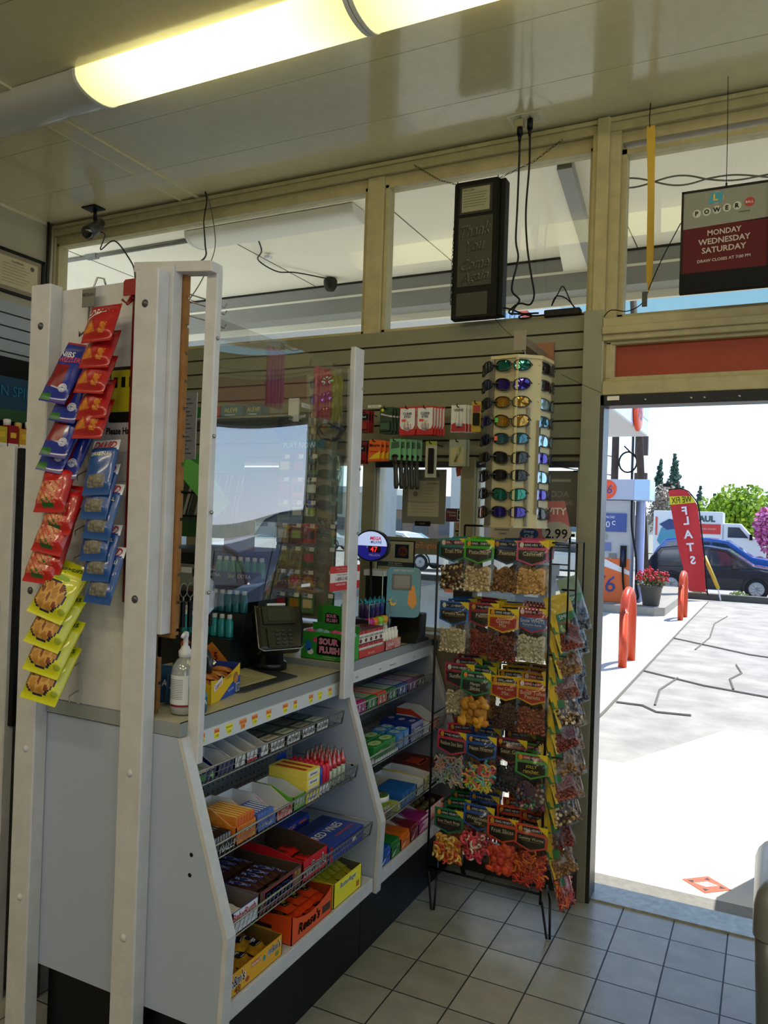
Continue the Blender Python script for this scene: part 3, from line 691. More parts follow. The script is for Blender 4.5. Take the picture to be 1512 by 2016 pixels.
for k, (col, labc, yy) in enumerate(((bbl, 'blue', 2.276), (mat('C81E4E', .3), 'crimson', 2.300), (mat('D41A32', .3), 'red', 2.324))):
    for i in range(7):
        m = MB(); x = X2-.012-.022*i; m.tube([(x, yy+.011, z), (x, yy+.011, z+.085), (x, yy+.011, z+.095)], [.0098, .0098, .006], col, 12); m.tube([(x, yy+.011, z), (x, yy+.011, z+.03)], .0101, wt, 12)
        solo(m, 'candy_tube', '%s capped candy tube standing in its row in the middle basket' % labc, 'candy tube', '%s candy tubes in the middle basket' % labc)
m = MB(); m.prism([(2.27, z), (2.34, z), (2.34, z+.105), (2.29, z+.105), (2.27, z+.07)], -1.52, -1.518, 0, bbl); solo(m, 'backing_card', 'dark blue backing card standing behind the candy tubes', 'card')
M_dome = clear('F2D8C8', .08, .05, name='pop_cap')
proto = None; k = 0
for i in range(4):
    for j in range(4):
        x = X2-.022-.030*i; y = 2.366+.031*j
        if proto is None:
            proto = thing('candy_pop', 'red based candy pop under a clear nipple shaped cap in the middle basket', 'candy', (x, y, z), group='clear capped candy pops')
            m = MB(); m.lathe([(.011, 0), (.012, .05), (.0125, .06)], mat('E8E4DC', .4, c2='6FA060', scale=60), 12); m.build('bottle', proto)
            m = MB(); m.lathe([(.013, .06), (.013, .075), (.009, .08), (.006, .092), (.004, .098)], mat('D83048', .25), 12); m.build('candy_tip', proto)
            m = MB(); m.lathe([(.0142, .06), (.0142, .078), (.010, .092), (.0062, .104), (.0058, .112), (.002, .117)], M_dome, 12); m.build('cap', proto)
        else: copy_tree(proto, (x, y, z))
# ---- basket 3
z = .4785; X3 = -1.268
tray('candy_bar_box', 'blue and white box with red script, at the near end of the lowest basket', X3, 1.705, 1.835, z, .24, .06, .07, BLU, mat('6B6460', .8), [('#', mat('D4D8E4', .45), .058, .004, .03, {'w': .118}), ('BabyRuth', mat('B0203A', .4), .026, 0, .042, {'w': .11, 'shear': .25}), ('#', BLU, .058, -.055, .03, {'w': .016})])
bars('candy_bar', 'white and red wrapped candy bar in the blue and white box', 'candy bar', 'white and red bars in the blue box', [(X3-.02-.0, 1.722+.024*i, z+.022, 0) for i in range(4)]+[(X3-.02, 1.73+.024*i, z+.038, .1) for i in range(3)], .03, .14, .018, mat('D8D4D0', .3), 'BabyRuth', mat('A81C2A', .4), None)
brn = mat('4E2E24', .35); brn2 = mat('3A2018', .3)
tray('candy_bar_box', 'brown box with a white edged blue logo panel in the lowest basket', X3, 1.842, 2.064, z, .26, .064, .06, mat('7C6A66', .4), INB, [('#', mat('B23440', .4), .046, -.012, .034, {'w': .15}), ('#', wt, .040, -.012, .034, {'w': .145}), ('SNICKERS', mat('1C2A6C', .4), .03, -.012, .034, {'w': .136, 'shear': .15}), ('#', mat('B88A5A', .5, c2='6A4028', scale=40), .04, .088, .035, {'w': .034})], base=mat('5A3A32', .4))
sp_ = [(X3-.018-.125*r, 1.862+.0285*i, z+.03+.010*(i % 2), 0) for r in range(2) for i in range(7)]+[(X3-.03-.12*r, 1.872+.03*i, z+.052, .12) for r in range(2) for i in range(5)]
bars('candy_bar', 'dark brown wrapped bar with blue logo heaped in the brown box', 'candy bar', 'brown bars in the brown box', sp_, .032, .115, .02, brn2, 'SNICKERS', mat('AEB6E8', .3), mat('1C2660', .3))
rdm = mat('C41C28', .35)
tray('candy_bag_box', 'red box with tall brown inside and black letters in the lowest basket', X3, 2.072, 2.222, z, .25, .066, .085, rdm, INB, [("m&m's", wt, .040, 0, .034, {'w': .135, 'bold': .05}), ("m&m's", blk, .036, 0, .034, {'w': .125, 'bold': .01})])
bars('candy_bag', 'small shiny red candy bag lying in the red box', 'candy bag', 'red bags in the red box', [(X3-.03, 2.10+.04*i, z+.022, .1*i) for i in range(3)]+[(X3-.10, 2.105+.04*i, z+.03, -.1) for i in range(3)], .05, .07, .022, mat('D02020', .25), "m&m's", brn2)
bx = mat('24409A', .35)
for k, (yo, d, zz, lab) in enumerate(((2.235, .20, z, 'long blue theatre box with white logo lying under the wire in the lowest basket'), )):
    boxpack('candy_theater_box', lab, X3+.003, 2.232, 2.468, z, .17, .05, bx, [('#', wt, .02, .05, .028, {'w': .03}), ('#', RED, .05, -.108, .025, {'w': .02})], top=[('RED VINES', wt, .034, .005, 0, {'w': .17, 'shear': .1}), ('#', mat('8A3A5A', .4), .010, .05, .04, {'w': .12}), ('#', mat('182A60', .4), .05, -.055, 0, {'w': .22})])
for k, (x, zz, lab) in enumerate(((X3-.17, z, 'lower'), (X3-.20, z+.032, 'upper'))):
    boxpack('candy_theater_box', '%s of the two narrow blue boxes stacked behind the long blue box' % lab, x, 2.24, 2.43, zz, .07, .03, mat('1C3A9A', .35), [('PAYDAY', mat('E8B0A8', .4), .014, -.03, .016, {'w': .07}), ('#', mat('C05A3A', .4), .008, .05, .016, {'w': .05})])
# ---- bottom shelf
z = .3105; XB = -1.266
tray('candy_bag_box', 'yellow box of chocolate candy bags at the near end of the bottom shelf', XB, 1.702, 1.965, z, .24, .062, .06, mat('E0A41E', .4), mat('8A6A2A', .7), [("m&m's", wt, .034, -.088, .04, {'w': .078, 'bold': .05}), ("m&m's", blk, .030, -.088, .04, {'w': .07}), ("m&m's", wt, .026, .09, .044, {'w': .068, 'bold': .05}), ("m&m's", blk, .023, .09, .044, {'w': .062}), ('#', mat('C8701E', .4), .014, .0, .045, {'w': .046}), ('PEANUT', wt, .009, 0, .045), ('48', mat('7A3A10', .4), .02, -.085, .013), ('o', mat('B03A1E', .3), .014, -.04, .018, {'w': .018}), ('o', mat('2E8A8A', .3), .016, .04, .036, {'w': .014}), ('o', mat('7A8A1E', .3), .014, .105, .018, {'w': .02})])
bars('candy_bag', 'yellow candy bag with black and white letters in the yellow box', 'candy bag', 'yellow bags in the yellow box', [(XB-.02, 1.75+.07*i, z+.04, -.25+.1*i) for i in range(3)]+[(XB-.12, 1.74+.06*i, z+.035, .15) for i in range(4)]+[(XB-.05, 1.78+.08*i, z+.062, .25) for i in range(2)], .062, .10, .03, mat('C8921E', .22, c2='8A5A18', scale=30), "m&m's", wt, blk, .12)
orr = mat('E0501C', .35)
tray('peanut_cup_box', 'bright orange box with yellow script and curved front, on the bottom shelf', XB, 2.017, 2.258, z, .25, .088, .075, orr, mat('A03A14', .6), [("Reese's", brn2, .034, -.02, .035, {'w': .13, 'shear': .2, 'bold': .03}), ("Reese's", mat('F0C020', .4), .032, -.02, .035, {'w': .125, 'shear': .2}), ('#', brn2, .024, .085, .03, {'w': .05})], cut=.03)
m = MB()
for k, (c_, zz) in enumerate(((brn2, .022), (mat('E8B860', .5), .032), (brn2, .042))): m.box(-1.42, 2.0162, z+zz-.008, -1.34, 2.0168, z+zz+.004, c_)
solo(m, 'printed_flap', 'brown and cream cup picture on the near side of the orange box', 'print')
bars('peanut_cup_pack', 'shiny orange peanut cup pack with brown label in the orange box', 'candy pack', 'orange packs in the orange box', [(XB-.02, 2.05+.055*i, z+.03+.006*i, -.1) for i in range(4)]+[(XB-.02, 2.06+.055*i, z+.055, .1) for i in range(4)]+[(XB-.13, 2.05+.055*i, z+.05, .05) for i in range(4)]+[(XB-.03, 2.07+.06*i, z+.078, -.1) for i in range(3)]+[(XB-.12, 2.06+.06*i, z+.082, -.1) for i in range(3)], .056, .115, .022, mat('DC4418', .2), "Reese's", mat('E8C040', .4), brn2)
tray('candy_bar_box', 'lemon yellow box with blue letters at the far end of the near bottom shelf', XB, 2.272, 2.466, z, .24, .082, .088, mat('E8DC2A', .4), mat('5A5A50', .8), [('#', mat('F2EE6A', .4), .018, 0, .06, {'w': .12}), ('Butterfinger', mat('1C50A8', .4), .022, 0, .06, {'w': .13, 'shear': .15}), ('#', mat('B8701E', .5), .02, .07, .022, {'w': .02})])
bars('candy_bar', 'olive yellow wrapped bar in the lemon yellow box', 'candy bar', 'yellow bars in the lemon box', [(XB-.02, 2.29+.03*i, z+.05+.004*(i % 2), .05) for i in range(6)]+[(XB-.05, 2.30+.033*i, z+.07, -.08) for i in range(5)], .03, .15, .022, mat('A8A020', .25), 'Butterfinger', mat('26328A', .4))
# ---- far counter
def rowbox(x, y0, y1, z, d, h, cols, labels, name, grp, hb=None):
    pass
z = .8625
gum = [('C01E8C', 'magenta', 2.642, 2.722), ('2E8A4E', 'mint green', 2.728, 2.812), ('E05A28', 'orange', 2.818, 2.91), ('1E7A46', 'deep green', 2.916, 3.003), ('2A4CA0', 'blue', 3.009, 3.11), ('8A3A8E', 'purple', 3.116, 3.215), ('5A5048', 'brown grey', 3.221, 3.31)]
for hx, nm, y0, y1 in gum:
    c = mat(hx, .4)
    tray('gum_box', '%s gum display box in the top basket of the far counter' % nm, -1.40, y0, y1, z, .17, .036, .034, c, IN)
    n_ = 5
    for i in range(n_):
        m = MB(); w_ = (y1-y0-.006)/n_; y = y0+.003+w_*i; m.box(-1.545, y+.0006, z+.003, -1.4035, y+w_-.0006, z+.044, c); m.box(-1.40, y+.003, z+.006, -1.3996, y+w_-.004, z+.030, mat('E8E4E8', .4) if i % 2 else c); m.box(-1.53, y+w_*.3, z+.044, -1.42, y+w_*.7, z+.0444, mat('D8D8D8', .4))
        solo(m, 'gum_pack', '%s gum pack standing in the %s box of the far top basket' % (nm, nm), 'gum', '%s gum packs' % nm)
z = .6745
tray('open_carton', 'empty white carton at the near end of the far middle basket', X2, 2.60, 2.68, z, .16, .02, .03, wt, IN)
def tub(x0, x1, y0, y1, z, h, col, lid, lab, grp, txt=''):
    m = MB(); r_ = .009
    def rr(k, z_): 
        P = []
        for (cx, cy, a0) in ((x1-r_, y1-r_, 0), (x0+r_, y1-r_, 1), (x0+r_, y0+r_, 2), (x1-r_, y0+r_, 3)):
            for q in range(4): a = (a0+q/3)*PI/2; P.append((cx+(r_+k)*math.cos(a), cy+(r_+k)*math.sin(a), z_))
        return P
    R = [rr(0, z), rr(0, z+h*.9), rr(-.002, z+h)]; n_ = 16; fs = []
    for i in range(2):
        for k in range(n_): fs.append((i*n_+k, i*n_+(k+1) % n_, (i+1)*n_+(k+1) % n_, (i+1)*n_+k))
    fs.append(tuple(2*n_+k for k in range(n_)))
    m.add(sum(R, []), fs, col, False)
    cx, cy = (x0+x1)/2, (y0+y1)/2
    m.add([(cx+(x1-x0)*.42*math.cos(a*PI/10), cy+(y1-y0)*.42*math.sin(a*PI/10), z+h+.0006) for a in range(20)], [tuple(range(20))], lid)
    if txt: m.text(txt, (cx, cy, z+h+.001), YP, (-1, 0, 0), .010, K_, (y1-y0)*.6)
    m.text('orbit' if 'green' in lab else 'eclipse', (x1+.0006, cy, z+h*.5), YP, ZP, .014, wt, (y1-y0)*.7)
    return solo(m, 'gum_tub', lab, 'gum', grp)
boxpack('gum_tray', 'white cardboard tray under the green gum bottles', X2, 2.682, 2.888, z, .13, .012, wt)
for i in range(2):
    for j in range(2): tub(X2-.06-.066*i, X2-.004-.066*i, 2.69+.098*j, 2.782+.098*j, z+.0125, .048, mat('1E7A34', .3), mat('A8C890', .4), 'green gum bottle with pale lid on the white tray', 'green gum bottles', 'ICE')
for i in range(2):
    for j in range(2): tub(X2-.06-.066*i, X2-.004-.066*i, 2.892+.06*j, 2.949+.06*j, z, .064, mat('2A6CB0', .3), mat('9CBAD0', .4), 'sky blue gum bottle beside the green ones', 'blue gum bottles', 'ICE')
for i in range(3): boxpack('gum_carton', '%s navy gum carton with white stars in the far middle basket' % ['front', 'middle', 'back'][i], X2-.05*i, 3.018, 3.14, z, .048, .075, mat('182A78', .35), [('Dentyne', wt, .018, 0, .045, {'w': .09})], top=[('o', mat('C8C0E0', .4), .025, 0, 0, {'w': .035}), ('*', nv, .02, 0, 0)])
tray('open_carton', 'white liner carton beside the navy gum cartons', X2, 3.145, 3.215, z, .16, .045, .06, wt, IN)
tray('open_carton', 'red and orange carton with tall white liner at the end of the far middle basket', X2, 3.22, 3.33, z, .17, .045, .085, mat('B0341E', .4), IN, [('o', mat('E0782A', .4), .03, 0, .022, {'w': .06})])
z = .4785
def cup(x, y, z, lab):
    m = MB(); m.lathe([(.036, 0), (.040, .03), (.043, .055), (.046, .056), (.046, .072), (.043, .075), (.0, .0755)], [mat('6A4A2A', .4), mat('8CA82E', .4), mat('E4E4DC', .3), mat('E4E4DC', .3), mat('E4E4DC', .3), mat('3E5A1E', .4)], 24, None, (x, y, z))
    m.text('ICE BREAKERS', (x+.041, y-.004, z+.03), YP, ZP, .015, wt, .066); m.text('ICE', (x, y, z+.0762), YP, (-1, 0, 0), .02, wt)
    solo(m, 'mint_cup', lab, 'mint cup')
cup(X3-.06, 2.70, z, 'round green mint cup with a white rim standing upright in the far lowest basket'); cup(X3-.16, 2.72, z, 'round mint cup behind the other one in the far lowest basket')
boxpack('mint_carton', 'pink and brown mint carton below the round green cup', X3, 2.61, 2.655, z, .12, .03, mat('B86A5A', .4), [('#', wt, .012, 0, .016, {'w': .03})])
boxpack('mint_carton', 'light pink striped mint carton in front of the round cups', X3, 2.755, 2.79, z, .12, .03, mat('A8B050', .4), [('#', wt, .012, 0, .016, {'w': .02})])
for i in range(4): boxpack('mint_carton', 'blue mint pack with teal top standing in the far lowest basket', X3, 2.80+.034*i, 2.832+.034*i, z, .12, .058, mat('1E5AA8', .35), [('#', mat('3A8AC8', .4), .03, 0, .03, {'w': .02})], group='blue mint packs')
tray('open_carton', 'grey white liner carton, nearer of two in the far lowest basket', X3, 2.942, 3.015, z, .2, .055, .06, mat('C8C8B8', .5), IN)
tray('open_carton', 'yellow edged liner carton, farther of two in the far lowest basket', X3, 3.02, 3.11, z, .2, .055, .065, mat('C8B050', .5), IN)
boxpack('candy_carton', 'brown carton with red print at the far end of the far lowest basket', X3-.02, 3.12, 3.30, z, .2, .06, mat('6A2A1C', .4), [], top=[('#', mat('C8401E', .4), .08, 0, 0, {'w': .08}), ('#', mat('E8A050', .4), .01, .03, 0, {'w': .1})])
z = .3105
tri = [('1E5AB0', 'blue', 2.622, 2.708), ('1E7A3C', 'green', 2.712, 2.795), ('E0701E', 'orange', 2.80, 2.888), ('7A2030', 'dark red', 2.892, 2.97), ('A82A7C', 'magenta', 2.975, 3.085)]
for i, (hx, nm, y0, y1) in enumerate(tri):
    c = mat(hx, .3)
    tray('gum_box', '%s slim pack gum box on the bottom shelf of the far counter' % nm, XB, y0, y1, z, .2, .045, .05+(.03 if i > 1 else 0), c, IN, [])
    for k in range(4):
        m = MB(); w_ = (y1-y0-.006)/4; y = y0+.003+w_*k
        m.box(XB-.16, y+.0005, z+.003, XB-.004, y+w_-.0005, z+.060, c); m.prism([(y0+.01+.0, z+.008), (y0+.02, z+.008), (y1-.012, z+.04)], XB, XB+.0006, 0, wt) if k == 0 else None
        if k == 1: m.text('Trident', (XB+.0009, (y0+y1)/2, z+.03), YP, ZP, .012, nv, (y1-y0)*.7)
        solo(m, 'gum_pack', '%s gum pack in the %s slim box on the far bottom shelf' % (nm, nm), 'gum', '%s slim gum packs' % nm)
tray('candy_box', 'orange red box of round candies at the far end of the bottom shelf', XB-.02, 3.09, 3.30, z, .2, .06, .065, mat('C8401E', .4), INB, [('#', wt, .012, -.05, .052, {'w': .02}), ('#', wt, .012, .05, .052, {'w': .02})])
proto = None
for i in range(3):
    for j in range(3):
        if proto is None:
            m = MB(); m.blob((0, 0, .02), (.024, .024, .018), mat('8A7A3A', .5, c2='5A4A2A', scale=40)); proto = tag(m.build('round_candy'), 'round olive brown candy in the orange red box', 'candy', 'round candies in the orange red box'); o = proto
        else: o = proto.copy(); COL.objects.link(o)
        o.location = (XB-.06-.05*i, 3.13+.055*j, z+.03)
# ================================================================= ON THE COUNTER
z = 1.0455
# sanitizer bottle
r = thing('sanitizer_bottle', 'clear pump bottle of hand sanitizer with white label on the counter corner', 'bottle', (-1.482, 1.742, z+.001))
m = MB(); m.lathe([(.028, 0), (.036, .004), (.037, .02), (.037, .118), (.034, .135), (.022, .152), (.014, .158), (.014, .162)], clear('D8DEE0', .08, .1, name='bottle_plastic', haze=.35), 28); m.build('body', r)
m = MB(); m.lathe([(.0335, .003), (.0345, .02), (.0345, .112)], clear('C8D4D8', .0, .3, name='gel', haze=.3), 24); m.build('gel', r)
m = MB(); R = .0374
def lab(i, j, a0=-2.6, a1=-.55, z0=.03, z1=.112): a = a0+(a1-a0)*i; return (R*math.cos(a), R*math.sin(a), z0+(z1-z0)*j)
m.sheet(16, 1, lab, mat('D4D8DC', .5)); m.sheet(16, 1, lambda i, j: lab(i, j, -2.7, -.5, .024, .030), mat('7A1830', .4))
for k in range(12): m.sheet(10, 1, lambda i, j, k=k: tuple(V(lab(i, j, -2.2, -.95, .046+.0048*k, .0478+.0048*k))*1.0+V((0, -.0004, 0))), mat('7C8088', .6))
m.build('label', r)
m = MB(); m.lathe([(.018, .160), (.019, .176), (.013, .184), (.011, .19), (.007, .192), (.007, .215), (.0085, .217), (.0085, .229), (.004, .232)], wt, 20); m.tube([(0, 0, .226), (.01, -.022, .226), (.013, -.03, .220)], .005, wt, 8); m.build('pump', r)
# cracker box
r = thing('cracker_box', 'open yellow and blue snack cracker box with a curved top edge on the counter', 'display box', (-1.545, 1.955, z))
Lb = .205; m = MB()
ang = math.atan2(2.056-1.858, -1.522+1.478)
Mx = Matrix.Translation((-1.478, 1.858, z)) @ Matrix.Rotation(ang, 4, 'Z')   # local x runs along the front, front faces -y
yc_ = mat('E0B418', .4); n_ = 12; tp_ = [(Lb*i/n_, .072+.02*(i/n_)**2-.012*math.sin(PI*i/n_)) for i in range(n_+1)]
m.prism([(0, 0)]+[(Lb, 0)]+[(a, b_) for a, b_ in reversed(tp_)], 0, .002, 1, yc_, Mx)
m.box(0, .002, 0, Lb, .12, .003, yc_, Mx); m.box(Lb-.002, 0, 0, Lb, .12, .092, mat('1E3E90', .4), Mx); m.box(0, 0, 0, .002, .12, .06, yc_, Mx); m.box(0, .118, 0, Lb, .12, .085, yc_, Mx)
for o_ in (m.build('carton', r, tuple(r.location)),): pass
m = MB(); fx = Mx
m.prism([(.06, 0), (Lb, 0), (Lb, .055), (.15, .04)], -.0008, 0, 1, mat('1C4AA0', .4), Mx)
m.prism([(.02, .034), (.075, .05), (.072, .072), (.017, .054)], -.0014, -.0008, 1, wt, Mx)
for s, c, h, x, zz, w_, rt_ in (('Lance', RED, .016, .046, .053, .045, .28), ('Toasty', mat('7A3A18', .5), .017, .115, .062, .06, .1), ('PEANUT BUTTER', wt, .007, .135, .02, .04, .1)):
    cs, sn = math.cos(rt_), math.sin(rt_)
    m.text(s, (x, -.0016, zz), (cs, 0, sn), (-sn, 0, cs), h, c, w_, M=Mx)
m.add([(.172+.018*math.cos(a*PI/8), -.0012, .05+.018*math.sin(a*PI/8)) for a in range(16)], [tuple(range(16))], mat('C88A40', .5, c2='8A5A24', scale=60), M=Mx)
m.box(.175, -.0012, .004, .2, -.0006, .03, wt, Mx)
for k in range(8): m.box(.177+.0028*k, -.0016, .006, .1782+.0028*k, -.0012, .028, K_, Mx)
m.build('print', r, tuple(r.location))
prp = None
for i in range(6):
    for j in range(2):
        m = MB(); pill(m, .034, .07, .02, mat('C8762A', .2, c2='8A4A1A', scale=30), None, Matrix.Rotation(-PI/2, 4, 'X'), 6, 6, (), .06, 3, i)
        o = m.build('cracker_pack'); tag(o, 'orange brown film wrapped cracker pack heaped in the yellow box', 'cracker pack', 'cracker packs in the yellow box')
        P0 = Mx @ V((.02+.031*i, .012+.05*j, .058+.01*((i+j) % 2))); o.location = P0; o.rotation_euler = (.05*(i % 3), .1*((i*j) % 2), ang+(.15 if i % 2 else -.1))
# teal bottle cans by the post
m = MB(); m.lathe([(.015, 0), (.016, .003), (.016, .045), (.012, .055), (.008, .06), (.008, .066), (.0, .068)], [mat('16404E', .3), mat('1E5A70', .25), mat('2A7A94', .25), mat('1E5A70', .25), wt, wt, wt], 16, None, (-1.452, 1.785, z)); m.text('A', (-1.4355, 1.780, z+.03), YP, ZP, .014, wt)
solo(m, 'shot_bottle', 'small teal shot bottle between the white post and the cracker box', 'bottle')
for i, (x, y) in enumerate(((-1.56, 1.79), (-1.60, 1.80), (-1.575, 1.84))):
    m = MB(); pill(m, .06, .11, .03, mat('1E5C8A', .25, c2='143A6A', scale=20), None, None, 8, 8, [('A', wt, .02, 0, .06)], .06, 2.6, i, .06); o = m.build('blue_sachet'); tag(o, 'blue foil sachet standing behind the sanitizer bottle', 'sachet', 'blue foil sachets'); o.location = (x, y, z+.002); o.rotation_euler = (-.12, 0, .2)
for i in range(5):
    m = MB(); pill(m, .04, .07, .02, mat('C8B88A', .12, metal=.8), None, None, 8, 8, (), .06, 2.6, i, .25); o = m.build('foil_packet'); tag(o, 'crumpled silver and gold foil packet behind the sanitizer bottle', 'packet', 'foil packets behind the sanitizer'); o.location = (-1.66+.022*i, 1.90+.012*i, z+.05*(i % 2)+.01); o.rotation_euler = (-.15, .2*i, .3)
m = MB(); m.tube([(-1.60+.055*math.cos(a*PI/8), 1.93, z+.10+.055*math.sin(a*PI/8)) for a in range(-1, 10)], .012, mat('22262A', .25), 8); m.box(-1.66, 1.925, z, -1.54, 1.945, z+.02, K_); solo(m, 'black_ring_stand', 'black round ring stand behind the sanitizer bottle', 'stand')
# counter mat
r = thing('counter_mat', 'dark rubber counter mat with a cream printed sheet, in front of the card terminal', 'mat', (-1.60, 2.20, z))
m = MB(); A_, B_, C_, D_ = (-1.49, 2.02), (-1.49, 2.36), (-1.78, 2.42), (-1.78, 2.06)
m.prism([(-1.515, 2.02), (-1.492, 2.045), (-1.488, 2.352), (-1.77, 2.44), (-1.78, 2.06)], z, z+.004, 2, mat('2E3238', .5)); part(m, 'rubber_base', r)
m = MB(); m.prism([(-1.54, 2.06), (-1.535, 2.29), (-1.73, 2.36), (-1.735, 2.09)], z+.004, z+.0046, 2, mat('B8B08A', .5))
for k in range(6): m.text('OFFICIAL RULES & ODDS'[0:18-k], (-1.56-.026*k, 2.175, z+.0052), YP, (-1, 0, 0), .012, mat('8A7A4A', .6), .15)
part(m, 'printed_sheet', r)
# card terminal on its black stand
r = thing('card_terminal', 'black card payment terminal tilted on its stand above the counter mat', 'card terminal', (-1.66, 2.43, z))
TM = Matrix.Translation((-1.60, 2.395, 1.195)) @ Matrix.Rotation(math.radians(52), 4, 'Z') @ Matrix.Rotation(math.radians(-32), 4, 'X')
bk = mat('0A0B0B', .35)
m = MB()
for (a, b_, c_, d_, e_) in ((-.072, .072, -.085, .085, .05),):
    prof = [(-.085, -.03), (.07, -.075), (.095, -.02), (.09, .03), (.0, .045), (-.085, .03)]
m.prism([(-.095, -.085), (.07, -.08), (.088, 0), (.09, .085), (-.09, .092)], -.03, .035, 1, bk, TM)
part(m, 'housing', r, .012)
m = MB(); m.box(-.068, -.036, .012, .052, -.031, .08, mat('101214', .3), TM); m.box(-.05, -.0375, .022, .038, -.036, .07, mat('1E2624', .3), TM); part(m, 'screen', r)
m = MB(); m.box(-.06, -.036, -.078, .06, -.031, -.002, mat('101212', .3), TM)
for i in range(4):
    for j in range(3): m.cbox((-.024+.024*j, -.038, -.066+.016*i), (.014, .004, .007), mat('2E302F', .5), TM)
part(m, 'keypad', r)
m = MB(); m.tube([TM @ V(p) for p in ((-.092, -.034, .085), (-.098, -.034, -.08), (-.08, -.034, -.09), (.06, -.034, -.086), (.078, -.034, -.07))], .0028, mat('8A8E8C', .2, metal=.7), 8); m.cbox((-.01, -.028, .09), (.07, .012, .008), wt, TM); part(m, 'silver_trim', r)
m = MB(); m.lathe([(.062, 0), (.064, .02), (.06, .028), (.052, .03), (.046, .10), (.05, .13)], bk, 24, None, (-1.655, 2.42, z)); m.tube([(-1.655, 2.42, z+.09), (-1.62, 2.40, z+.13)], .045, bk, 12); part(m, 'stand', r)
# energy shot display
r = thing('shot_display', 'black stepped display rack of small energy shot bottles behind the card terminal', 'display rack', (-1.84, 2.40, z))
dk = mat('10181A', .35)
m = MB(); m.prism([(2.26, z), (2.54, z), (2.54, z+.32), (2.44, z+.32), (2.42, z+.2), (2.35, z+.2), (2.33, z+.12), (2.26, z+.12)], -1.98, -1.72, 0, dk); part(m, 'rack_body', r)
m = MB(); m.box(-2.02, 2.40, z+.32, -1.70, 2.412, z+.352, mat('151515', .3)); m.text('EXTRA', (-1.77, 2.3985, z+.336), XP, ZP, .014, wt); m.text('5hr', (-1.83, 2.3985, z+.336), XP, ZP, .016, YEL); m.text('EXTRA', (-1.91, 2.3985, z+.336), XP, ZP, .012, wt)
part(m, 'header_strip', r)
m = MB()
for (x, zz, s) in ((-1.90, .06, 1), (-1.78, .055, 1), (-1.88, .165, .8)):
    m.prism([(x-.045*s, z+zz+.03*s), (x-.02*s, z+zz+.05*s), (x+.05*s, z+zz-.01*s), (x+.045*s, z+zz-.035*s), (x-.04*s, z+zz-.03*s)], 2.2585 if zz < .1 else 2.328, 2.26 if zz < .1 else 2.3299, 1, mat('C8401E', .35, c2='D8A030', scale=14))
    m.text('REGULAR', (x, (2.258 if zz < .1 else 2.3275), z+zz-.045*s), XP, ZP, .010, wt, .06)
    m.text('5', (x-.0, (2.258 if zz < .1 else 2.3275), z+zz+.0), XP, ZP, .03, K_)
part(m, 'printed_panel', r)
k = 0
for row, (yy, zz, hx, nm) in enumerate(((2.30, .12, '1E8A8C', 'turquoise'), (2.385, .20, '1E6A78', 'teal'), (2.49, .32, '2E8A4A', 'green'))):
    for i in range(7):
        x = -1.96+.034*i; m = MB(); m.lathe([(.014, 0), (.0145, .005), (.0145, .055), (.009, .068), (.009, .082), (.0, .083)], [mat(hx, .2), mat(hx, .2), mat(hx, .2), mat('B8BEC0', .3), mat('B8BEC0', .3), mat('B8BEC0', .3)], 12, None, (x, yy, z+zz+.001))
        solo(m, 'shot_bottle', '%s labelled shot bottle standing on the black stepped rack' % nm, 'bottle', '%s shot bottles on the rack' % nm)
# lottery-scratcher style dark shelf unit behind the guard
r = thing('back_shelf', 'dark grey shelf unit with clear bins seen through the acrylic guard', 'shelf unit', (-2.25, 2.95, 0))
dg_ = mat('2A2E32', .45)
m = MB(); m.box(-2.62, 2.88, 0, -2.04, 2.90, 1.44, dg_); m.box(-2.62, 2.88, 0, -2.60, 3.2, 1.44, dg_); m.box(-2.06, 2.88, 0, -2.04, 3.2, 1.44, dg_); part(m, 'frame', r)
for zz in (1.10, 1.27, 1.44):
    m = MB(); m.box(-2.62, 2.70, zz, -2.0 if zz > 1.1 else -2.03, 3.2, zz+.015, mat('4A3A36', .5) if zz < 1.3 else dg_); part(m, 'shelf', r)
rnd = random.Random(5)
for i, (x, zz, w_, hx) in enumerate(((-2.5, 1.286, .14, '6A7276'), (-2.34, 1.286, .13, '8A9094'), (-2.2, 1.286, .12, '5A4A44'), (-2.06, 1.286, .12, '7A8488'), (-2.5, 1.116, .15, '4A5054'), (-2.33, 1.116, .13, '9AA0A2'), (-2.18, 1.116, .13, '5E4A3E'), (-2.04, 1.116, .12, '3A5A54'))):
    m = MB(); m.box(x-w_/2, 2.74, zz, x+w_/2, 2.86, zz+.10, clear('C8D0D4', .08, .1, name='bin', haze=.15)); m.box(x-w_/2+.01, 2.76, zz+.002, x+w_/2-.01, 2.85, zz+.07, mat(hx, .5, noise=.4, scale=30)); m.box(x-.03, 2.738, zz+.06, x+.03, 2.74, zz+.085, wt)
    solo(m, 'clear_bin', 'clear plastic bin with a white tag, number %s on the dark shelves' % ['one', 'two', 'three', 'four', 'five', 'six', 'seven', 'eight'][i], 'bin')
m = MB(); m.box(-2.20, 2.82, 1.456, -2.06, 2.86, 1.60, mat('8A6A50', .6, noise=.2, scale=20)); m.text('NO REFUNDS', (-2.13, 2.819, 1.56), XP, ZP, .014, K_, .11); solo(m, 'brown_notice', 'small brown notice card standing on the dark shelf unit', 'sign')
m = MB(); m.blob((-2.17, 2.84, 1.63), (.022, .018, .024), wt); m.blob((-2.19, 2.835, 1.605), .010, K_); m.blob((-2.15, 2.835, 1.605), .010, K_); m.blob((-2.17, 2.84, 1.656), (.018, .016, .012), K_); solo(m, 'toy_figure', 'tiny black and white toy figure standing on the brown notice card', 'toy')
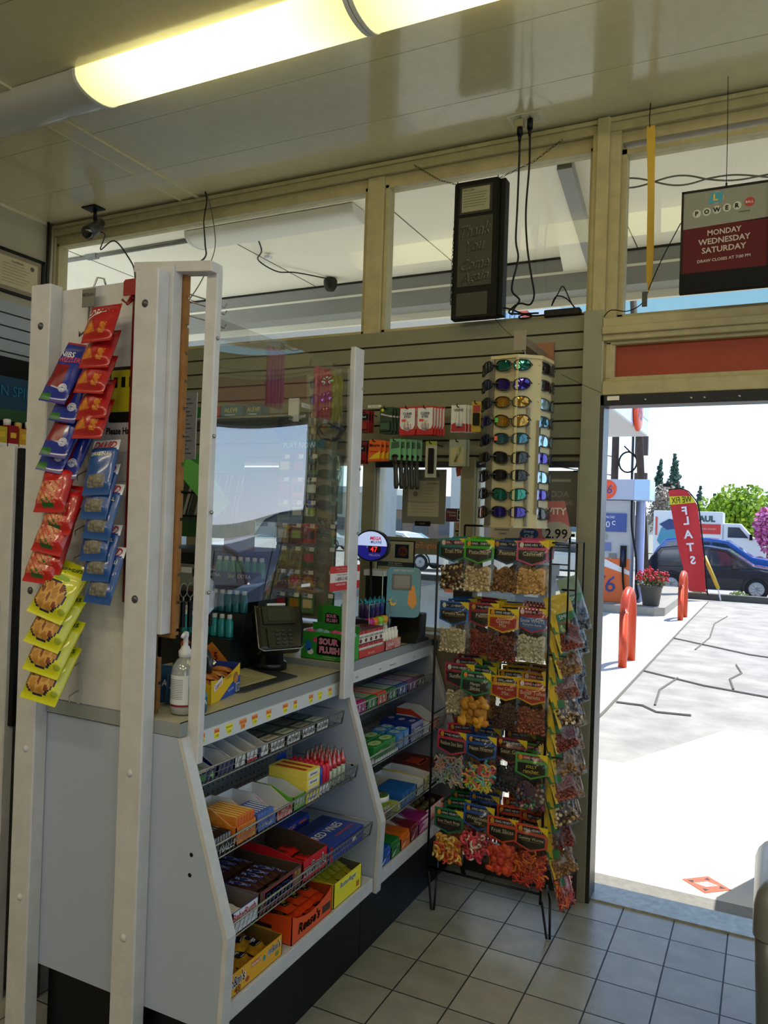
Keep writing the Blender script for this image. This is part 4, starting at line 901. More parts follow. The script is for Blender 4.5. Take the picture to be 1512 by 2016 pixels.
# awning topped wire rack
r = thing('awning_rack', 'black wire rack with a striped scalloped awning and green board behind the guard', 'display rack', (-2.42, 3.0, 0))
m = MB(); gs = mat('5A6064', .5, c2='3E4448', scale=6)
for i in range(16):
    x0 = -2.72+.034*i
    m.add([(x0, 2.93, 1.80-.0*i), (x0+.032, 2.93, 1.80), (x0+.032+.12, 2.72, 1.60), (x0+.12, 2.72, 1.60)], [(0, 1, 2, 3)], mat('7A7E80', .5) if i % 2 else mat('16221E', .5))
    m.add([(x0+.12, 2.72, 1.60), (x0+.152, 2.72, 1.60), (x0+.150, 2.72, 1.585), (x0+.136, 2.72, 1.575), (x0+.122, 2.72, 1.585)], [(0, 1, 2, 3, 4)], mat('16221E', .5))
part(m, 'awning', r)
m = MB()
for i in range(9): x0 = -2.72+.066*i; m.tube([(x0, 2.926, 1.806), (x0+.12, 2.716, 1.606)], .004, K_, 5)
for p in ([(-2.72, 2.93, 1.805), (-2.18, 2.93, 1.805)], [(-2.60, 2.718, 1.603), (-2.06, 2.718, 1.603)], [(-2.66, 2.83, 1.71), (-2.12, 2.83, 1.71)]): m.tube(p, .005, K_, 6)
for x in (-2.72, -2.18): m.tube([(x+(.12 if x < -2.5 else 0), 2.94, 1.456), (x, 2.94, 1.81)], .008, K_, 6)
part(m, 'wire_frame', r)
gb = mat('2E7A2A', .45, c2='1E5A34', scale=2)
m = MB(); m.box(-2.75, 2.945, 1.5, -2.20, 2.955, 1.90, gb); part(m, 'green_board', r)
m = MB(); m.prism([(-2.33, 1.86), (-2.20, 1.80), (-2.08, 1.66), (-2.16, 1.60), (-2.36, 1.78)], 2.70, 2.705, 1, mat('5AA84A', .5)); 
for i in range(14): m.box(-2.34+.018*i, 2.697, 1.60+.0*i, -2.337+.018*i, 2.6995, 1.60, mat('CFE8C0', .5))
part(m, 'green_mesh_panel', r)
m = MB(); m.box(-2.95, 3.40, 1.58, -2.10, 3.405, 1.87, mat('1E2A26', .5)); m.box(-2.9, 3.395, 1.62, -2.6, 3.40, 1.84, mat('2E5A3A', .5)); m.box(-2.55, 3.395, 1.62, -2.2, 3.40, 1.84, mat('3A4448', .5)); solo(m, 'dark_backboard', 'added dark board blocking the bright window behind the awning rack', 'board')  # board added to keep the window's brightness out from behind the guard
# key rings
for i in range(6):
    m = MB(); x = -1.66+.011*i; y = 1.90+.02*i
    m.tube([(x, y+.017*math.cos(a*PI/7), 1.372+.022*math.sin(a*PI/7)) for a in range(14)], .0016, M_steel, 6, True); m.tube([(x, y, 1.35), (x, y, 1.335)], .003, M_steel); m.box(x-.004, y-.007, 1.255, x+.004, y+.007, 1.335, K_)
    solo(m, 'key_ring', 'steel key ring with a black strap hanging beside the brown slat edge', 'key ring', 'key rings by the slat edge')
m = MB(); m.box(-1.72, 1.893, 1.784, -1.60, 1.897, 1.992, mat('B8B4B8', .5))
for k in range(14): m.box(-1.70, 1.8922, 1.80+.013*k, -1.615-.01*(k % 3), 1.893, 1.804+.013*k, mat('6A686C', .6))
m.tube([(-1.66, 1.895, 1.975), (-1.66, 1.80, 1.985), (-1.60, 1.713, 1.99)], .002, M_steel, 5); solo(m, 'white_card_pack', 'tall white printed card hanging between the slat edge and the thin post', 'card')
# hanging sleeves on the acrylic
def sleeve(y0, y1, z0, z1, hx, label, n_=5):
    r = thing('sleeve_pack', label, 'sleeve', (-1.40, (y0+y1)/2, z0))
    m = MB()
    for i in range(n_): y = y0+.006+(y1-y0-.012)*(i+.5)/n_; m.tube([(-1.402, y, z0+.01), (-1.402, y, z1-.03)], (y1-y0)/n_*.42, mat(hx, .45), 8)
    part(m, 'coloured_straws', r)
    m = MB(); m.sheet(6, 10, lambda i, j: (-1.396+.002*math.sin(9*i+6*j), y0+(y1-y0)*i, z0-.005+(z1-z0+.01)*j), M_film); m.sheet(2, 2, lambda i, j: (-1.409, y0+(y1-y0)*i, z0-.005+(z1-z0+.01)*j), M_film); part(m, 'film_bag', r)
sleeve(1.976, 2.076, 1.945, 2.172, '7A2A5E', 'purple sleeve of straws taped high on the acrylic guard')
sleeve(2.256, 2.37, 1.948, 2.163, 'A82A50', 'pink red sleeve taped to the acrylic beside a yellow one')
sleeve(2.372, 2.455, 1.948, 2.155, '9A8E1E', 'yellow sleeve taped to the acrylic near its end post')
m = MB(); m.box(-1.3768, 2.365, 1.355, -1.3758, 2.584, 1.443, mat('B8221C', .4)); m.box(-1.3758, 2.365, 1.385, -1.3754, 2.584, 1.418, mat('D4C8C4', .5))
m.text('To Report an Unlawful Tobacco Sale, Call:', (-1.3753, 2.475, 1.411), YP, ZP, .007, K_, .19); m.text('1-800-5 ASK-4-ID', (-1.3753, 2.475, 1.397), YP, ZP, .014, K_, .17)
m.text('The Sale of Tobacco to Persons Under 21', (-1.3757, 2.475, 1.434), YP, ZP, .006, mat('E8B8B0', .5), .19); m.text('is prohibited by law and subject to penalties', (-1.3757, 2.475, 1.425), YP, ZP, .006, mat('E8B8B0', .5), .19); m.text('BUSINESS LICENSE', (-1.3757, 2.44, 1.377), YP, ZP, .006, wt, .1)
solo(m, 'red_warning_sticker', 'red and white tobacco warning sticker at the lower end of the acrylic guard', 'sticker')
m = MB(); m.box(-1.3775, 2.18, 1.383, -1.377, 2.235, 1.393, wt); solo(m, 'white_tape_label', 'narrow white tape label stuck near the lower edge of the acrylic', 'sticker')
m = MB(); m.box(-1.42, 2.21, 1.985, -1.4195, 2.27, 2.0, wt); m.text('30.5oz', (-1.4192, 2.24, 1.992), YP, ZP, .007, K_); solo(m, 'white_price_strip', 'small white price strip beside the pink sleeve', 'price label')
for i, (y, zz) in enumerate(((1.74, 1.42), (1.765, 1.37))):
    m = MB(); m.blob((-1.43, y, zz), (.02, .03, .05), mat('C8CCE0', .4)); m.blob((-1.43, y+.004, zz+.04), (.014, .02, .03), mat('C8CCE0', .4)); solo(m, 'cotton_glove', 'white bundled glove in a bag hanging behind the thin post, %s one' % ['upper', 'lower'][i], 'glove')
m = MB(); m.box(-1.425, 2.40, 1.63, -1.423, 2.52, 1.86, clear('CFE0DC', .12, .08, name='blister', haze=.1)); m.tube([(-1.415, 2.44, 1.70), (-1.41, 2.46, 1.78), (-1.415, 2.45, 1.84)], .012, clear('CFE0DC', .2, .05, name='blister2', haze=.1), 8); solo(m, 'clear_blister', 'large clear empty blister bag hanging by the acrylic end post', 'bag')
# Sour Flush display on the far counter
z2 = 1.0685
r = thing('green_candy_display', 'bright green and pink candy display box standing on the step of the far counter', 'display box', (-1.50, 2.56, z2))
gr_ = mat('3FA82A', .35, c2='2E8A3A', scale=8); pk = mat('D8408A', .4)
m = MB(); m.box(-1.618, 2.575, z2, -1.408, 2.577, z2+.105, gr_); m.box(-1.41, 2.575, z2, -1.408, 2.66, z2+.10, gr_); m.box(-1.618, 2.575, z2, -1.616, 2.66, z2+.10, gr_); m.box(-1.618, 2.658, z2, -1.408, 2.66, z2+.13, gr_); m.box(-1.618, 2.575, z2, -1.408, 2.66, z2+.002, gr_)
m.box(-1.575, 2.66, z2+.08, -1.49, 2.664, z2+.20, gr_)
part(m, 'carton', r)
m = MB()
def logo(xc, zc, s, yy):
    m.prism([(xc+(-.055)*s, zc+(.0)*s), (xc-.058*s, zc-.03*s), (xc-.05*s, zc-.036*s), (xc+.054*s, zc-.036*s), (xc+.06*s, zc-.028*s), (xc+.056*s, zc+.02*s), (xc+.03*s, zc+.034*s), (xc-.04*s, zc+.038*s), (xc-.056*s, zc+.03*s)], yy-.001, yy, 1, K_)
    for q, c_ in ((0, wt), (1, pk)):
        m.text('SOUR', (xc-.004*s, yy-.0014-.0004*q, zc+.017*s), XP, ZP, .026*s-q*.002*s, c_, .10*s, 0, .05 if not q else .012); m.text('FLUSH', (xc, yy-.0014-.0004*q, zc-.015*s), XP, ZP, .026*s-q*.002*s, c_, .105*s, 0, .05 if not q else .012)
logo(-1.49, z2+.055, 1, 2.575); logo(-1.532, z2+.15, .55, 2.66)
m.text('Candy Plunger with', (-1.49, 2.5745, z2+.013), XP, ZP, .007, mat('D8F0C8', .5), .09); m.text('Sour Powder Dip', (-1.49, 2.5745, z2+.005), XP, ZP, .006, mat('D8F0C8', .5), .08)
m.add([(-1.555+.009*math.cos(a*PI/6), 2.5744, z2+.075+.009*math.sin(a*PI/6)) for a in range(12)], [tuple(range(12))], pk)
m.add([(-1.585+.016*math.cos(a*PI/6), 2.5744, z2+.05+.02*math.sin(a*PI/6)) for a in range(12)], [tuple(range(12))], mat('2A6AC0', .4)); m.add([(-1.575+.014*math.cos(a*PI/6), 2.5744, z2+.028+.012*math.sin(a*PI/6)) for a in range(12)], [tuple(range(12))], mat('D8E4E8', .4))
part(m, 'print', r)
for i in range(6):
    m = MB(); m.lathe([(.012, 0), (.013, .03), (.02, .034), (.02, .044), (.006, .05), (.0, .052)], mat(['D84A90', '7AA8B8', '7AA8B8', 'D84A90', 'E06AA0', '8AB8C0'][i], .3), 12, None, (-1.60+.035*i, 2.61+.015*(i % 2), z2+.06))
    solo(m, 'plunger_candy', '%s plunger shaped candy poking out of the green display' % ['pink', 'pale blue', 'pale blue', 'pink', 'pink', 'pale blue'][i], 'candy', '%s plunger candies in the green display' % ['pink', 'pale blue', 'pale blue', 'pink', 'pink', 'pale blue'][i])
# red tray of hazelnut spread packs (two tiers) 
tray('spread_box', 'low red tray carton of hazelnut snack packs on the far counter', -1.414, 2.67, 2.90, z2, .13, .03, .03, mat('C4261E', .35), mat('C4261E', .5), [('*', wt, .01, -.03, .014), ('nutella', mat('E8B0A8', .4), .010, .0, .014)])
wtn = mat('E6E2DC', .4); nb = mat('5A2A1C', .4)
for row in range(2):
    for tier in range(2):
        for i in range(5):
            m = MB(); y = 2.675+.044*i; x = -1.42-.055*row; zz = z2+.004+.052*tier
            m.box(x-.05, y, zz, x, y+.041, zz+.048, wtn); m.box(x-.05, y, zz+.048, x, y+.041, zz+.050, nb); m.box(x, y, zz+.036, x+.0005, y+.041, zz+.048, RED); m.text('nutella', (x+.0007, y+.02, zz+.026), YP, ZP, .010, K_, .036); m.add([(x+.0008, y+.02+.011*math.cos(a*PI/6), zz+.010+.008*math.sin(a*PI/6)) for a in range(12)], [tuple(range(12))], nb)
            solo(m, 'spread_pack', 'white and red hazelnut snack pack, %s tier of the low red tray' % ['lower', 'upper'][tier], 'snack pack', '%s tier of hazelnut packs' % ['lower', 'upper'][tier])
tray('chocolate_box', 'red and white chocolate egg box beside the hazelnut packs', -1.414, 2.905, 3.055, z2, .11, .04, .045, mat('C4302A', .35, c2='D8B0A0', scale=30), RED, [('kinder', wt, .018, -.02, .024, {'w': .09, 'shear': .2}), ('joy', wt, .014, .05, .02)])
for row in range(2):
    for i in range(5):
        m = MB(); pill(m, .026, .075, .02, mat('E8E4D8', .35), None, None, 6, 8, [('K', mat('E09A40', .4), .010, 0, .03)], .08, 2.4, i, .1); o = m.build('chocolate_egg_pack'); tag(o, 'pointed cream white chocolate pack standing in the red and white box', 'chocolate', 'cream white chocolate packs'); o.location = (-1.43-.045*row, 2.925+.027*i, z2+.012); o.rotation_euler = (-.05, .05*(i-2), PI/2)
for i, (hx, nm) in enumerate((('C81E8A', 'magenta'), ('E07A1E', 'orange'), ('8AC82E', 'lime'), ('E0A01E', 'amber'))):
    m = MB(); x, y = -1.475, 2.93+.045*i; m.lathe([(.016, 0), (.018, .01), (.017, .05), (.02, .055), (.02, .075), (.014, .08)], [clear('D8D8D0', .08, .1, haze=.3, name='toyclear'), mat('D0D0C8', .3), mat(hx, .3), mat(hx, .3), mat(hx, .3)], 14, None, (x-.03, y, z2+.045))
    solo(m, 'toy_candy', '%s collared toy candy behind the cream chocolate packs' % nm, 'toy candy')
    for q in range(2):
        m = MB(); xx = x-.045-.02*q; m.lathe([(.013, 0), (.014, .05), (.012, .06)], mat(['3A2A5A', '1E2E6A', '4A2A6A', '22307A'][i], .3), 12, None, (xx, y, z2+.125)); m.tube([(xx-.014, y, z2+.19), (xx-.006, y-.012, z2+.205), (xx, y, z2+.185), (xx+.008, y+.012, z2+.207), (xx+.014, y, z2+.19), (xx+.01, y, z2+.165)], .0038, mat('2AA8C8', .3), 6)
        solo(m, 'ribbon_bottle', 'dark candy bottle with a bright blue ribbon top behind the toy candies', 'candy bottle', 'blue ribbon topped candy bottles')
m = MB(); m.box(-1.60, 2.91, z2, -1.50, 3.10, z2+.12, mat('2A1E2A', .5)); m.tube([(-1.495, 2.905, z2+.185), (-1.495, 3.10, z2+.185)], .002, M_steel); m.tube([(-1.495, 2.905, z2), (-1.495, 2.905, z2+.185)], .002, M_steel); m.tube([(-1.495, 3.10, z2), (-1.495, 3.10, z2+.185)], .002, M_steel)
solo(m, 'wire_riser', 'dark riser with a thin wire rail holding the blue ribbon bottles', 'riser')
m = MB()
rnd = random.Random(3)
for i in range(26):
    x, y = -1.62+rnd.uniform(-.05, .05), 2.80+rnd.uniform(-.06, .06); h = rnd.uniform(.08, .2); m.add([(x, y, z2+.03), (x+.02, y, z2+.03+h*.5), (x+rnd.uniform(-.02, .02), y, z2+.03+h), (x-.012, y, z2+.03+h*.6)], [(0, 1, 2, 3)], mat(['2E7A2E', '4A8A3A', '8A5A6A'][i % 3], .5))
m.lathe([(.03, 0), (.035, .05)], mat('3A2A22', .6), 12, None, (-1.62, 2.80, z2)); solo(m, 'small_plant', 'small leafy green plant with pink flowers behind the hazelnut packs', 'plant')
# Lottery check-in terminal
r = thing('lottery_terminal', 'teal lottery ticket checker with an orange tie picture on a black base', 'ticket checker', (-1.46, 3.20, z2))
LM = Matrix.Translation((-1.475, 3.20, z2+.215)) @ Matrix.Rotation(math.radians(22), 4, 'Z') @ Matrix.Rotation(math.radians(-14), 4, 'X')
tl = mat('1E8AA8', .3, c2='1878A0', scale=10)
m = MB(); 
def rrect(w_, h_, r_, n=5):
    P = []
    for (cx, cy, a0) in ((w_/2-r_, h_/2-r_, 0), (-w_/2+r_, h_/2-r_, 1), (-w_/2+r_, -h_/2+r_, 2), (w_/2-r_, -h_/2+r_, 3)):
        for q in range(n+1): a = (a0+q/n)*PI/2; P.append((cx+r_*math.cos(a), cy+r_*math.sin(a)))
    return P
m.prism(rrect(.15, .225, .02), -.03, .0, 1, tl, LM); m.prism(rrect(.152, .228, .022), 0, .04, 1, K_, LM); part(m, 'face_shell', r)
m = MB(); m.prism(rrect(.088, .072, .006), -.034, -.03, 1, mat('2A3238', .3), LM); m.prism(rrect(.07, .056, .004), -.0352, -.034, 1, mat('4A5258', .2), LM)
for i in range(5): pass
part(m, 'screen', r)
for o_ in ():
    pass
m = MB(); oc = mat('E0902A', .4)
m.prism([(.028, .03), (.05, .03), (.062, -.05), (.045, -.075), (.02, -.052)], -.0312, -.03, 1, oc, LM)
m.prism([(-.045+.018*math.cos(a*PI/8)*(1 if a % 2 else .8), -.045+.02*math.sin(a*PI/8)*(1 if a % 2 else .8)) for a in range(16)], -.0312, -.03, 1, mat('E8B83A', .4), LM); m.prism([(-.042+.012*math.cos(a*PI/5), -.040+.012*math.sin(a*PI/5)) for a in range(10)], -.0318, -.031, 1, tl, LM)
m.text('DID YOU WIN?', (0, -.0312, .098), XP, ZP, .010, wt, .09, M=LM); part(m, 'print', r)
# move the screen up on the face
for ch in r.children:
    if ch.name.startswith('screen'): ch.location = LM.to_3x3() @ V((-.008, 0, .045))
m = MB(); m.prism([(3.14, z2), (3.30, z2), (3.29, z2+.02), (3.25, z2+.03), (3.26, z2+.13), (3.19, z2+.13), (3.18, z2+.05)], -1.53, -1.38, 0, K_); part(m, 'stand', r, .008)
m = MB(); m.box(-1.64, 3.14, z2, -1.55, 3.34, z2+.29, mat('121214', .3)); m.box(-1.55, 3.13, z2, -1.548, 3.135, z2+.31, wt); m.box(-1.645, 3.13, z2+.29, -1.545, 3.35, z2+.315, mat('C8CCD0', .4)); solo(m, 'black_cabinet', 'black upright cabinet box with a pale top behind the ticket checker', 'box')
m = MB(); m.box(-1.64, 3.25, 1.365, -1.45, 3.256, 1.52, K_); m.box(-1.635, 3.2494, 1.42, -1.455, 3.25, 1.515, mat('9A9680', .5)); m.box(-1.635, 3.2494, 1.375, -1.455, 3.25, 1.398, mat('9A9680', .5)); m.box(-1.635, 3.2492, 1.398, -1.455, 3.25, 1.42, mat('28323A', .4)); m.box(-1.548, 3.2485, 1.438, -1.478, 3.249, 1.502, mat('122030', .3)); m.add([(-1.508+.024*math.cos(a*PI/10), 3.2482, 1.47+.024*math.sin(a*PI/10)) for a in range(20)], [tuple(range(20))], mat('5A3028', .4)); m.text('76', (-1.508, 3.248, 1.47), XP, ZP, .022, K_); m.text('ay!', (-1.605, 3.249, 1.45), XP, ZP, .018, K_); m.text('ly', (-1.61, 3.249, 1.485), XP, ZP, .018, K_); m.text('Ask for Application', (-1.545, 3.249, 1.413), XP, ZP, .008, wt, .09); m.text('or visit DriveMoney.com', (-1.545, 3.249, 1.404), XP, ZP, .007, wt, .1)
m.tube([(-1.62, 3.253, 1.38), (-1.62, 3.253, z2)], .003, wt, 6)
solo(m, 'gas_card_sign', 'cream and navy fuel card application sign behind the ticket checker', 'sign')
# round jackpot sign
r = thing('jackpot_sign', 'oval lit blue jackpot sign reading 47 million beside the end post', 'sign', (-1.60, 3.10, 1.42))
E_ = lambda rx, rz, n=32: [(-1.595+rx*math.cos(a*2*PI/n), 1.495+rz*math.sin(a*2*PI/n)) for a in range(n)]
m = MB(); m.prism(E_(.088, .072), 3.095, 3.12, 1, mat('15161E', .3)); part(m, 'rim', r, .002)
m = MB(); el = E_(.08, .064); up_ = [p for p in el if p[1] >= 1.494]; dn = [p for p in el if p[1] <= 1.496]
m.prism(up_, 3.0935, 3.0949, 1, mat('B8C8F4', .4, emit=.5)); m.prism(dn, 3.0935, 3.0949, 1, mat('1E1E8A', .3, emit=.35)); part(m, 'face', r)
m = MB(); m.text('MEGA', (-1.572, 3.093, 1.529), XP, ZP, .016, mat('C01E3A', .4, emit=.3), .06, .2, .03); m.text('MILLIONS', (-1.568, 3.093, 1.512), XP, ZP, .012, mat('182050', .4), .055, .2, .02); m.text('$', (-1.613, 3.093, 1.49), XP, ZP, .012, wt); m.box(-1.606, 3.0925, 1.466, -1.545, 3.0935, 1.494, mat('300810', .3)); m.text('47', (-1.578, 3.092, 1.48), XP, ZP, .024, mat('FF2A2A', .4, emit=1.6), None, 0, .0); m.text('MILLION', (-1.575, 3.093, 1.454), XP, ZP, .010, wt, .055); part(m, 'lettering', r)
m = MB(); m.tube([(-1.60, 3.11, 1.425), (-1.60, 3.14, 1.08)], .006, K_); part(m, 'stem', r)
# pegged cards column behind and beside the end post
cols = [('3A5A3A', 'green'), ('8A7A3A', 'olive'), ('2A2A2E', 'black'), ('6A3A2A', 'russet'), ('4A6A3A', 'leaf green'), ('B04A2A', 'orange'), ('5A7A5A', 'sage'), ('3A3A44', 'slate')]
cn = 0
for c_, (x, y) in enumerate(((-2.02, 3.02), (-1.945, 3.02), (-1.872, 3.02), (-1.80, 3.08))):
    for k in range(8):
        hx, nm = cols[(k*3+c_*2) % 8]; zt = 1.90-.105*k
        if zt < 1.2: continue
        r = thing('air_freshener', '%s hanging card, %s of the %s pegged column by the end post' % (nm, ['topmost', 'second', 'third', 'fourth', 'fifth', 'sixth', 'seventh', 'lowest'][k], ['first', 'second', 'third', 'last'][c_]), 'air freshener', (x, y, zt-.09))
        m = MB(); m.box(x-.033, y, zt-.092, x+.033, y+.003, zt, mat(hx, .4)); m.box(x-.024, y-.0008, zt-.07, x+.024, y, zt-.032, mat(['C8B88A', '9A2A2A', '1E1E22', 'C8C8B8', '8AA83A', '4A4E52', 'B8404A', 'A87A2A'][(k+c_) % 8], .4)); m.text(['Tree', 'Black Ice', 'New Car', 'Vanilla'][k % 4], (x, y-.001, zt-.016), XP, ZP, .012, wt, .05); part(m, 'card', r)
        m = MB(); m.tube([(x, y+.02, zt-.005), (x, y-.03, zt-.005)], .002, M_steel); m.box(x+.02, y-.032, zt-.02, x+.045, y-.031, zt-.002, W2); part(m, 'peg', r)
m = MB(); m.box(-2.07, 3.05, 1.15, -1.765, 3.06, 1.96, mat('6A6A5A', .6)); solo(m, 'peg_board', 'upright board carrying the pegged hanging cards beyond the acrylic', 'board')
m = MB(); m.box(-2.03, 3.0, 1.915, -1.80, 3.004, 1.965, mat('1E5A6A', .5)); m.text('PLAY NOW', (-1.93, 2.999, 1.94), XP, ZP, .026, mat('C8D4C8', .5), .17); solo(m, 'play_now_sign', 'teal sign reading play now above the pegged cards', 'sign')
# small goods on the slat panel ledge behind the guard
for i, (x, w_, hx, s, c_) in enumerate(((-2.69, .09, 'B0241E', 'TYLENOL', wt), (-2.565, .13, '1E6A8A', 'ALEVE', YEL), (-2.42, .10, '1E5A74', 'ALEVE', YEL), (-2.85, .12, '2E6A3A', 'ADVIL', wt), (-3.0, .12, '8A8A7A', 'BAYER', wt))):
    m = MB(); m.box(x-w_/2, 3.31, 2.128, x+w_/2, 3.38, 2.19, mat(hx, .4)); m.text(s, (x, 3.309, 2.165), XP, ZP, .022, c_, w_*.8); m.box(x-w_*.3, 3.3092, 2.138, x+w_*.2, 3.31, 2.142, wt)
    solo(m, 'medicine_box', '%s medicine box on the ledge behind the thin post' % ['red', 'wide blue', 'narrower blue', 'green', 'grey'][i], 'medicine box')
m = MB(); m.box(-3.1, 3.29, 2.118, -2.2, 3.438, 2.127, M_grey); solo(m, 'wall_ledge', 'narrow ledge on the slat panel carrying the medicine boxes', 'shelf')
for i in range(2):
    m = MB(); x = -2.2+.24*i; m.tube([(x-.1, 3.36, 2.06), (x-.06, 3.33, 2.10), (x, 3.32, 2.09), (x+.07, 3.33, 2.05), (x+.02, 3.35, 2.0), (x-.07, 3.36, 2.02)], .016, mat('26282A', .5), 8, True); m.box(x-.03, 3.35, 2.10, x+.03, 3.36, 2.22, mat('B8A88A', .5) if i else wt)
    solo(m, 'cable_pack', '%s black coiled cable pack hanging behind the coloured sleeves' % ['left', 'right'][i], 'cable')
# ================================================================= CHIP STRIPS ON THE PARTITION
def chipbag(name, w, h, t, front, texts, back=None, seed=0, wr=.07):
    m = MB(); pill(m, w, h, t, front, back, None, 26, 32, texts, .06, 2.4, seed, wr)
    m.box(-w/2, -.0006, 0, w/2, .0006, .005, front(.9, .7) if callable(front) else front)
    return m
cup_ = mat('C8861E', .5, c2='A85A14', scale=40)
redb = mat('A01418', .28, coat=.4); blb = mat('1A2C8C', .25, coat=.5); yeb = mat('C8C818', .28, coat=.4)
def redf(u, v):   # cheesy cracker pictures on the red bag
    if .18 < v < .52 and .12 < u < .5 and abs((v-.52)+(u-.3)*.2) > abs(u-.3)*1.5: return cup_
    if .15 < v < .45 and .62 < u < .82 and (v*9+u*7) % 1 > .2: return cup_
    return redb
def place(mb, name, label, cat, grp, loc, tilt, yaw_=0, roll=0, proto=None):
    if proto is None: o = mb.build(name)
    else: o = proto.copy(); COL.objects.link(o)
    tag(o, label, cat, grp); o.location = loc; o.rotation_euler = (-tilt, roll, yaw_)
    return o
# red cracker bags, right strip : top centre x, z and how far the foot swings out
t1 = [('#', redb, .03, 0, .105, {'w': .10}), ('CHEEZ-IT', wt, .022, .002, .097, {'w': .088, 'shear': .2, 'rot': .1}), ('#', wt, .004, -.02, .078, {'w': .045, 'rot': .3})]
pr_ = None
for k, (x, zt) in enumerate(((-1.655, 2.195), (-1.668, 2.125), (-1.678, 2.055), (-1.672, 1.985), (-1.678, 1.93))):
    pr_ = place(chipbag('cheese', .10, .125, .035, redf, t1, seed=3), 'cracker_bag', 'red cheese cracker bag on the right clip strip, %s from the top' % ['first', 'second', 'third', 'fourth', 'fifth'][k], 'snack bag', 'red cheese cracker bags', (x-.01, 1.545+.006*(k % 2), zt-.118), .42, .12, .06*(k % 3-1), pr_)
# blue licorice bags, left strip
def licf(u, v):
    if .22 < v < .58 and .12 < u+.0*v < .66: return mat('8A1420', .3, c2='5A0E18', scale=60)
    if v < .12 and u < .4: return mat('2A6A2A', .35)
    if v > .965 or v < .02: return mat('9A1A24', .35)
    return blb
t2 = [('NIBS', wt, .018, -.012, .152, {'w': .05}), ("TWIZZLERS", mat('D84A4A', .3), .016, 0, .135, {'w': .085, 'rot': .08}), ('o', wt, .026, .022, .045, {'w': .026}), ('o', blb, .024, .022, .045, {'w': .024}), ('NET WT', wt, .008, .022, .049, {'w': .02}), ('BIG', wt, .007, .022, .04, {'w': .018})]
pr_ = None
for k, (x, zt) in enumerate(((-1.81, 2.108), (-1.79, 2.055), (-1.815, 2.0), (-1.80, 1.955), (-1.835, 1.915), (-1.80, 1.90))):
    yy = 1.525+.018*(k % 3)
    pr_ = place(chipbag('lic', .088, .20, .03, licf, t2, seed=5), 'licorice_bag', 'blue licorice bag on the left clip strip, %s from the top' % ['first', 'second', 'third', 'fourth', 'fifth', 'lowest'][k], 'candy bag', 'blue licorice bags', (x+.004, yy, zt-.195+.0), .42, .18, .16-.03*(k % 2), pr_)
# seed bags
def seedf(u, v):
    if .12 < v < .34 and .2 < u < .8: return mat('8A8478', .5, c2='4A4640', scale=120)
    if v > .80: return wt
    return mat('1E4A8C', .28, coat=.3)
t3 = [('DAVID', mat('B81E2A', .4), .026, 0, .148, {'w': .075, 'shear': .1, 'bold': .03}), ('ORIGINAL', mat('E0D8B0', .4), .011, 0, .118, {'w': .07}), ('#', mat('1E4A8C', .3), .01, 0, .133, {'w': .085})]
pr_ = None
for k, (x, zt) in enumerate(((-1.655, 1.812), (-1.662, 1.745), (-1.65, 1.69), (-1.658, 1.63), (-1.645, 1.575), (-1.635, 1.515))):
    pr_ = place(chipbag('seed', .092, .165, .028, seedf, t3, seed=8), 'seed_bag', 'blue sunflower seed bag below the red bags, %s from the top' % ['first', 'second', 'third', 'fourth', 'fifth', 'lowest'][k], 'seed bag', 'blue seed bags', (x-.008, 1.56, zt-.155), .32, .1, .05*(k % 3-1), pr_)
# red puffs and snack-mix bags, left strip middle
def pufff(u, v):
    if .15 < v < .6 and abs(u-.45) < .33 and ((u*5+v*7) % 1) > .25: return mat('D8A878', .5, c2='B0301A', scale=50)
    if .1 < v < .25 and .3 < u < .7: return mat('1E5A2A', .4)
    return mat('B01418', .28, coat=.4)
pr_ = None
for k, (x, zt) in enumerate(((-1.815, 1.745), (-1.80, 1.685), (-1.82, 1.63), (-1.83, 1.57), (-1.85, 1.545))):
    pr_ = place(chipbag('puff', .105, .15, .045, pufff, [('#', mat('C81E1E', .3), .02, 0, .12, {'w': .08})], seed=11), 'snack_mix_bag', 'glossy red snack bag hanging between the blue and yellow bags, %s from the top' % ['first', 'second', 'third', 'fourth', 'lowest'][k], 'snack bag', 'red snack mix bags', (x+.006, 1.53+.01*(k % 2), zt-.14), .38, .12, .08*(k % 3-1)+.06, pr_)
# yellow onion ring bags
def yelf(u, v):
    a, b = (u-.44)/.40, (v-.36)/.27; r2 = a*a+b*b
    if r2 < .82:
        q = (math.sin(u*26)+math.sin(v*22+u*9)); return mat('B07A30', .5) if q > .1 else mat('7A3A1E', .5) if q < -1.1 else mat('C8984A', .5)
    if r2 < 1: return mat('12183A', .35)
    return yeb
t4 = [('o', mat('8AA81E', .4), .016, .0, .118, {'w': .05}), ('Funyuns', mat('1E5A2A', .4), .026, .0, .148, {'w': .10, 'rot': .25}), ('o', mat('9AA020', .4), .018, .045, .03, {'w': .018})]
pr_ = None
for k, (x, zt) in enumerate(((-1.782, 1.482), (-1.79, 1.40), (-1.79, 1.325), (-1.795, 1.248))):
    pr_ = place(chipbag('yellow', .115, .172, .05, yelf, t4, seed=15), 'onion_ring_bag', 'yellow onion ring snack bag low on the left strip, %s from the top' % ['first', 'second', 'third', 'lowest'][k], 'snack bag', 'yellow onion ring bags', (x-.012, 1.515, zt-.170), .45, .24, .30-.04*k, pr_)
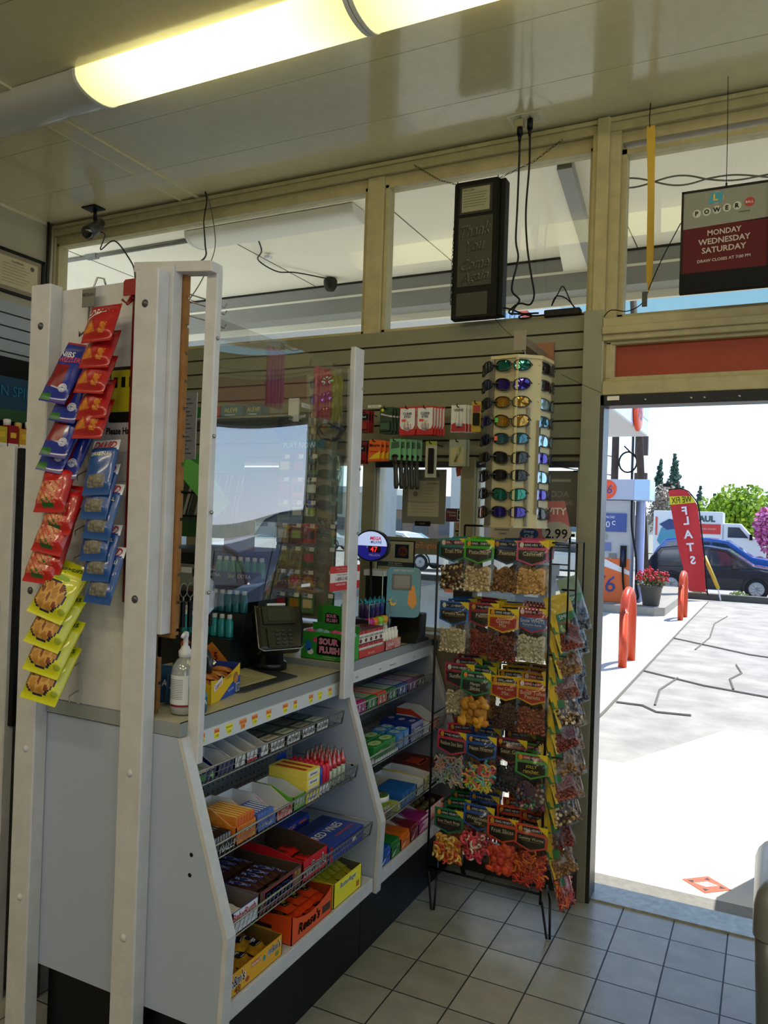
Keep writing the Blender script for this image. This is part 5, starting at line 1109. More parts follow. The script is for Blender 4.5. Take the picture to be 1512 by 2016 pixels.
# strip hardware
r = thing('clip_strip', 'clear clip strip with a grey header tag holding the blue bags', 'clip strip', (-1.785, 1.65, 1.05))
m = MB(); m.tube([(-1.765, 1.672, 2.27), (-1.765, 1.66, 2.295), (-1.775, 1.645, 2.295), (-1.782, 1.64, 2.27), (-1.782, 1.64, 2.25)], .003, M_steel); part(m, 'hook', r)
m = MB(); m.box(-1.812, 1.625, 2.205, -1.762, 1.628, 2.258, mat('6E6E66', .5)); m.text('FRITO-LAY', (-1.787, 1.6245, 2.24), XP, ZP, .010, K_, .044); part(m, 'header_tag', r)
m = MB(); m.box(-1.792, 1.64, 1.05, -1.78, 1.642, 2.21, clear('E8ECEC', .1, .1, haze=.2, name='strip'));
for k in range(14): m.tube([(-1.786, 1.64, 2.13-.08*k), (-1.80, 1.62, 2.115-.08*k), (-1.788, 1.61, 2.10-.08*k)], .002, M_steel, 5)
m.tube([(-1.785, 1.628, 2.205), (-1.785, 1.625, 2.14), (-1.79, 1.60, 2.115), (-1.783, 1.595, 2.13)], .003, M_steel); part(m, 'strip', r)
r = thing('clip_strip', 'red clip strip with a square red header holding the red and seed bags', 'clip strip', (-1.61, 1.65, 1.3))
m = MB(); m.tube([(-1.60, 1.672, 2.28), (-1.60, 1.66, 2.30), (-1.61, 1.64, 2.295), (-1.61, 1.635, 2.26)], .003, mat('7A1A1E', .4)); part(m, 'hook', r)
m = MB(); m.prism([(-1.648, 2.222), (-1.596, 2.222), (-1.596, 2.262), (-1.602, 2.268), (-1.642, 2.268), (-1.648, 2.262)], 1.622, 1.626, 1, mat('8A1418', .4)); part(m, 'header_tag', r)
m = MB(); m.box(-1.625, 1.636, 1.36, -1.605, 1.638, 2.23, mat('6A1014', .4)); m.tube([(-1.615, 1.626, 2.225), (-1.62, 1.61, 2.195), (-1.63, 1.60, 2.205)], .004, mat('7A1418', .4)); m.tube([(-1.615, 1.626, 2.21), (-1.61, 1.60, 2.19)], .004, mat('7A1418', .4)); part(m, 'strip', r)
m = MB(); m.box(-1.72, 1.6545, 1.87, -1.60, 1.6568, 2.03, mat('181818', .4)); m.box(-1.715, 1.6538, 1.90, -1.61, 1.6545, 2.02, mat('B8B020', .5))
for k in range(3): m.box(-1.705+.03*k, 1.6532, 1.97, -1.69+.03*k, 1.6538, 2.0, K_)
solo(m, 'age_notice', 'yellow and black notice sticker half hidden behind the red bags', 'sticker')
m = MB(); m.box(-1.735, 1.6545, 1.70, -1.60, 1.6568, 1.865, mat('B4B0B4', .5)); m.text('Please Have', (-1.672, 1.6540, 1.845), XP, ZP, .020, K_, .11, 0, .03); solo(m, 'please_have_notice', 'white notice reading Please Have between the strips', 'sign')

# ================================================================= SNACK RACK
RK = thing('snack_rack', 'black wire floor rack full of hanging snack bags beside the doorway', 'wire rack', (-.99, 3.2, 0))
bw = mat('0B0B0D', .35, metal=.3)
XL, XR, YF, YB = -1.250, -.768, 3.045, 3.36
m = MB()
for x in (XL, XR):
    s = -1 if x == XL else 1
    m.tube([(x, YB, 1.52), (x, YF+.01, 1.525), (x, YF, 1.515), (x, YF, .12)], .0052, bw, 8)
    m.tube([(x, YB, 1.60), (x, YB, .12)], .0052, bw, 8)
    for zz in (1.10, .80, .50, .22): m.tube([(x, YF, zz), (x, YB, zz)], .003, bw, 6)
part(m, 'side_frame', RK)
m = MB()
for zz in (.16,): m.tube([(XL, YF, zz), (XR, YF, zz)], .005, bw, 8)
m.tube([(XL, YB, 1.60), (XR, YB, 1.60)], .005, bw, 8)
for zz in (1.53, 1.265, .99, .725, .45):
    m.tube([(XL, YB, zz), (XR, YB, zz)], .0035, bw, 6)
part(m, 'cross_wire', RK)
m = MB(); m.tube([(-.70, 3.06, 1.545), (-.70, 3.33, 1.545), (-.70, 3.33, 1.18)], .004, bw, 6); m.tube([(-.768, 3.06, 1.545), (-.70, 3.06, 1.545), (-.70, 3.06, 1.15)], .004, bw, 6); m.tube([(-.70, 3.20, 1.545), (-.70, 3.20, .45)], .004, bw, 6); m.tube([(-.768, 3.20, 1.35), (-.70, 3.20, 1.35)], .004, bw, 6)
for zz in (1.46, 1.1, .7): m.tube([(-.768, 3.06, zz), (-.70, 3.06, zz)], .003, bw, 6)
part(m, 'side_panel_wire', RK)
for (x, y, tx, ty) in ((XL, YF, -1.215, 3.012), (XR, YF, -.734, 3.027), (XL, YB, -1.214, 3.38), (XR, YB, -.728, 3.384)):
    m = MB(); o_ = .016
    s = 1 if y == YF else -1
    m.tube([(x, y+.0, .14), (x+.006, y-s*.0, .13), (tx, ty, .004), (tx+.012, ty, .004), (x+.03, y+s*.035, .13), (x+.002, y+s*.10, .155)], .005, bw, 8)
    part(m, 'foot', RK)
for row, zz in enumerate((1.525, 1.262, .982, .72, .445)):
    for c_ in range(4):
        m = MB(); x = -1.185+.124*c_; m.tube([(x, YB, zz), (x, YF-.02, zz+.004), (x, YF-.024, zz+.012)], .0028, bw, 6); part(m, 'peg_hook', RK)
m = MB(); m.prism([(-1.12, 1.545), (-.775, 1.545), (-.762, 1.57), (-.762, 1.60), (-.79, 1.72), (-.875, 1.715), (-.875, 1.60), (-1.12, 1.60)], 3.335, 3.338, 1, mat('B86A6A', .5))
m.prism([(-1.12, 1.545), (-.99, 1.545), (-.97, 1.60), (-1.12, 1.60)], 3.333, 3.335, 1, mat('D0B8A0', .5)); m.add([(-.82+.065*math.cos(a*PI/12), 3.3325, 1.585+.045*math.sin(a*PI/12)) for a in range(24)], [tuple(reversed(range(24)))], mat('A8A498', .5))
m.add([(-.94+.042*math.cos(a*PI/12), 3.332, 1.573+.024*math.sin(a*PI/12)) for a in range(24)], [tuple(reversed(range(24)))], mat('1E3A6A', .4))
m.text('Energy', (-.94, 3.331, 1.582), XP, ZP, .015, wt, .06, .1); m.text('Club', (-.94, 3.331, 1.563), XP, ZP, .015, wt, .05, .1); m.text('2.99', (-.82, 3.331, 1.578), XP, ZP, .042, K_, .10, 0, .01); m.text('Guaranteed', (-1.065, 3.332, 1.588), XP, ZP, .010, K_, .07, .3); m.text('Fresh!', (-1.06, 3.332, 1.571), XP, ZP, .010, K_, .07, .3); m.text('VITY', (-.822, 3.331, 1.675), XP, ZP, .03, mat('D8D0C8', .5), .09, 0, .03)
part(m, 'header_sign', RK)
def contents(kind, w, h, seed):
    rnd = random.Random(seed); m = MB()
    C = {'trail': (['2A1A12', '5A3A22', 'B89A6A', '8A6A42', 'D8CCB0'], .0065, 1, 100), 'pist': (['C8B088', 'B89C70', 'D4C09C'], .0068, .75, 110), 'nutbrown': (['8A6238', '9C7446', '70502E'], .0065, 1, 105), 'cash': (['C89A58', 'D8B070', 'B88A48'], .0058, .7, 100), 'seeds': (['C8B898', 'B0A07C', 'D8CCB0'], .0046, .45, 170), 'redpea': (['7A2A1A', '8C3A24', '5E2014'], .0052, .8, 150), 'pecan': (['6A2E1C', '7E3A24', '52241A'], .0068, .6, 120), 'white': (['BEB8A0', 'D0CAB4', 'AAA48C'], .0058, .6, 130), 'mango': (['C88A1E', 'D89C30', 'B8781A'], .017, .3, 22), 'darkbr': (['4A2A20', '5C362A', '3A221A'], .0055, .8, 130), 'clay': (['8A4632', '9C5640', '74382A'], .0058, .8, 140), 'sourbelt': (['7AA088', 'B8A878', '8A8AA8', 'C88A7A'], .02, .14, 60), 'worms': (['C84A5A', '5AA8B0', 'A8B83A', 'E0A05A'], .014, .35, 70), 'darkjel': (['2A3440', '3A2A3A', '26303A'], .009, .5, 60), 'jolly': (['3A3A5A', '6A2A3A', '3A6A4A', 'A89A8A'], .0085, .8, 60), 'peach': (['D8922E', 'E8B048', 'C8442E', 'E8C878'], .0105, .5, 44), 'melon': (['C8384A', 'E0D0C0', 'B82E44', 'D84A5A'], .0105, .5, 44), 'slices': (['D84A1E', 'E05A2A', 'C83A2E'], .016, .4, 34), 'gworm': (['B8321E', 'D06A1E', '8A2A1E', 'A83A2A'], .013, .35, 90)}[kind]
    cols_, r_, fl, n_ = C
    for i in range(n_):
        x = rnd.uniform(-w*.42, w*.42); zz = h*(.05+.80*rnd.random()**1.25)
        tt = .011*(1-(2*x/w)**2)*(1-zz/h*.45)
        y = rnd.uniform(-tt, tt*.3)-.002
        s = rnd.uniform(.8, 1.2)*r_
        if kind in ('peach', 'melon'):
            q_ = Matrix.Rotation(rnd.uniform(-.7, .7), 3, 'X') @ Matrix.Rotation(rnd.uniform(-.7, .7), 3, 'Z'); a0 = rnd.uniform(0, 6); mc = mat(cols_[i % len(cols_)], .4)
            m.tube([V((x, y-.003, zz))+q_ @ V((s*1.15*math.cos(a0+k*.75), 0, s*1.15*math.sin(a0+k*.75))) for k in range(7)], s*.48, mc, 6); continue
        if kind in ('worms', 'gworm', 'sourbelt'):
            a0 = rnd.uniform(0, 6.3); d_ = V((math.cos(a0), 0, math.sin(a0))); e_ = V((-math.sin(a0), 0, math.cos(a0))); L_ = .024; mc = mat(cols_[i % len(cols_)], .4)
            m.tube([V((x, y-.003, zz))+d_*L_*(k/3-1)+e_*.006*math.sin(k*1.3+i) for k in range(7)], .0042 if kind != 'sourbelt' else .0034, mc, 6); continue
        from_ = (s*rnd.uniform(1, 1.5), s*fl, s*rnd.uniform(.8, 1.1))
        e = Matrix.Rotation(rnd.uniform(0, 6), 3, 'Y').to_euler()
        m.blob((x, y, zz), from_, mat(cols_[i % len(cols_)], .4), None, e)
    core = MB(); mid = cols_[1]
    def cf(i, j): 
        a = max(0, 1-abs(2*i-1)**3); b_ = max(0, 1-abs(2*j-1)**4); return (w*.43*(2*i-1), .004-(.008 if kind not in ('trail', 'mango') else .006)*a*b_*(1-.5*j)+.001*math.sin(40*i+31*j), h*(.03+.80*j)+.01*math.sin(9*i+seed)*j)
    if kind not in ('sourbelt', 'worms', 'melon'): m.sheet(10, 8, cf, mat(mid, .5, c2=cols_[0], scale=90))
    return m
M_film2 = clear('F4F4F4', .01, .14, name='bag_film')
def snackbag(label, kind, bc, w1, w2, panel='12120E', bh=.120, cw=.13, ch=.10, brandc='14141C', badge='C88A2A', grp=None, seed=0, txtc='D8D0B0', striped=False, stuffed=True):
    r = thing('snack_bag', label, 'snack bag', (0, 0, 0), group=grp)
    c = mat(bc, .35, coat=.3)
    zt = 0; m = MB()     # card hangs from z=0 down to -ch, pointed foot
    P = [(-cw/2, 0), (cw/2, 0), (cw/2, -ch+.022), (0, -ch), (-cw/2, -ch+.022)]
    m.prism(P, -.001, .001, 1, c)
    if striped:
        for i in range(9): m.box(-cw/2+.002+.0145*i, -.0014, -.018, -.0145*0-cw/2+.009+.0145*i, -.001, -.002, wt); m.box(-cw/2+.002+.0145*i, -.0014, -ch+.024, -cw/2+.009+.0145*i, -.001, -ch+.034, wt)
    m.prism([(cw/2, 0), (cw/2, -.032), (cw*.18, 0)], -.0016, -.001, 1, mat('D8C020', .4))
    m.prism([(-cw*.44, -.008), (cw*.22, -.008), (cw*.40, -.026), (-cw*.44, -.026)], -.002, -.001, 1, mat(brandc, .4))
    m.text("KING HENRY'S", (cw*.04, -.0024, -.017), XP, ZP, .0095, wt, cw*.55)
    m.add([(-cw*.34+.009*math.cos(a*PI/5), -.0024, -.018+.011*math.sin(a*PI/5)) for a in range(10)], [tuple(reversed(range(10)))], mat(badge, .4))
    m.prism([(-cw*.43, -.038), (cw*.43, -.038), (cw*.43, -ch+.026), (0, -ch+.007), (-cw*.43, -ch+.026)], -.002, -.001, 1, mat(panel, .4))
    m.text(w1, (0, -.0025, -.052), XP, ZP, .015, mat(txtc, .4), cw*.76)
    if w2: m.text(w2, (0, -.0025, -.068), XP, ZP, .012 if len(w2) > 8 else .014, mat(txtc, .4), cw*.66)
    m.box(-cw*.3, -.0025, -.0615 if not w2 else -.077, cw*.3, -.002, -.0605 if not w2 else -.076, mat('B8862A', .4))
    m.build('header_card', r)
    m = MB(); m.box(-.004, -.003, -.026, .004, -.0024, -.010, K_); m.build('hang_slot', r)
    H = ch+bh; m = MB(); MT = Matrix.Translation((0, .002, -H))
    pill(m, cw*1.02, H, .034, M_film2, M_film2, MT, 10, 12, (), .04, 2.4, seed, .10); m.build('film_bag', r)
    m = contents(kind, cw, bh, seed+1); m.v = [(x, y+.002, z_-H+.004) for x, y, z_ in m.v]; m.build('contents', r)
    return r
DEF = [  # row z(top), then bags: x, dz, y, label, kind, card colour, words...
 (1.545, [(-1.185, 0, 'teal', 'trail mix', 'trail', '2A7A78', 'Trail Mix', '', 0), (-1.067, .0, 'bright green', 'pistachio', 'pist', '3FA81E', 'Pistachios', '', .008), (-.952, .002, 'blue and orange', 'toffee nut', 'nutbrown', '2A4A7A', 'Peanuts', '', -.01), (-.842, .004, 'pink', 'cashew', 'cash', 'C8527A', 'Cashews', '', .012)]),
 (1.281, [(-1.172, 0, 'blue', 'pumpkin seed', 'seeds', '1E5AA0', 'Pumpkin Seeds', '', 0), (-1.045, .003, 'crimson', 'hot peanut', 'redpea', '9A1E3A', 'Peanuts', '', -.008), (-.953, -.01, 'yellow and red', 'pecan', 'pecan', 'D8A81E', 'Glazed', 'Mix', .014), (-.833, 0, 'red striped blue', 'white seed', 'white', 'A82E3A', 'Snow WHITE', 'Pumpkin Seeds', .004)]),
 (1.012, [(-1.145, .01, 'dull red', 'sunflower', 'seeds', '9A2A34', 'Sunflower', '', -.012), (-1.062, -.010, 'dark green', 'dried mango', 'mango', '1E7A46', 'Mango', 'Slices', .012), (-.940, -.016, 'yellow with red panel', 'dark nut', 'darkbr', 'D8A81E', 'Hot Cajun', 'Mix', 0), (-.824, -.016, 'golden', 'burnt peanut', 'clay', 'C8981E', 'Butter Toffee', 'Peanuts', .006)]),
 (.740, [(-1.162, 0, 'rose pink', 'sour belt', 'sourbelt', 'C0324E', 'Rainbow Sour Belts', '', 0), (-1.032, .002, 'cobalt blue', 'neon worm', 'worms', '1E54A8', 'Neon Worms', '', .006), (-.912, .004, 'wine red', 'dark jelly', 'darkjel', '7A2030', 'Sour Gels', '', -.012), (-.817, -.032, 'light green', 'mixed hard candy', 'jolly', '4AA04A', 'JOLLY', 'rancher', .02)]),
 (.455, [(-1.160, -.036, 'forest green', 'peach ring', 'peach', '1A7A4A', 'Sour Peach Rings', '', .012), (-1.030, .004, 'royal blue', 'watermelon ring', 'melon', '1E54A8', 'Watermelon', 'Rings', .01), (-.925, -.02, 'orange red', 'fruit slice', 'slices', 'D04A2A', 'Fruit Slices', '', .022), (-.805, -.026, 'coral red', 'gummy worm', 'gworm', 'C8482E', 'Gummy Worms', '', .026)])]
rown = ['top', 'second', 'third', 'fourth', 'lowest']
sd = 0
for ri, (zr, bags) in enumerate(DEF):
    for bi, (x, dz, colr, what, kind, hx, w1_, w2_, out) in enumerate(bags):
        sd += 3
        pn = '12120E'; tcl = 'D8D0B0'
        if 'red panel' in colr or colr in ('golden',) or (ri == 1 and bi == 2): pn = 'A82A1E'
        if ri == 1 and bi == 3: pn = '2A5A9A'; tcl = 'D8D8E0'
        if w1_ == 'JOLLY': tcl = 'E8D84A'
        r = snackbag('%s carded bag of %s, front of the %s row' % (colr, what, rown[ri]), kind, hx, w1_, w2_, pn, badge='C8C0B8' if bi in (0, 3) and ri < 3 else 'C88A2A', brandc='8A1A22' if (ri, bi) in ((0, 0), (1, 3), (2, 3), (3, 3)) else '14141C', seed=sd, txtc=tcl, striped=(ri == 1 and bi == 3))
        r.location = (x, YF+.012-out*1.2, zr+dz); r.rotation_euler = (-.04-.05*(bi % 2), .012*((bi*7+ri*3) % 5-2), .02*((bi+ri) % 3-1))
        nb_ = [2, 2, 3, 4, 5][ri]
        for q in range(nb_):
            c = copy_tree(r, (x+.012*(q+1)*(1 if bi % 2 == 0 else -.6)*(1 if ri > 2 else .5), YF+.05+.042*(q+1)-out, zr+dz+[.004, .006, .012, .016, .020][ri]*(q+1)), (.02+.01*q, .03*(((q*5+bi*3) % 5)-2), .03), '%s carded bag of %s behind the front one, %s row' % (colr, what, rown[ri]), '%s bags behind the front in the %s row, place %s' % (what, rown[ri], ['one', 'two', 'three', 'four'][bi]))
            if q > 0:
                for ch in list(c.children):
                    if ch.name.startswith('contents'): bpy.data.objects.remove(ch)
# bags on the door side of the rack, facing the doorway
def sidebag(label, grp, kind, seed, top='C8A81E', mid='1E6A3A'):
    r = thing('side_snack_bag', label, 'snack bag', (0, 0, 0), group=grp)
    m = MB(); m.prism([(-.055, 0), (.055, 0), (.055, -.075), (-.055, -.075)], -.001, .001, 1, mat(top, .4, noise=.15)); m.prism([(-.055, -.075), (.055, -.075), (.055, -.105), (-.055, -.105)], -.001, .001, 1, mat(mid, .4)); m.text('SMI', (0, -.0015, -.09), XP, ZP, .016, wt, .05); m.text('SMI', (0, .0015, -.09), (-1, 0, 0), ZP, .016, wt, .05); m.build('header_card', r)
    m = MB(); pill(m, .112, .23, .040, M_film2, M_film2, Matrix.Translation((0, .001, -.23)), 8, 12, (), .04, 2.4, seed, .14); m.build('film_bag', r)
    m = MB(); m.sheet(1, 8, lambda i, j: (-.057+.030*i*(1-.6*j), -.014*math.sin(PI*min(1, j*1.2))*i-.003, -.225*j), mat(top, .4, noise=.1)); m.sheet(1, 2, lambda i, j: (-.057+.045*i, -.018*i-.004, -.12-.03*j), mat(mid, .4)); m.build('printed_edge', r)
    m = contents(kind, .11, .12, seed); m.v = [(x, y, z_-.225) for x, y, z_ in m.v]; m.build('contents', r)
    return r
sb = []
kinds = ['redpea', 'nutbrown', 'clay', 'trail']
for k in range(10):
    zz = 1.335-.098*k
    lab = ['topmost', 'second', 'third', 'fourth', 'fifth', 'sixth', 'seventh', 'eighth', 'ninth', 'lowest'][k]
    r = sidebag('yellow topped bag on the door side of the rack, %s of near column' % lab, 'near column of door side bags', kinds[k % 4], 40+k)
    r.location = (-.758+.004*(k % 2), 3.095, zz); r.rotation_euler = (-.30+.05*(k % 3), -.24, .70)
for k in range(9):
    zz = 1.40-.10*k
    lab = ['topmost', 'second', 'third', 'fourth', 'fifth', 'sixth', 'seventh', 'eighth', 'lowest'][k]
    r = sidebag('clear green tinged bag on the rack door side, %s of far column' % lab, 'far column of door side bags', 'darkjel' if k < 4 else 'nutbrown', 60+k, top='7A8A6A' if k < 3 else 'C8A81E')
    r.location = (-.748, 3.24, zz); r.rotation_euler = (-.24+.05*(k % 3), -.2, .95)
r = sidebag('orange gummy bag hanging lowest behind the right post of the rack', None, 'gworm', 77, 'A83A1E'); r.location = (-.742, 3.13, .33); r.rotation_euler = (-.3, 0, PI/2-.3)
# ================================================================= SUNGLASSES TOWER
TW = thing('sunglasses_tower', 'cream hanging display tower holding rows of sunglasses', 'display tower', (-.94, 3.15, 1.605))
crm = mat('C0B488', .45, noise=.06)
Z0, Z1 = 1.605, 2.285
hexp0 = [(-1.055, 3.14), (-1.005, 3.045), (-.895, 3.035), (-.815, 3.09), (-.80, 3.20), (-.87, 3.27), (-1.02, 3.26)]
TX = -.028
hexp = [(x+TX, y) for x, y in hexp0]
m = MB(); m.prism([(x, y) for x, y in hexp], Z0, Z1, 2, crm); part(m, 'column', TW)
m = MB(); m.prism([(-.93+(x+.93)*1.07, 3.15+(y-3.15)*1.07) for x, y in hexp], Z1, Z1+.014, 2, crm); part(m, 'cap', TW)
m = MB(); m.prism([(-.93+(x+.93)*1.03, 3.15+(y-3.15)*1.03) for x, y in hexp], Z0-.006, Z0, 2, crm); part(m, 'foot_rim', TW)
m = MB(); m.box(-1.016+TX, 3.028, Z0, -.994+TX, 3.044, Z1, mat('8A8884', .12, metal=.85)); m.box(-.9+TX, 3.022, Z0, -.89+TX, 3.034, Z1, crm); part(m, 'mirror_strip', TW)
m = MB(); m.box(-.822+TX, 3.078, Z0+.05, -.812+TX, 3.10, Z1-.25, mat('C8CCD0', .1, metal=.9)); m.box(-.856+TX, 3.052, Z0, -.846+TX, 3.066, Z1-.2, mat('B8BCC0', .15, metal=.8)); part(m, 'chrome_strip', TW)
m = MB(); m.tube([(-.93, 3.15, Z1+.014), (-.93, 3.148, Z1+.05), (-.945, 3.13, Z1+.07)], .003, M_steel, 6); part(m, 'hanger', TW)
m = MB(); m.box(-.96, 3.10, 2.352, -.915, 3.43, 2.385, mat('7A6A58', .6, noise=.2)); m.box(-.99, 3.425, 2.33, -.88, 3.437, 2.43, mat('8A5A3E', .5)); m.box(-.963, 3.095, 2.33, -.912, 3.10, 2.41, mat('8A8070', .5)); m.tube([(-.945, 3.12, 2.352), (-.94, 3.13, 2.34)], .002, M_steel); solo(m, 'hanging_bracket', 'wooden bracket arm on the slat panel from which the sunglasses tower hangs', 'bracket')
def glasses(lenshex, framehex, lensm=None, style=0):
    L = lensm or mat(lenshex, .06, metal=.75, coat=.6); F = mat(framehex, .25, coat=.3)
    fr = MB(); ln = MB(); tp = MB()
    for s in (-1, 1):
        n_ = 20; P = []
        for k in range(n_):
            a = 2*PI*k/n_; cx, cz = math.cos(a), math.sin(a)
            ex = .8; X = math.copysign(abs(cx)**ex, cx)*.033; Zz = math.copysign(abs(cz)**ex, cz)*(.0235 if not style else .0215)
            Zz += .004*(X/.03)*(1 if style == 0 else .3); X = X+.0
            x = s*(.038+X*1.0); y = .0+.022*(abs(x)/.07)**2.2
            P.append((x, y, Zz+(.003 if style else 0)))
        fr.tube(P, .0028, F, 6, True)
        c = (s*.038, .0+.004, 0); ln.add([c]+P, [(0, 1+(k+1) % n_, 1+k) for k in range(n_)], L, True)
        tp.tube([(s*.066, .018, .006), (s*.072, .024, .008), (s*.074, .07, .006), (s*.072, .115, -.008), (s*.070, .128, -.018)], [.0045, .0045, .003, .0028, .0025], F, 6)
    fr.tube([(-.008, .001, .006), (0, -.001, .008), (.008, .001, .006)], .003, F, 6)
    return fr, ln, tp
LENS = {'green': '0E6A5A', 'blue': '12184A', 'gold': 'A8781A', 'teal': '2A5A68', 'smoke': '1E1E20', 'dark': '0E1012', 'violet': '2A1A7A', 'amber': '7A3A12', 'ice': '8AB0C0'}
def mk(lens, frame='0C0C0E', style=0):
    fr, ln, tp = glasses(LENS[lens], frame, None, style); return fr, ln, tp
faces = [('left', (-1.037, 3.082), math.atan2(-.12, .07)+PI*0), ('front', (-.948, 3.028), 0), ('right', (-.79, 3.13), 0)]
G3 = [['smoke', 'blue', 'smoke', 'violet', 'blue', 'smoke', 'dark', 'dark', 'amber'], ['green', 'violet', 'gold', 'gold', 'teal', 'smoke', 'dark', 'green', 'violet'], ['dark', 'smoke', 'ice', 'teal', 'ice', 'violet', 'ice', 'violet', 'dark']]
posn = ['top', 'second', 'third', 'fourth', 'fifth', 'sixth', 'seventh', 'eighth', 'lowest']
for fi, (fn_, (fx, fy), yw) in enumerate((('left', (-1.055, 3.07), -1.05), ('front', (-.915, 3.020), .10), ('right', (-.790, 3.15), 1.35))):
    for k in range(9):
        zz = 2.252-.0742*k
        lens = G3[fi][k]; fc = '0C0C0E'
        if fi == 0 and k == 3: fc = '1E1E20'
        r = thing('sunglasses', '%s lensed sunglasses in the %s row on the %s face of the tower' % ({'ice': 'pale blue', 'smoke': 'grey'}.get(lens, lens), posn[k], fn_), 'sunglasses', (fx+TX, fy, zz), (0, 0, yw))
        fr, ln, tp = mk(lens, fc, (k+fi) % 2)
        fr.build('frame', r)
        for a_, b_ in ((0, 21), (21, 42)):
            l1 = MB(); l1.add(ln.v[a_:b_], [(0, 1+(q+1) % 20, 1+q) for q in range(20)], ln.mats[0], True); l1.build('lens', r)
        if fi == 0 and k in (3, 4): tp.add([(.071, .04, -.004), (.079, .04, -.004), (.079, .04, .014), (.071, .04, .014), (.071, .09, -.004), (.079, .09, -.004), (.079, .09, .014), (.071, .09, .014)], [(0, 1, 2, 3), (4, 5, 6, 7), (1, 5, 6, 2), (0, 4, 7, 3), (3, 2, 6, 7), (0, 1, 5, 4)], mat('3FA82A' if k == 3 else 'D8501E', .4))
        nv_ = (len(tp.v) - (8 if fi == 0 and k in (3, 4) else 0))//2
        for s0, s1, ex in ((0, nv_, False), (nv_, len(tp.v), True)):
            t1_ = MB(); t1_.v = tp.v[s0:s1]; t1_.mats = tp.mats
            for f_, mi_, sm_ in zip(tp.f, tp.mi, tp.sm):
                if s0 <= f_[0] < s1: t1_.f.append(tuple(q-s0 for q in f_)); t1_.mi.append(mi_); t1_.sm.append(sm_)
            t1_.build('temple', r)
# ================================================================= CARDED GOODS ON THE SLAT PANEL
def pegs(x, z, y0=3.437, L=.16):
    return [(x, y0, z), (x, y0-L, z), (x, y0-L-.004, z+.012)]
hooklab = ['']
HN = iter(['above the green medicine cards', 'above the left eye drop cards', 'above the right eye drop cards', 'above the white eye drop cards', 'above the orange pouches', 'above the upper dark red cards', 'above the lower dark red cards', 'above the hair brushes', 'above the comb card', 'above the tweezers', 'above the yellow gadget card'])
def carded(name, cat, labelf, grp, x, zt, w_, h_, n_, build, step=.013, dx=.010, yf=3.30):
    proto = None
    for k in range(n_):
        if proto is None:
            proto = thing(name, labelf, cat, (x, yf, zt-h_), group=grp); build(proto)
        else: copy_tree(proto, (x+dx*k, yf+step*k, zt-h_), (0, 0, .12*k*.3), labelf, grp)
    hooklab[0] = 'black peg hook on the slat panel '+next(HN); m = MB(); m.tube(pegs(x, zt-.01), .0025, K_, 6); solo(m, 'peg_hook', hooklab[0], 'hook')
def pk_green(r):
    m = MB(); m.box(-.033, -.001, 0, .033, .001, .127, mat('1E3A26', .4)); m.box(-.026, -.012, .012, .026, -.001, .06, mat('1E2420', .4)); m.build('card', r)
    m = MB(); m.prism([(-.028, .09), (.03, .078), (.03, .086), (-.028, .098)], -.0014, -.001, 1, wt); m.text('EXCEDRIN', (0, -.002, .088), XP, ZP, .010, K_, .05); m.box(-.024, -.0126, .02, .024, -.012, .05, mat('2E5A3A', .4)); m.lathe([(.008, 0), (.008, .002)], YEL, 10, Matrix.Translation((-.02, -.001, .112)) @ Matrix.Rotation(PI/2, 4, 'X')); m.build('print', r)
carded('medicine_card', 'medicine card', 'dark green and white medicine card hanging first from the left on the slat panel', 'dark green medicine cards', -1.642, 2.148, .066, .127, 4, pk_green)
def pk_clear(r):
    m = MB(); m.box(-.041, -.001, 0, .041, .001, .133, mat('B8181E', .4)); m.build('card', r)
    m = MB(); m.prism([(-.038, .045), (-.03, .03), (0, .018), (.03, .03), (.038, .045), (.038, .125), (-.038, .125)], -.0016, -.001, 1, wt); m.text('CLEAR', (0, -.002, .10), XP, ZP, .012, K_, .045, 0, .02); m.text('EYES', (0, -.002, .085), XP, ZP, .012, K_, .04, 0, .02); m.box(-.03, -.002, .062, -.008, -.0016, .074, mat('D84A4A', .4)); m.build('print', r)
    m = MB(); m.lathe([(.010, 0), (.012, .012), (.011, .026), (.006, .032), (.005, .04), (.002, .046)], clear('F0D8D8', .1, .06, haze=.3, name='dropper'), 12, None, (0, -.012, .024)); m.build('dropper_bottle', r)
carded('eye_drop_card', 'eye drops', 'red and white eye drop card, left of the twin pair on the slat panel', 'left eye drop cards', -1.530, 2.146, .082, .133, 3, pk_clear)
carded('eye_drop_card', 'eye drops', 'red and white eye drop card, right of the twin pair on the slat panel', 'right eye drop cards', -1.440, 2.146, .082, .133, 5, pk_clear, .012, .009)
def pk_vis(r):
    m = MB(); m.box(-.036, -.001, 0, .036, .001, .123, wt); m.build('card', r)
    m = MB(); m.prism([(-.034, .002), (.034, .002), (.034, .035), (0, .05), (-.034, .035)], -.0016, -.001, 1, RED); m.text('VISINE', (0, -.002, .10), XP, ZP, .012, mat('2A2A3A', .4), .05, 0, .02); m.build('print', r)
    m = MB(); m.lathe([(.009, 0), (.010, .02), (.009, .04), (.005, .045), (.004, .065)], wt, 12, None, (0, -.011, .025)); m.build('dropper_bottle', r)
carded('eye_drop_card', 'eye drops', 'white card with red foot next to the sunglasses tower', 'white eye drop cards', -1.275, 2.145, .072, .123, 5, pk_vis, .012, .011)
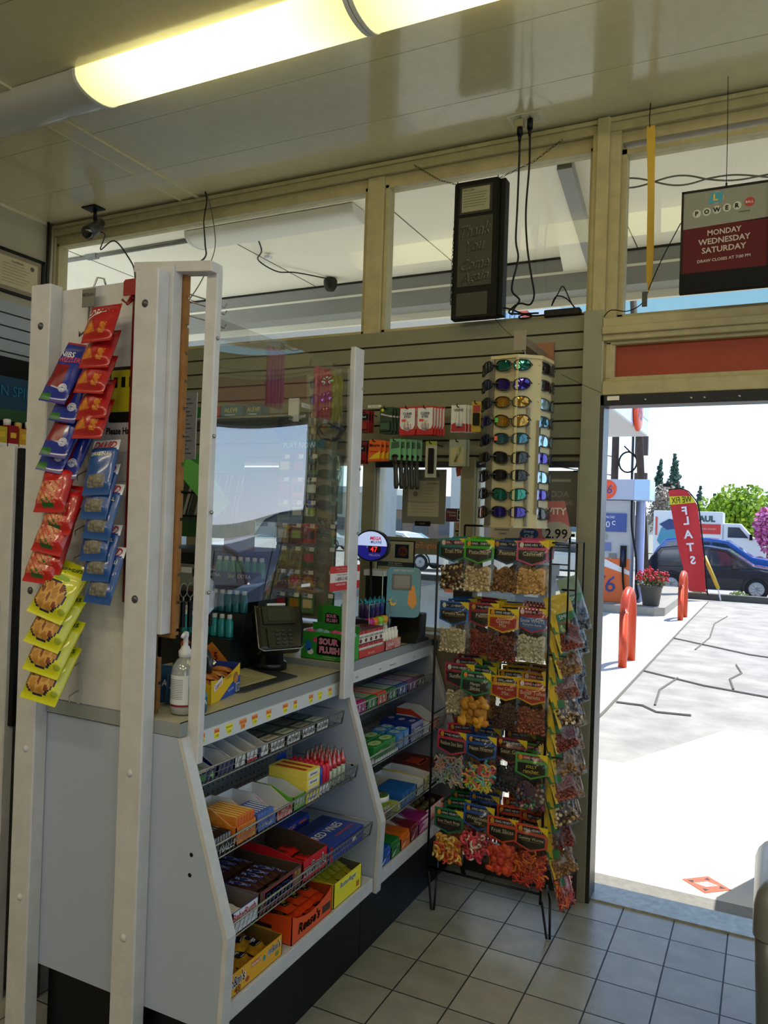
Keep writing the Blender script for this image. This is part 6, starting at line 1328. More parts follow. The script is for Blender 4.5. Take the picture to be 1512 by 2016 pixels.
def pk_mot(r):
    m = MB(); m.prism([(-.036, .0), (.03, .006), (.036, .10), (-.03, .106)], -.001, .001, 1, mat('D8601E', .4)); m.build('pouch', r)
    m = MB(); m.prism([(-.03, .012), (.026, .016), (.028, .05), (-.01, .03)], -.0014, -.001, 1, mat('E0C01E', .4)); m.text('Motrin', (0, -.002, .078), XP, ZP, .016, K_, .055, 0, .02); m.box(-.025, -.0014, .045, .02, -.001, .05, RED); m.build('print', r)
carded('pain_pouch', 'medicine pouch', 'tilted orange and yellow pain relief pouch on the lower slat hook', 'orange pain relief pouches', -1.697, 1.995, .07, .106, 3, pk_mot, .014, .016)
def pk_red(r):
    m = MB(); m.box(-.03, -.001, 0, .03, .001, .107, mat('6A0E14', .35)); m.box(-.022, -.014, .015, .022, -.001, .05, mat('8A1418', .2, coat=.5)); m.build('card', r)
    m = MB(); m.box(-.024, -.0016, .06, .024, -.001, .09, K_); m.text('Sled', (0, -.002, .076), XP, ZP, .010, wt, .035); m.build('print', r)
carded('red_blister_card', 'blister card', 'dark red blister card right beside the acrylic end post', 'upper dark red blister cards', -1.762, 2.136, .06, .107, 3, pk_red, .012, .006)
carded('red_blister_card', 'blister card', 'dark red blister card on the lower hook beside the end post', 'lower dark red blister cards', -1.772, 1.985, .06, .107, 2, pk_red, .012, .006)
def pk_brush(r):
    m = MB(); m.box(-.029, -.001, .147, .029, .001, .247, mat('6AA87A', .45)); m.add([(.018*math.cos(a*PI/8), -.0014, .165+.010*math.sin(a*PI/8)) for a in range(16)], [tuple(reversed(range(16)))], K_); m.prism([(-.022, .20), (.022, .205), (.02, .235), (-.02, .232)], -.0014, -.001, 1, mat('3A5A44', .5)); m.build('card', r)
    m = MB(); m.tube([(.0, .006, .16), (.0, .008, .14), (.002, .01, .09), (.006, .012, .03), (.006, .012, .012)], [.016, .013, .0105, .0125, .009], mat('3A362A', .35), 10); m.build('handle', r)
    m = MB(); 
    for q in range(24): m.tube([(-.014+.0056*(q % 6), -.002, .13+.008*(q//6)), (-.014+.0056*(q % 6), -.014, .132+.008*(q//6))], .0012, K_, 4)
    m.build('bristles', r)
carded('hair_brush', 'hair brush', 'handled hair brush on a mint green card in front of the window', 'hair brushes on mint green cards', -1.589, 1.996, .058, .247, 5, pk_brush, .016, .020)
def pk_comb(r):
    m = MB(); m.box(-.028, -.001, 0, .028, .001, .167, mat('A8A89A', .5)); m.box(-.028, -.0016, .148, .028, -.001, .167, mat('8A9A3A', .4)); m.build('card', r)
    m = MB(); m.box(-.012, -.008, .018, .012, -.002, .135, K_); 
    for q in range(16): m.box(.010, -.007, .02+.007*q, .017, -.003, .0235+.007*q, K_)
    m.build('comb', r)
carded('comb_card', 'comb', 'single black comb on a pale card hanging before the window', None, -1.404, 1.982, .056, .167, 1, pk_comb)
def pk_tw(r):
    m = MB(); m.box(-.041, -.001, 0, .041, .001, .121, mat('7A9AA0', .45, c2='A8A07A', scale=10)); m.box(-.034, -.0016, .012, .03, -.001, .085, mat('B0A884', .5)); m.build('card', r)
    m = MB(); m.tube([(-.012, -.006, .02), (.012, -.008, .085)], .003, mat('8A8A4A', .3), 6); m.tube([(-.008, -.006, .02), (.015, -.008, .085)], .002, M_steel, 6); m.build('tweezers', r)
carded('tweezer_card', 'tweezers', 'tweezers on a blue grey card left of the sunglasses tower', 'tweezer cards', -1.274, 1.988, .082, .121, 2, pk_tw)
def pk_y(r):
    m = MB(); m.box(-.022, -.001, 0, .022, .001, .136, mat('C8A81E', .4)); m.box(-.016, -.0016, .09, .018, -.001, .12, RED); m.box(-.012, -.014, .03, .016, -.001, .085, K_); m.build('card', r)
carded('yellow_gadget_card', 'card', 'narrow yellow and red carded gadget just left of the sunglasses tower', None, -1.19, 2.157, .044, .136, 1, pk_y)
m = MB(); m.box(-1.815, 3.4372, 2.169, -1.74, 3.4378, 2.183, W2); m.text('50 ct. $1.99', (-1.778, 3.4368, 2.176), XP, ZP, .007, K_); solo(m, 'price_strip', 'small white price strip stuck on the slat panel above the red cards', 'price label')
# ================================================================= WINDOW PAPERS AND DECALS
m = MB(); m.box(-1.63, 3.486, 1.60, -1.40, 3.489, 1.865, mat('6E6E60', .5)); m.box(-1.60, 3.4855, 1.635, -1.435, 3.486, 1.81, mat('A49C84', .5)); m.box(-1.60, 3.485, 1.705, -1.435, 3.4855, 1.7065, K_)
m.text('PA', (-1.46, 3.4852, 1.838), (-1, 0, 0), ZP, .028, mat('B8B4A8', .5)); m.text('HEALTH PERMIT', (-1.47, 3.485, 1.795), XP, ZP, .008, mat('4A4636', .5), .06)
for k in range(9): m.box(-1.52 if k < 5 else -1.58, 3.4852, 1.775-.015*k, -1.45-.008*(k % 3), 3.4856, 1.777-.015*k, mat('7E765E', .5))
m.add([(-1.56+.013*math.cos(a*PI/8), 3.485, 1.745+.013*math.sin(a*PI/8)) for a in range(16)], [tuple(reversed(range(16)))], mat('6E6A58', .5)); m.box(-1.46, 3.485, 1.72, -1.445, 3.4855, 1.735, mat('6E6A58', .5)) if False else None
solo(m, 'permit_paper', 'cream permit paper taped in the window behind the hair brushes', 'paper')
m = MB(); m.box(-1.558, 3.484, 1.588, -1.475, 3.487, 1.612, K_); m.text('ALARM', (-1.516, 3.4835, 1.60), XP, ZP, .006, mat('8A8A8A', .5)); solo(m, 'black_plate', 'small black plate sticker under the permit paper', 'sticker')
m = MB(); m.prism([(-1.395, 1.614), (-1.29, 1.614), (-1.288, 1.67), (-1.296, 1.678), (-1.395, 1.678)], 3.484, 3.487, 1, mat('4A1420', .4)); m.box(-1.337, 3.4835, 1.624, -1.294, 3.484, 1.672, wt); m.box(-1.334, 3.483, 1.627, -1.297, 3.4835, 1.669, K_); m.tube([(-1.326, 3.4825, 1.65), (-1.32, 3.4825, 1.636), (-1.303, 3.4825, 1.662)], .003, wt, 5); m.text('Welcome', (-1.366, 3.4835, 1.66), XP, ZP, .010, mat('C8B8B8', .5), .045); m.text('Check', (-1.36, 3.4835, 1.645), XP, ZP, .010, mat('C8B8B8', .5), .04)
solo(m, 'check_sticker', 'maroon window sticker with a check mark, beside the window post', 'sticker')
m = MB(); m.box(-1.352, 3.484, 1.53, -1.288, 3.487, 1.613, mat('8A8678', .5)); m.text('m', (-1.32, 3.4835, 1.593), XP, ZP, .016, RED, None, 0, .03); m.box(-1.345, 3.4835, 1.566, -1.295, 3.484, 1.574, K_); m.text('VISA', (-1.32, 3.4835, 1.553), XP, ZP, .014, K_, .045, .15, .03); m.box(-1.345, 3.4835, 1.538, -1.295, 3.484, 1.542, mat('C88A3A', .5))
solo(m, 'card_sticker', 'grey card brands sticker below the maroon check sticker', 'sticker')
m = MB(); m.box(-1.76, 3.484, 1.45, -1.30, 3.487, 1.53, mat('6E6E5C', .5)); m.text('Twenty-Four Hour', (-1.53, 3.483, 1.49), (-1, 0, 0), ZP, .040, mat('C87A4A', .5), .58, 0, .01)
solo(m, 'hours_banner', 'grey green window banner with mirrored orange lettering behind the fuel card sign', 'banner')
m = MB(); m.box(-.965, 3.486, 1.61, -.765, 3.489, 1.86, mat('6A6A60', .5)); m.text('ACCESS', (-.875, 3.4852, 1.755), (-1, 0, 0), ZP, .030, mat('A8A698', .5), .16, 0, .03); m.text('INSPECTED', (-.865, 3.4852, 1.715), (-1, 0, 0), ZP, .022, mat('A8A698', .5), .16, 0, .02); m.box(-.90, 3.485, 1.81, -.80, 3.486, 1.822, mat('A8A698', .5))
m.box(-.79, 3.484, 1.855, -.765, 3.487, 1.862, K_); solo(m, 'inspection_poster', 'grey window poster with mirrored pale letters right of the sunglasses tower', 'poster')
m = MB(); m.box(-.795, 3.484, 1.565, -.775, 3.487, 1.578, K_); solo(m, 'black_tab', 'tiny black tab on the glass below the grey inspection poster', 'sticker')
m = MB(); m.prism([(-1.345, 1.83), (-1.315, 1.84), (-1.298, 1.86), (-1.30, 1.885), (-1.33, 1.895), (-1.352, 1.87)], 3.484, 3.487, 1, mat('D8604A', .5)); solo(m, 'red_round_sticker', 'round salmon red sticker high on the glass behind the tweezers', 'sticker')
m = MB(); m.box(-1.285, 3.33, 1.26, -1.195, 3.336, 1.42, mat('2A2A22', .5)); m.box(-1.288, 3.336, 1.255, -1.192, 3.338, 1.425, mat('B8B4A8', .5)); m.text('PULL', (-1.24, 3.329, 1.40), XP, ZP, .014, mat('6A6248', .5), .06); solo(m, 'dark_card', 'dark card with a pale edge fixed to the window post left of the rack', 'card')
# ================================================================= HANGING SIGNS, CORDS, CAMERA
r = thing('thank_you_sign', 'tall black hanging light box reading Thank You Come Again', 'sign', (-1.24, 3.37, 2.55))
bs = mat('070706', .55, spec=.2); bs2 = mat('26281B', .5, noise=.2, scale=5)
m = MB(); m.prism([(-1.352+.0, 2.552), (-1.132, 2.552), (-1.132, 3.18), (-1.145, 3.19), (-1.34, 3.19), (-1.352, 3.18)], 3.355, 3.405, 1, bs); m.box(-1.145, 3.37, 2.56, -1.11, 3.43, 3.185, bs); part(m, 'case', r, .003)
m = MB(); m.box(-1.325, 3.352, 2.70, -1.16, 3.355, 3.02, bs2); m.box(-1.325, 3.352, 2.565, -1.175, 3.355, 2.67, bs2); part(m, 'face', r)
m = MB(); m.box(-1.322, 3.3515, 3.035, -1.165, 3.355, 3.165, mat('0A0A0A', .5)); m.box(-1.312, 3.350, 3.045, -1.178, 3.3515, 3.155, mat('8E8C72', .5)); m.text('FALCON', (-1.28, 3.3495, 3.145), XP, ZP, .010, K_)
for k in range(6): m.box(-1.305, 3.3496, 3.128-.012*k, -1.19-.006*(k % 3), 3.35, 3.131-.012*k, mat('5A5844', .5))
part(m, 'rating_plate', r)
m = MB(); lc = mat('050505', .5)
for s, zc, h_, w_ in (('Thank', 2.955, .055, .15), ('You', 2.885, .05, .09), ('Come', 2.80, .052, .14), ('Again', 2.735, .055, .15)):
    m.text(s, (-1.243, 3.3505, zc), (.995, 0, .10), (-.10, 0, .995), h_, lc, w_, .45, .015, lift=.001); m.text(s, (-1.2395, 3.3512, zc+.003), (.995, 0, .10), (-.10, 0, .995), h_, mat('6A6C54', .5), w_, .45, .01, lift=.0006)  # lighter offset copy paints a sheen along the dark letters
part(m, 'lettering', r)
def chain(pts, r_=.0028, step=.016, name='hanging_chain', label=''):
    m = MB(); tot = []
    for a, b_ in zip(pts[:-1], pts[1:]):
        a, b_ = V(a), V(b_); L = (b_-a).length; n_ = max(1, int(L/step)); d = (b_-a)/n_; dn = d.normalized()
        for k in range(n_):
            c = a+d*(k+.5); s1 = dn.orthogonal().normalized() if k % 2 else dn.cross(dn.orthogonal()).normalized()
            m.tube([c+dn*(step*.62)*math.cos(q*PI/4)+s1*.0042*math.sin(q*PI/4) for q in range(8)], .0012, K_, 4, True)
    solo(m, name, label, 'chain')
chain([(-1.595, 3.42, 3.345), (-1.45, 3.40, 3.24), (-1.33, 3.38, 3.185)], label='dark chain from the window head to the left top of the black light box')
chain([(-.87, 3.42, 3.335), (-.99, 3.40, 3.25), (-1.15, 3.38, 3.19)], label='dark chain from the window head to the right top of the black light box')
chain([(-1.336, 3.348, 3.19), (-1.347, 3.345, 2.9), (-1.35, 3.345, 2.62)], label='loose chain hanging down the left edge of the black light box')
chain([(-1.14, 3.348, 3.19), (-1.138, 3.345, 2.9), (-1.135, 3.345, 2.60)], label='loose chain hanging down the right edge of the black light box')
m = MB(); m.box(-1.08, 3.255, 3.396, -.93, 3.345, 3.402, mat('B8B49C', .4)); 
for x in (-1.05, -1.0, -.96): m.box(x-.016, 3.27, 3.392, x+.016, 3.33, 3.397, mat('A8A48A', .4))
solo(m, 'ceiling_outlet', 'cream power outlet plate on the ceiling above the black light box', 'outlet')
def smooth(pts, n_=8):
    P = [V(p) for p in pts]; P = [P[0]]+P+[P[-1]]; out = []
    for i in range(1, len(P)-2):
        for k in range(n_):
            t = k/n_; a, b_, c, d = P[i-1], P[i], P[i+1], P[i+2]
            out.append(.5*((2*b_)+(c-a)*t+(2*a-5*b_+4*c-d)*t*t+(3*b_-a-3*c+d)*t**3))
    out.append(P[-2]); return out
def cord(name, label, pts, r_=.0045, plug=None, cat='cord', mm=K_):
    m = MB(); m.tube(smooth(pts), r_, mm, 6)
    if plug: m.tube([plug, (plug[0], plug[1], plug[2]-.045)], .013, mm, 10); m.tube([(plug[0], plug[1], plug[2]-.04), (plug[0], plug[1], plug[2]-.075)], [.010, .006], mm, 8)
    return solo(m, name, label, cat)
cord('extension_cord', 'black power cord from the ceiling outlet looping down, the left one', [(-1.03, 3.30, 3.34), (-1.032, 3.31, 3.22), (-1.04, 3.33, 3.02), (-1.045, 3.34, 2.88), (-1.035, 3.35, 2.80), (-1.06, 3.36, 2.70), (-1.065, 3.38, 2.66), (-1.035, 3.39, 2.625), (-1.06, 3.395, 2.59), (-1.07, 3.395, 2.56)], .0045, (-1.03, 3.30, 3.375))
m = MB(); m.box(-1.048, 3.28, 3.362, -1.014, 3.32, 3.394, mat('A89C72', .4)); solo(m, 'plug_adapter', 'tan block adapter plugged into the ceiling outlet', 'adapter')
cord('extension_cord', 'black power cord from the ceiling outlet looping down, the right one', [(-.985, 3.30, 3.35), (-.985, 3.31, 3.2), (-1.0, 3.33, 3.0), (-.995, 3.35, 2.85), (-.975, 3.36, 2.72), (-.965, 3.38, 2.64), (-.985, 3.39, 2.60), (-1.03, 3.395, 2.61), (-1.06, 3.395, 2.60), (-1.08, 3.40, 2.57), (-.95, 3.41, 2.563)], .0045, (-.985, 3.30, 3.394))
r = thing('power_brick', 'black power brick with coiled leads on top of the slat panel', 'power adapter', (-.845, 3.44, 2.5455))
m = MB(); m.box(-.93, 3.42, 2.546, -.77, 3.47, 2.578, K_, None); part(m, 'brick', r, .005)
m = MB(); m.tube(smooth([(-.93, 3.44, 2.56), (-1.0, 3.43, 2.562), (-1.10, 3.42, 2.60), (-1.14, 3.41, 2.60)]), .004, K_, 6); m.tube(smooth([(-.78, 3.44, 2.56), (-.83, 3.43, 2.62), (-.88, 3.44, 2.64), (-.90, 3.44, 2.60), (-.87, 3.43, 2.65), (-.85, 3.44, 2.68), (-.81, 3.44, 2.60), (-.77, 3.44, 2.55), (-.72, 3.44, 2.56), (-.70, 3.44, 2.555)]), .003, K_, 6); part(m, 'lead', r)
m = MB(); m.tube([(-1.02+.03*math.cos(a*PI/6), 3.44+.01*math.sin(a*PI/6), 2.549+.012*(1+math.sin(a*PI/6))) for a in range(24)], .0035, K_, 6); solo(m, 'cord_coil', 'small black cord coil beside the light box on top of the slat panel', 'cord')
cord('thin_wire', 'thin dark wire falling from the light box to the bracket arm', [(-1.17, 3.35, 2.60), (-1.12, 3.36, 2.52), (-1.05, 3.38, 2.45), (-.95, 3.40, 2.36)], .0012)
cord('thin_wire', 'thin grey wire from the sunglasses tower up to the door post', [(-.80, 3.25, 2.25), (-.73, 3.35, 2.22), (-.66, 3.39, 2.19)], .001)
# yellow strap
m = MB(); ys_ = mat('C8A030', .5, noise=.1, scale=20)
def strap(i, j):
    z = 3.305-.70*i; a = (.25*math.sin(i*6)+1.2*i)*1.0; wd = .017 if i < .95 else .008
    return (-.488+.012*math.sin(2*i)+wd*(j-.5)*2*math.cos(a), 3.385+wd*(j-.5)*2*math.sin(a)*.6, z)
m.sheet(30, 3, strap, ys_); m.box(-.502, 3.378, 2.545, -.482, 3.392, 2.605, mat('20221E', .4)); m.tube([(-.492, 3.385, 3.30), (-.495, 3.386, 3.34), (-.492, 3.386, 3.402)], .0022, K_, 6)
solo(m, 'yellow_strap', 'twisted yellow strap with a black tip hanging from the ceiling before the transom', 'strap')
cord('thin_wire', 'black wire running from the lottery sign down to the door post corner', [(-.345, 3.26, 2.83), (-.42, 3.33, 2.72), (-.47, 3.38, 2.63), (-.50, 3.395, 2.565), (-.56, 3.40, 2.535), (-.63, 3.40, 2.545), (-.66, 3.40, 2.52)], .0022)
# twisted decorative wires behind the transom glass
m = MB()
for s in (-1, 1): m.tube([(-.72+1.6*i/90, 3.62+.35*i/90, 3.19-.03*i/90+s*.022*math.sin(i*2*PI/24)*(1 if i % 48 < 24 else .55)) for i in range(91)], .004, mat('6A6A62', .5), 6)
solo(m, 'twisted_wire', 'pair of loosely twisted grey wires outside the transom glass', 'wire')
# powerball sign
r = thing('lottery_draw_sign', 'hanging red, white and black lottery sign listing draw days', 'sign', (-.05, 3.25, 2.545))
m = MB(); m.box(-.342, 3.24, 2.545, .24, 3.275, 2.62, mat('060A0E', .6, spec=.2)); m.box(-.342, 3.24, 2.62, -.334, 3.275, 2.942, K_); m.box(-.342, 3.24, 2.937, .24, 3.275, 2.945, K_); m.box(-.032, 3.238, 2.62, -.026, 3.24, 2.94, K_); m.box(-.342, 3.262, 2.62, .24, 3.275, 2.94, K_); m.box(.233, 3.24, 2.62, .24, 3.275, 2.94, K_); part(m, 'frame', r)
m = MB(); m.box(-.334, 3.244, 2.62, .233, 3.262, 2.80, mat('55101A', .5, spec=.2)); m.prism([(-.334, 2.795), (.233, 2.815), (.233, 2.937), (-.334, 2.937)], 3.2436, 3.262, 1, mat('86867E', .5, spec=.2)); m.box(-.026, 3.2434, 2.64, .2, 3.2436, 2.79, mat('A87A3A', .4)); part(m, 'face', r)
m = MB(); tc_ = mat('B8A8A4', .4)
for s, zc, h_, w_ in (('MONDAY', 2.772, .022, .12), ('WEDNESDAY', 2.739, .023, .185), ('SATURDAY', 2.705, .023, .16), ('DRAW CLOSES AT 7:00 PM', 2.665, .012, .20)): m.text(s, (-.184, 3.243, zc), (.999, 0, .03), (-.03, 0, .999), h_, tc_, w_, 0, .02)
for i, c_ in enumerate('POWER'):
    x = -.285+.036*i; m.add([(x+.015*math.cos(a*PI/8), 3.243, 2.852+.003*i+.016*math.sin(a*PI/8)) for a in range(16)], [tuple(reversed(range(16)))], mat('B8B8B4', .3)); m.text(c_, (x, 3.2422, 2.852+.003*i), XP, ZP, .018, K_, None, 0, .04)
m.add([(-.098+.018*math.cos(a*PI/8), 3.243, 2.872+.018*math.sin(a*PI/8)) for a in range(16)], [tuple(reversed(range(16)))], mat('A02A2A', .3)); m.text('BALL', (-.098, 3.2422, 2.872), XP, ZP, .009, wt, .028); m.text('calottery', (-.115, 3.2428, 2.838), XP, ZP, .010, K_, .06, .3)
m.prism([(-.245, 2.885), (-.195, 2.885), (-.19, 2.925), (-.235, 2.928)], 3.2425, 3.2435, 1, mat('2A8AA8', .4)); m.add([(-.213+.024*math.cos(a*PI/8), 3.2432, 2.906+.024*math.sin(a*PI/8)) for a in range(16)], [tuple(reversed(range(16)))], mat('D8982A', .4)); m.text('L', (-.218, 3.242, 2.907), XP, ZP, .026, mat('D8B02A', .4), None, 0, .03)
part(m, 'lettering', r)
m = MB(); m.tube([(-.182, 3.255, 2.945), (-.185, 3.28, 3.15), (-.19, 3.30, 3.402)], .0014, K_, 5); m.tube([(-.182, 3.255, 2.943), (-.182, 3.255, 2.962)], .004, K_, 6); part(m, 'hanging_wire', r)
# camera on the ceiling, wires
r = thing('security_camera', 'small dark bullet security camera on the ceiling by the window head', 'security camera', (-3.6, 3.33, 3.402))
m = MB(); m.box(-3.69, 3.28, 3.394, -3.58, 3.36, 3.402, K_); m.tube([(-3.62, 3.32, 3.395), (-3.62, 3.32, 3.325)], .010, K_, 8); part(m, 'mount', r)
m = MB(); m.tube([(-3.62, 3.36, 3.325), (-3.60, 3.31, 3.275), (-3.575, 3.23, 3.215)], [.030, .036, .040], mat('3A3A34', .35), 14); m.tube([(-3.575, 3.23, 3.215), (-3.57, 3.222, 3.208)], [.034, .030], mat('101214', .08, coat=1), 14); part(m, 'body', r)
cord('camera_cable', 'thin cable drooping from the security camera to the partition top', [(-3.55, 3.30, 3.24), (-3.3, 3.1, 3.12), (-2.9, 2.7, 2.86), (-2.5, 2.4, 2.75), (-2.1, 2.1, 2.52), (-1.78, 1.80, 2.34)], .003)
cord('ceiling_cable', 'dark cable dropping from the ceiling hole to the partition, with a thick joint', [(-2.853, 3.385, 3.40), (-2.82, 3.36, 3.33), (-2.70, 3.2, 3.15), (-2.35, 2.8, 2.85), (-2.1, 2.5, 2.66), (-1.75, 1.95, 2.40), (-1.62, 1.72, 2.335)], .0035)
cord('ceiling_cable', 'thinner grey cable dropping from the ceiling hole behind the thin post', [(-2.85, 3.385, 3.40), (-2.80, 3.38, 3.28), (-2.62, 3.2, 3.0), (-2.2, 2.6, 2.6), (-1.75, 1.95, 2.25), (-1.56, 1.74, 2.18)], .0025, mm=mat('5A5A54', .4))
# certificate on the left wall
r = thing('framed_certificate', 'black framed cream certificate high on the left wall', 'certificate', (-4.09, 3.2, 2.89))
m = MB()
for a in ((3.0, 2.885, 3.37, 2.903), (3.0, 3.13, 3.37, 3.148), (3.0, 2.885, 3.018, 3.148), (3.352, 2.885, 3.37, 3.148)): m.box(-4.108, a[0], a[1], -4.088, a[2], a[3], K_)
part(m, 'frame', r, .002)
m = MB(); m.box(-4.106, 3.015, 2.90, -4.10, 3.355, 3.135, mat('8A7A60', .6)); m.box(-4.10, 3.045, 2.93, -4.098, 3.325, 3.105, mat('B8AA84', .6))
for k in range(7): m.box(-4.098, 3.08, 2.955+.018*k, -4.0975, 3.23+.02*(k % 3), 2.958+.018*k, mat('7A7050', .6))
m.text('Certificate', (-4.0972, 3.18, 3.085), YP, ZP, .014, K_, .12); m.add([(-4.097, 3.285+.014*math.cos(a*PI/8), 3.075+.014*math.sin(a*PI/8)) for a in range(16)], [tuple(range(16))], mat('4A4638', .5)); part(m, 'document', r)
m = MB(); m.box(-4.104, 3.01, 2.895, -4.085, 3.36, 3.14, M_glass) if False else None
# left edge: tobacco shelf, posts and dark shelves beyond
r = thing('tobacco_shelf', 'dark shelf unit with a blue header on the left wall beyond the partition', 'shelf unit', (-3.45, 2.6, 0))
m = MB(); m.box(-3.6, 2.2, 1.885, -3.28, 3.2, 1.905, mat('C8C4A8', .5)); m.box(-3.62, 2.2, 0, -3.6, 3.2, 2.4, K_); part(m, 'shelf', r)
m = MB(); m.box(-3.50, 2.2, 2.10, -3.40, 3.2, 2.26, mat('0E3A5A', .4)); m.text('AMERICAN SPIRIT', (-3.395, 2.55, 2.19), YP, ZP, .05, mat('1E6A8A', .4), .5); m.box(-3.40, 2.2, 2.04, -3.395, 3.2, 2.10, mat('1E4A2A', .5)); m.box(-3.6, 2.2, 2.26, -3.40, 3.2, 2.27, K_); part(m, 'header', r)
for zz in (1.70, 1.50, 1.25, 1.0):
    m = MB(); m.box(-3.6, 2.2, zz, -3.3, 3.2, zz+.015, K_); part(m, 'lower_shelf', r)
for i in range(8):
    y = 2.36+.062*i; hx = ['8A1420', '6A0E18', 'B8A030', '8A1420', 'C8902E', '7A1018', '8A1420', 'B8A030'][i]
    m = MB(); m.box(-3.40, y, 1.906, -3.30, y+.055, 2.0+.01*(i % 2), mat(hx, .35)); m.box(-3.30, y+.012, 1.95, -3.2995, y+.043, 1.975, mat('D8B040', .4)); m.box(-3.30, y, 1.906, -3.2995, y+.055, 1.922, wt); m.lathe([(.018, 0), (.018, .03), (.012, .034)], wt if i % 2 else mat('C8A050', .4), 10, None, (-3.35, y+.028, 2.0+.01*(i % 2)))
    solo(m, 'cigar_pack', '%s cigar pack standing on the cream edged shelf at the far left' % {'8A1420': 'crimson', '6A0E18': 'dark maroon', 'B8A030': 'yellow', 'C8902E': 'amber', '7A1018': 'maroon'}[hx], 'cigar pack', '%s cigar packs on the left shelf' % {'8A1420': 'crimson', '6A0E18': 'dark maroon', 'B8A030': 'yellow', 'C8902E': 'amber', '7A1018': 'maroon'}[hx])
rnd = random.Random(9)
for i in range(14):
    y = 2.3+.058*(i % 7); zz = 1.516 if i < 7 else 1.266; hx = ['1A1A1E', '8A9294', '2A2022', '6A7A7E', 'B8BEC0', '3A2A26', '14181C'][i % 7]
    m = MB(); m.box(-3.40, y, zz, -3.31, y+.052, zz+.12, mat(hx, .4)); m.text(['GAME', 'DUTCH', 'ZIG', 'SUAVE', 'BLACK', 'GRIZ', 'COPE'][i % 7], (-3.3092, y+.026, zz+.08), YP, ZP, .014, wt, .045)
    solo(m, 'tobacco_pack', '%s tobacco pack on the %s dark shelf at the far left' % (['black', 'grey', 'dark brown', 'slate', 'pale grey', 'umber', 'blue black'][i % 7], 'upper' if i < 7 else 'lower'), 'tobacco pack')
r = thing('left_guard_frame', 'white post with scuffed acrylic panel at the far left edge', 'sneeze guard', (-2.26, 1.75, 0))
part(post(-2.285, -2.215, 1.73, 1.765, 0, 1.815), 'post', r)
m = MB(); m.box(-2.9, 1.745, 1.08, -2.285, 1.75, 1.80, M_acr); part(m, 'acrylic_panel', r); m = MB(); m.box(-2.215, 1.745, .9, -2.195, 1.77, 1.81, K_); part(m, 'edge_strip', r)
m = MB(); m.box(-3.1, 1.80, 0, -2.12, 1.83, .93, mat('4A4E54', .5)); m.box(-3.1, 1.775, .93, -2.12, 2.0, .955, mat('6A6A66', .4)); solo(m, 'dark_counter', 'dark grey low counter at the far left behind the white post', 'counter')
m = MB(); m.box(-2.42, 1.722, .90, -2.25, 1.728, 1.30, mat('D8DCE0', .5))
for k in range(9): m.box(-2.40, 1.7215, .94+.035*k, -2.27, 1.722, .944+.035*k, mat('9AA0A8', .5))
solo(m, 'posted_paper', 'white paper posted on the left acrylic panel', 'paper')
# upper left: drop of white plastic tag near frame
m = MB(); m.prism([(-2.45, 1.98), (-2.36, 1.98), (-2.35, 1.99), (-2.35, 2.19), (-2.36, 2.20), (-2.45, 2.20)], 1.735, 1.742, 1, W2); m.box(-2.44, 1.7345, 1.995, -2.36, 1.735, 2.185, mat('8A9298', .4)); solo(m, 'white_framed_tag', 'white rounded tag frame cut by the left picture edge', 'sign')
# silver bin at the lower right
r = thing('waste_bin', 'tall silver grey waste bin with a rounded lid corner at the lower right', 'bin', (.2, 2.6, 0))
sv = mat('8E918E', .3, metal=.5)
def binring(k, zz, r_=.05): 
    P = []; x0, x1, y0, y1 = -.008+k, .40-k, 2.42+k, 2.86-k
    for (cx, cy, a0) in ((x1-r_, y1-r_, 0), (x0+r_, y1-r_, 1), (x0+r_, y0+r_, 2), (x1-r_, y0+r_, 3)):
        for q in range(6): a = (a0+q/5)*PI/2; P.append((cx+r_*math.cos(a), cy+r_*math.sin(a), zz))
    return P
def rings(R, mm):
    m = MB(); n_ = len(R[0]); fs = []
    for i in range(len(R)-1):
        for k in range(n_): fs.append((i*n_+k, i*n_+(k+1) % n_, (i+1)*n_+(k+1) % n_, (i+1)*n_+k))
    fs.append(tuple((len(R)-1)*n_+k for k in range(n_))); m.add(sum(R, []), fs, mm, True); return m
part(rings([binring(.02, .0), binring(.008, .30), binring(.0, .50)], mat('6E7274', .35, metal=.4)), 'body', r)
part(rings([binring(-.004, .48), binring(-.004, .565), binring(.004, .595), binring(.02, .62), binring(.05, .637), binring(.1, .645)], sv), 'lid', r)
m = MB(); m.box(-.03, 2.46, .02, -.026, 2.58, .58, mat('A09C88', .3)) if False else None
# ================================================================= OUTSIDE
G0 = -.12
m = MB(); m.box(-90, 24.0, -1.2, 60, 60, -.62, mat('A8A6A2', .85, noise=.08)); struct(m, 'street')
m = MB(); m.box(-90, 20.9, -1.2, 60, 24.0, -.30, mat('8A8478', .9, noise=.2)); struct(m, 'verge')
# shrink the forecourt slab so that the street shows behind the kerb
o_ = bpy.data.objects['forecourt_ground']; 
for v_ in o_.data.vertices:
    if v_.co.y > 100: v_.co.y = 20.7
m = MB(); m.box(-200, 60, -1.2, 150, 260, -.6, mat('8E9480', .9, noise=.15, scale=.05)); struct(m, 'far_ground')
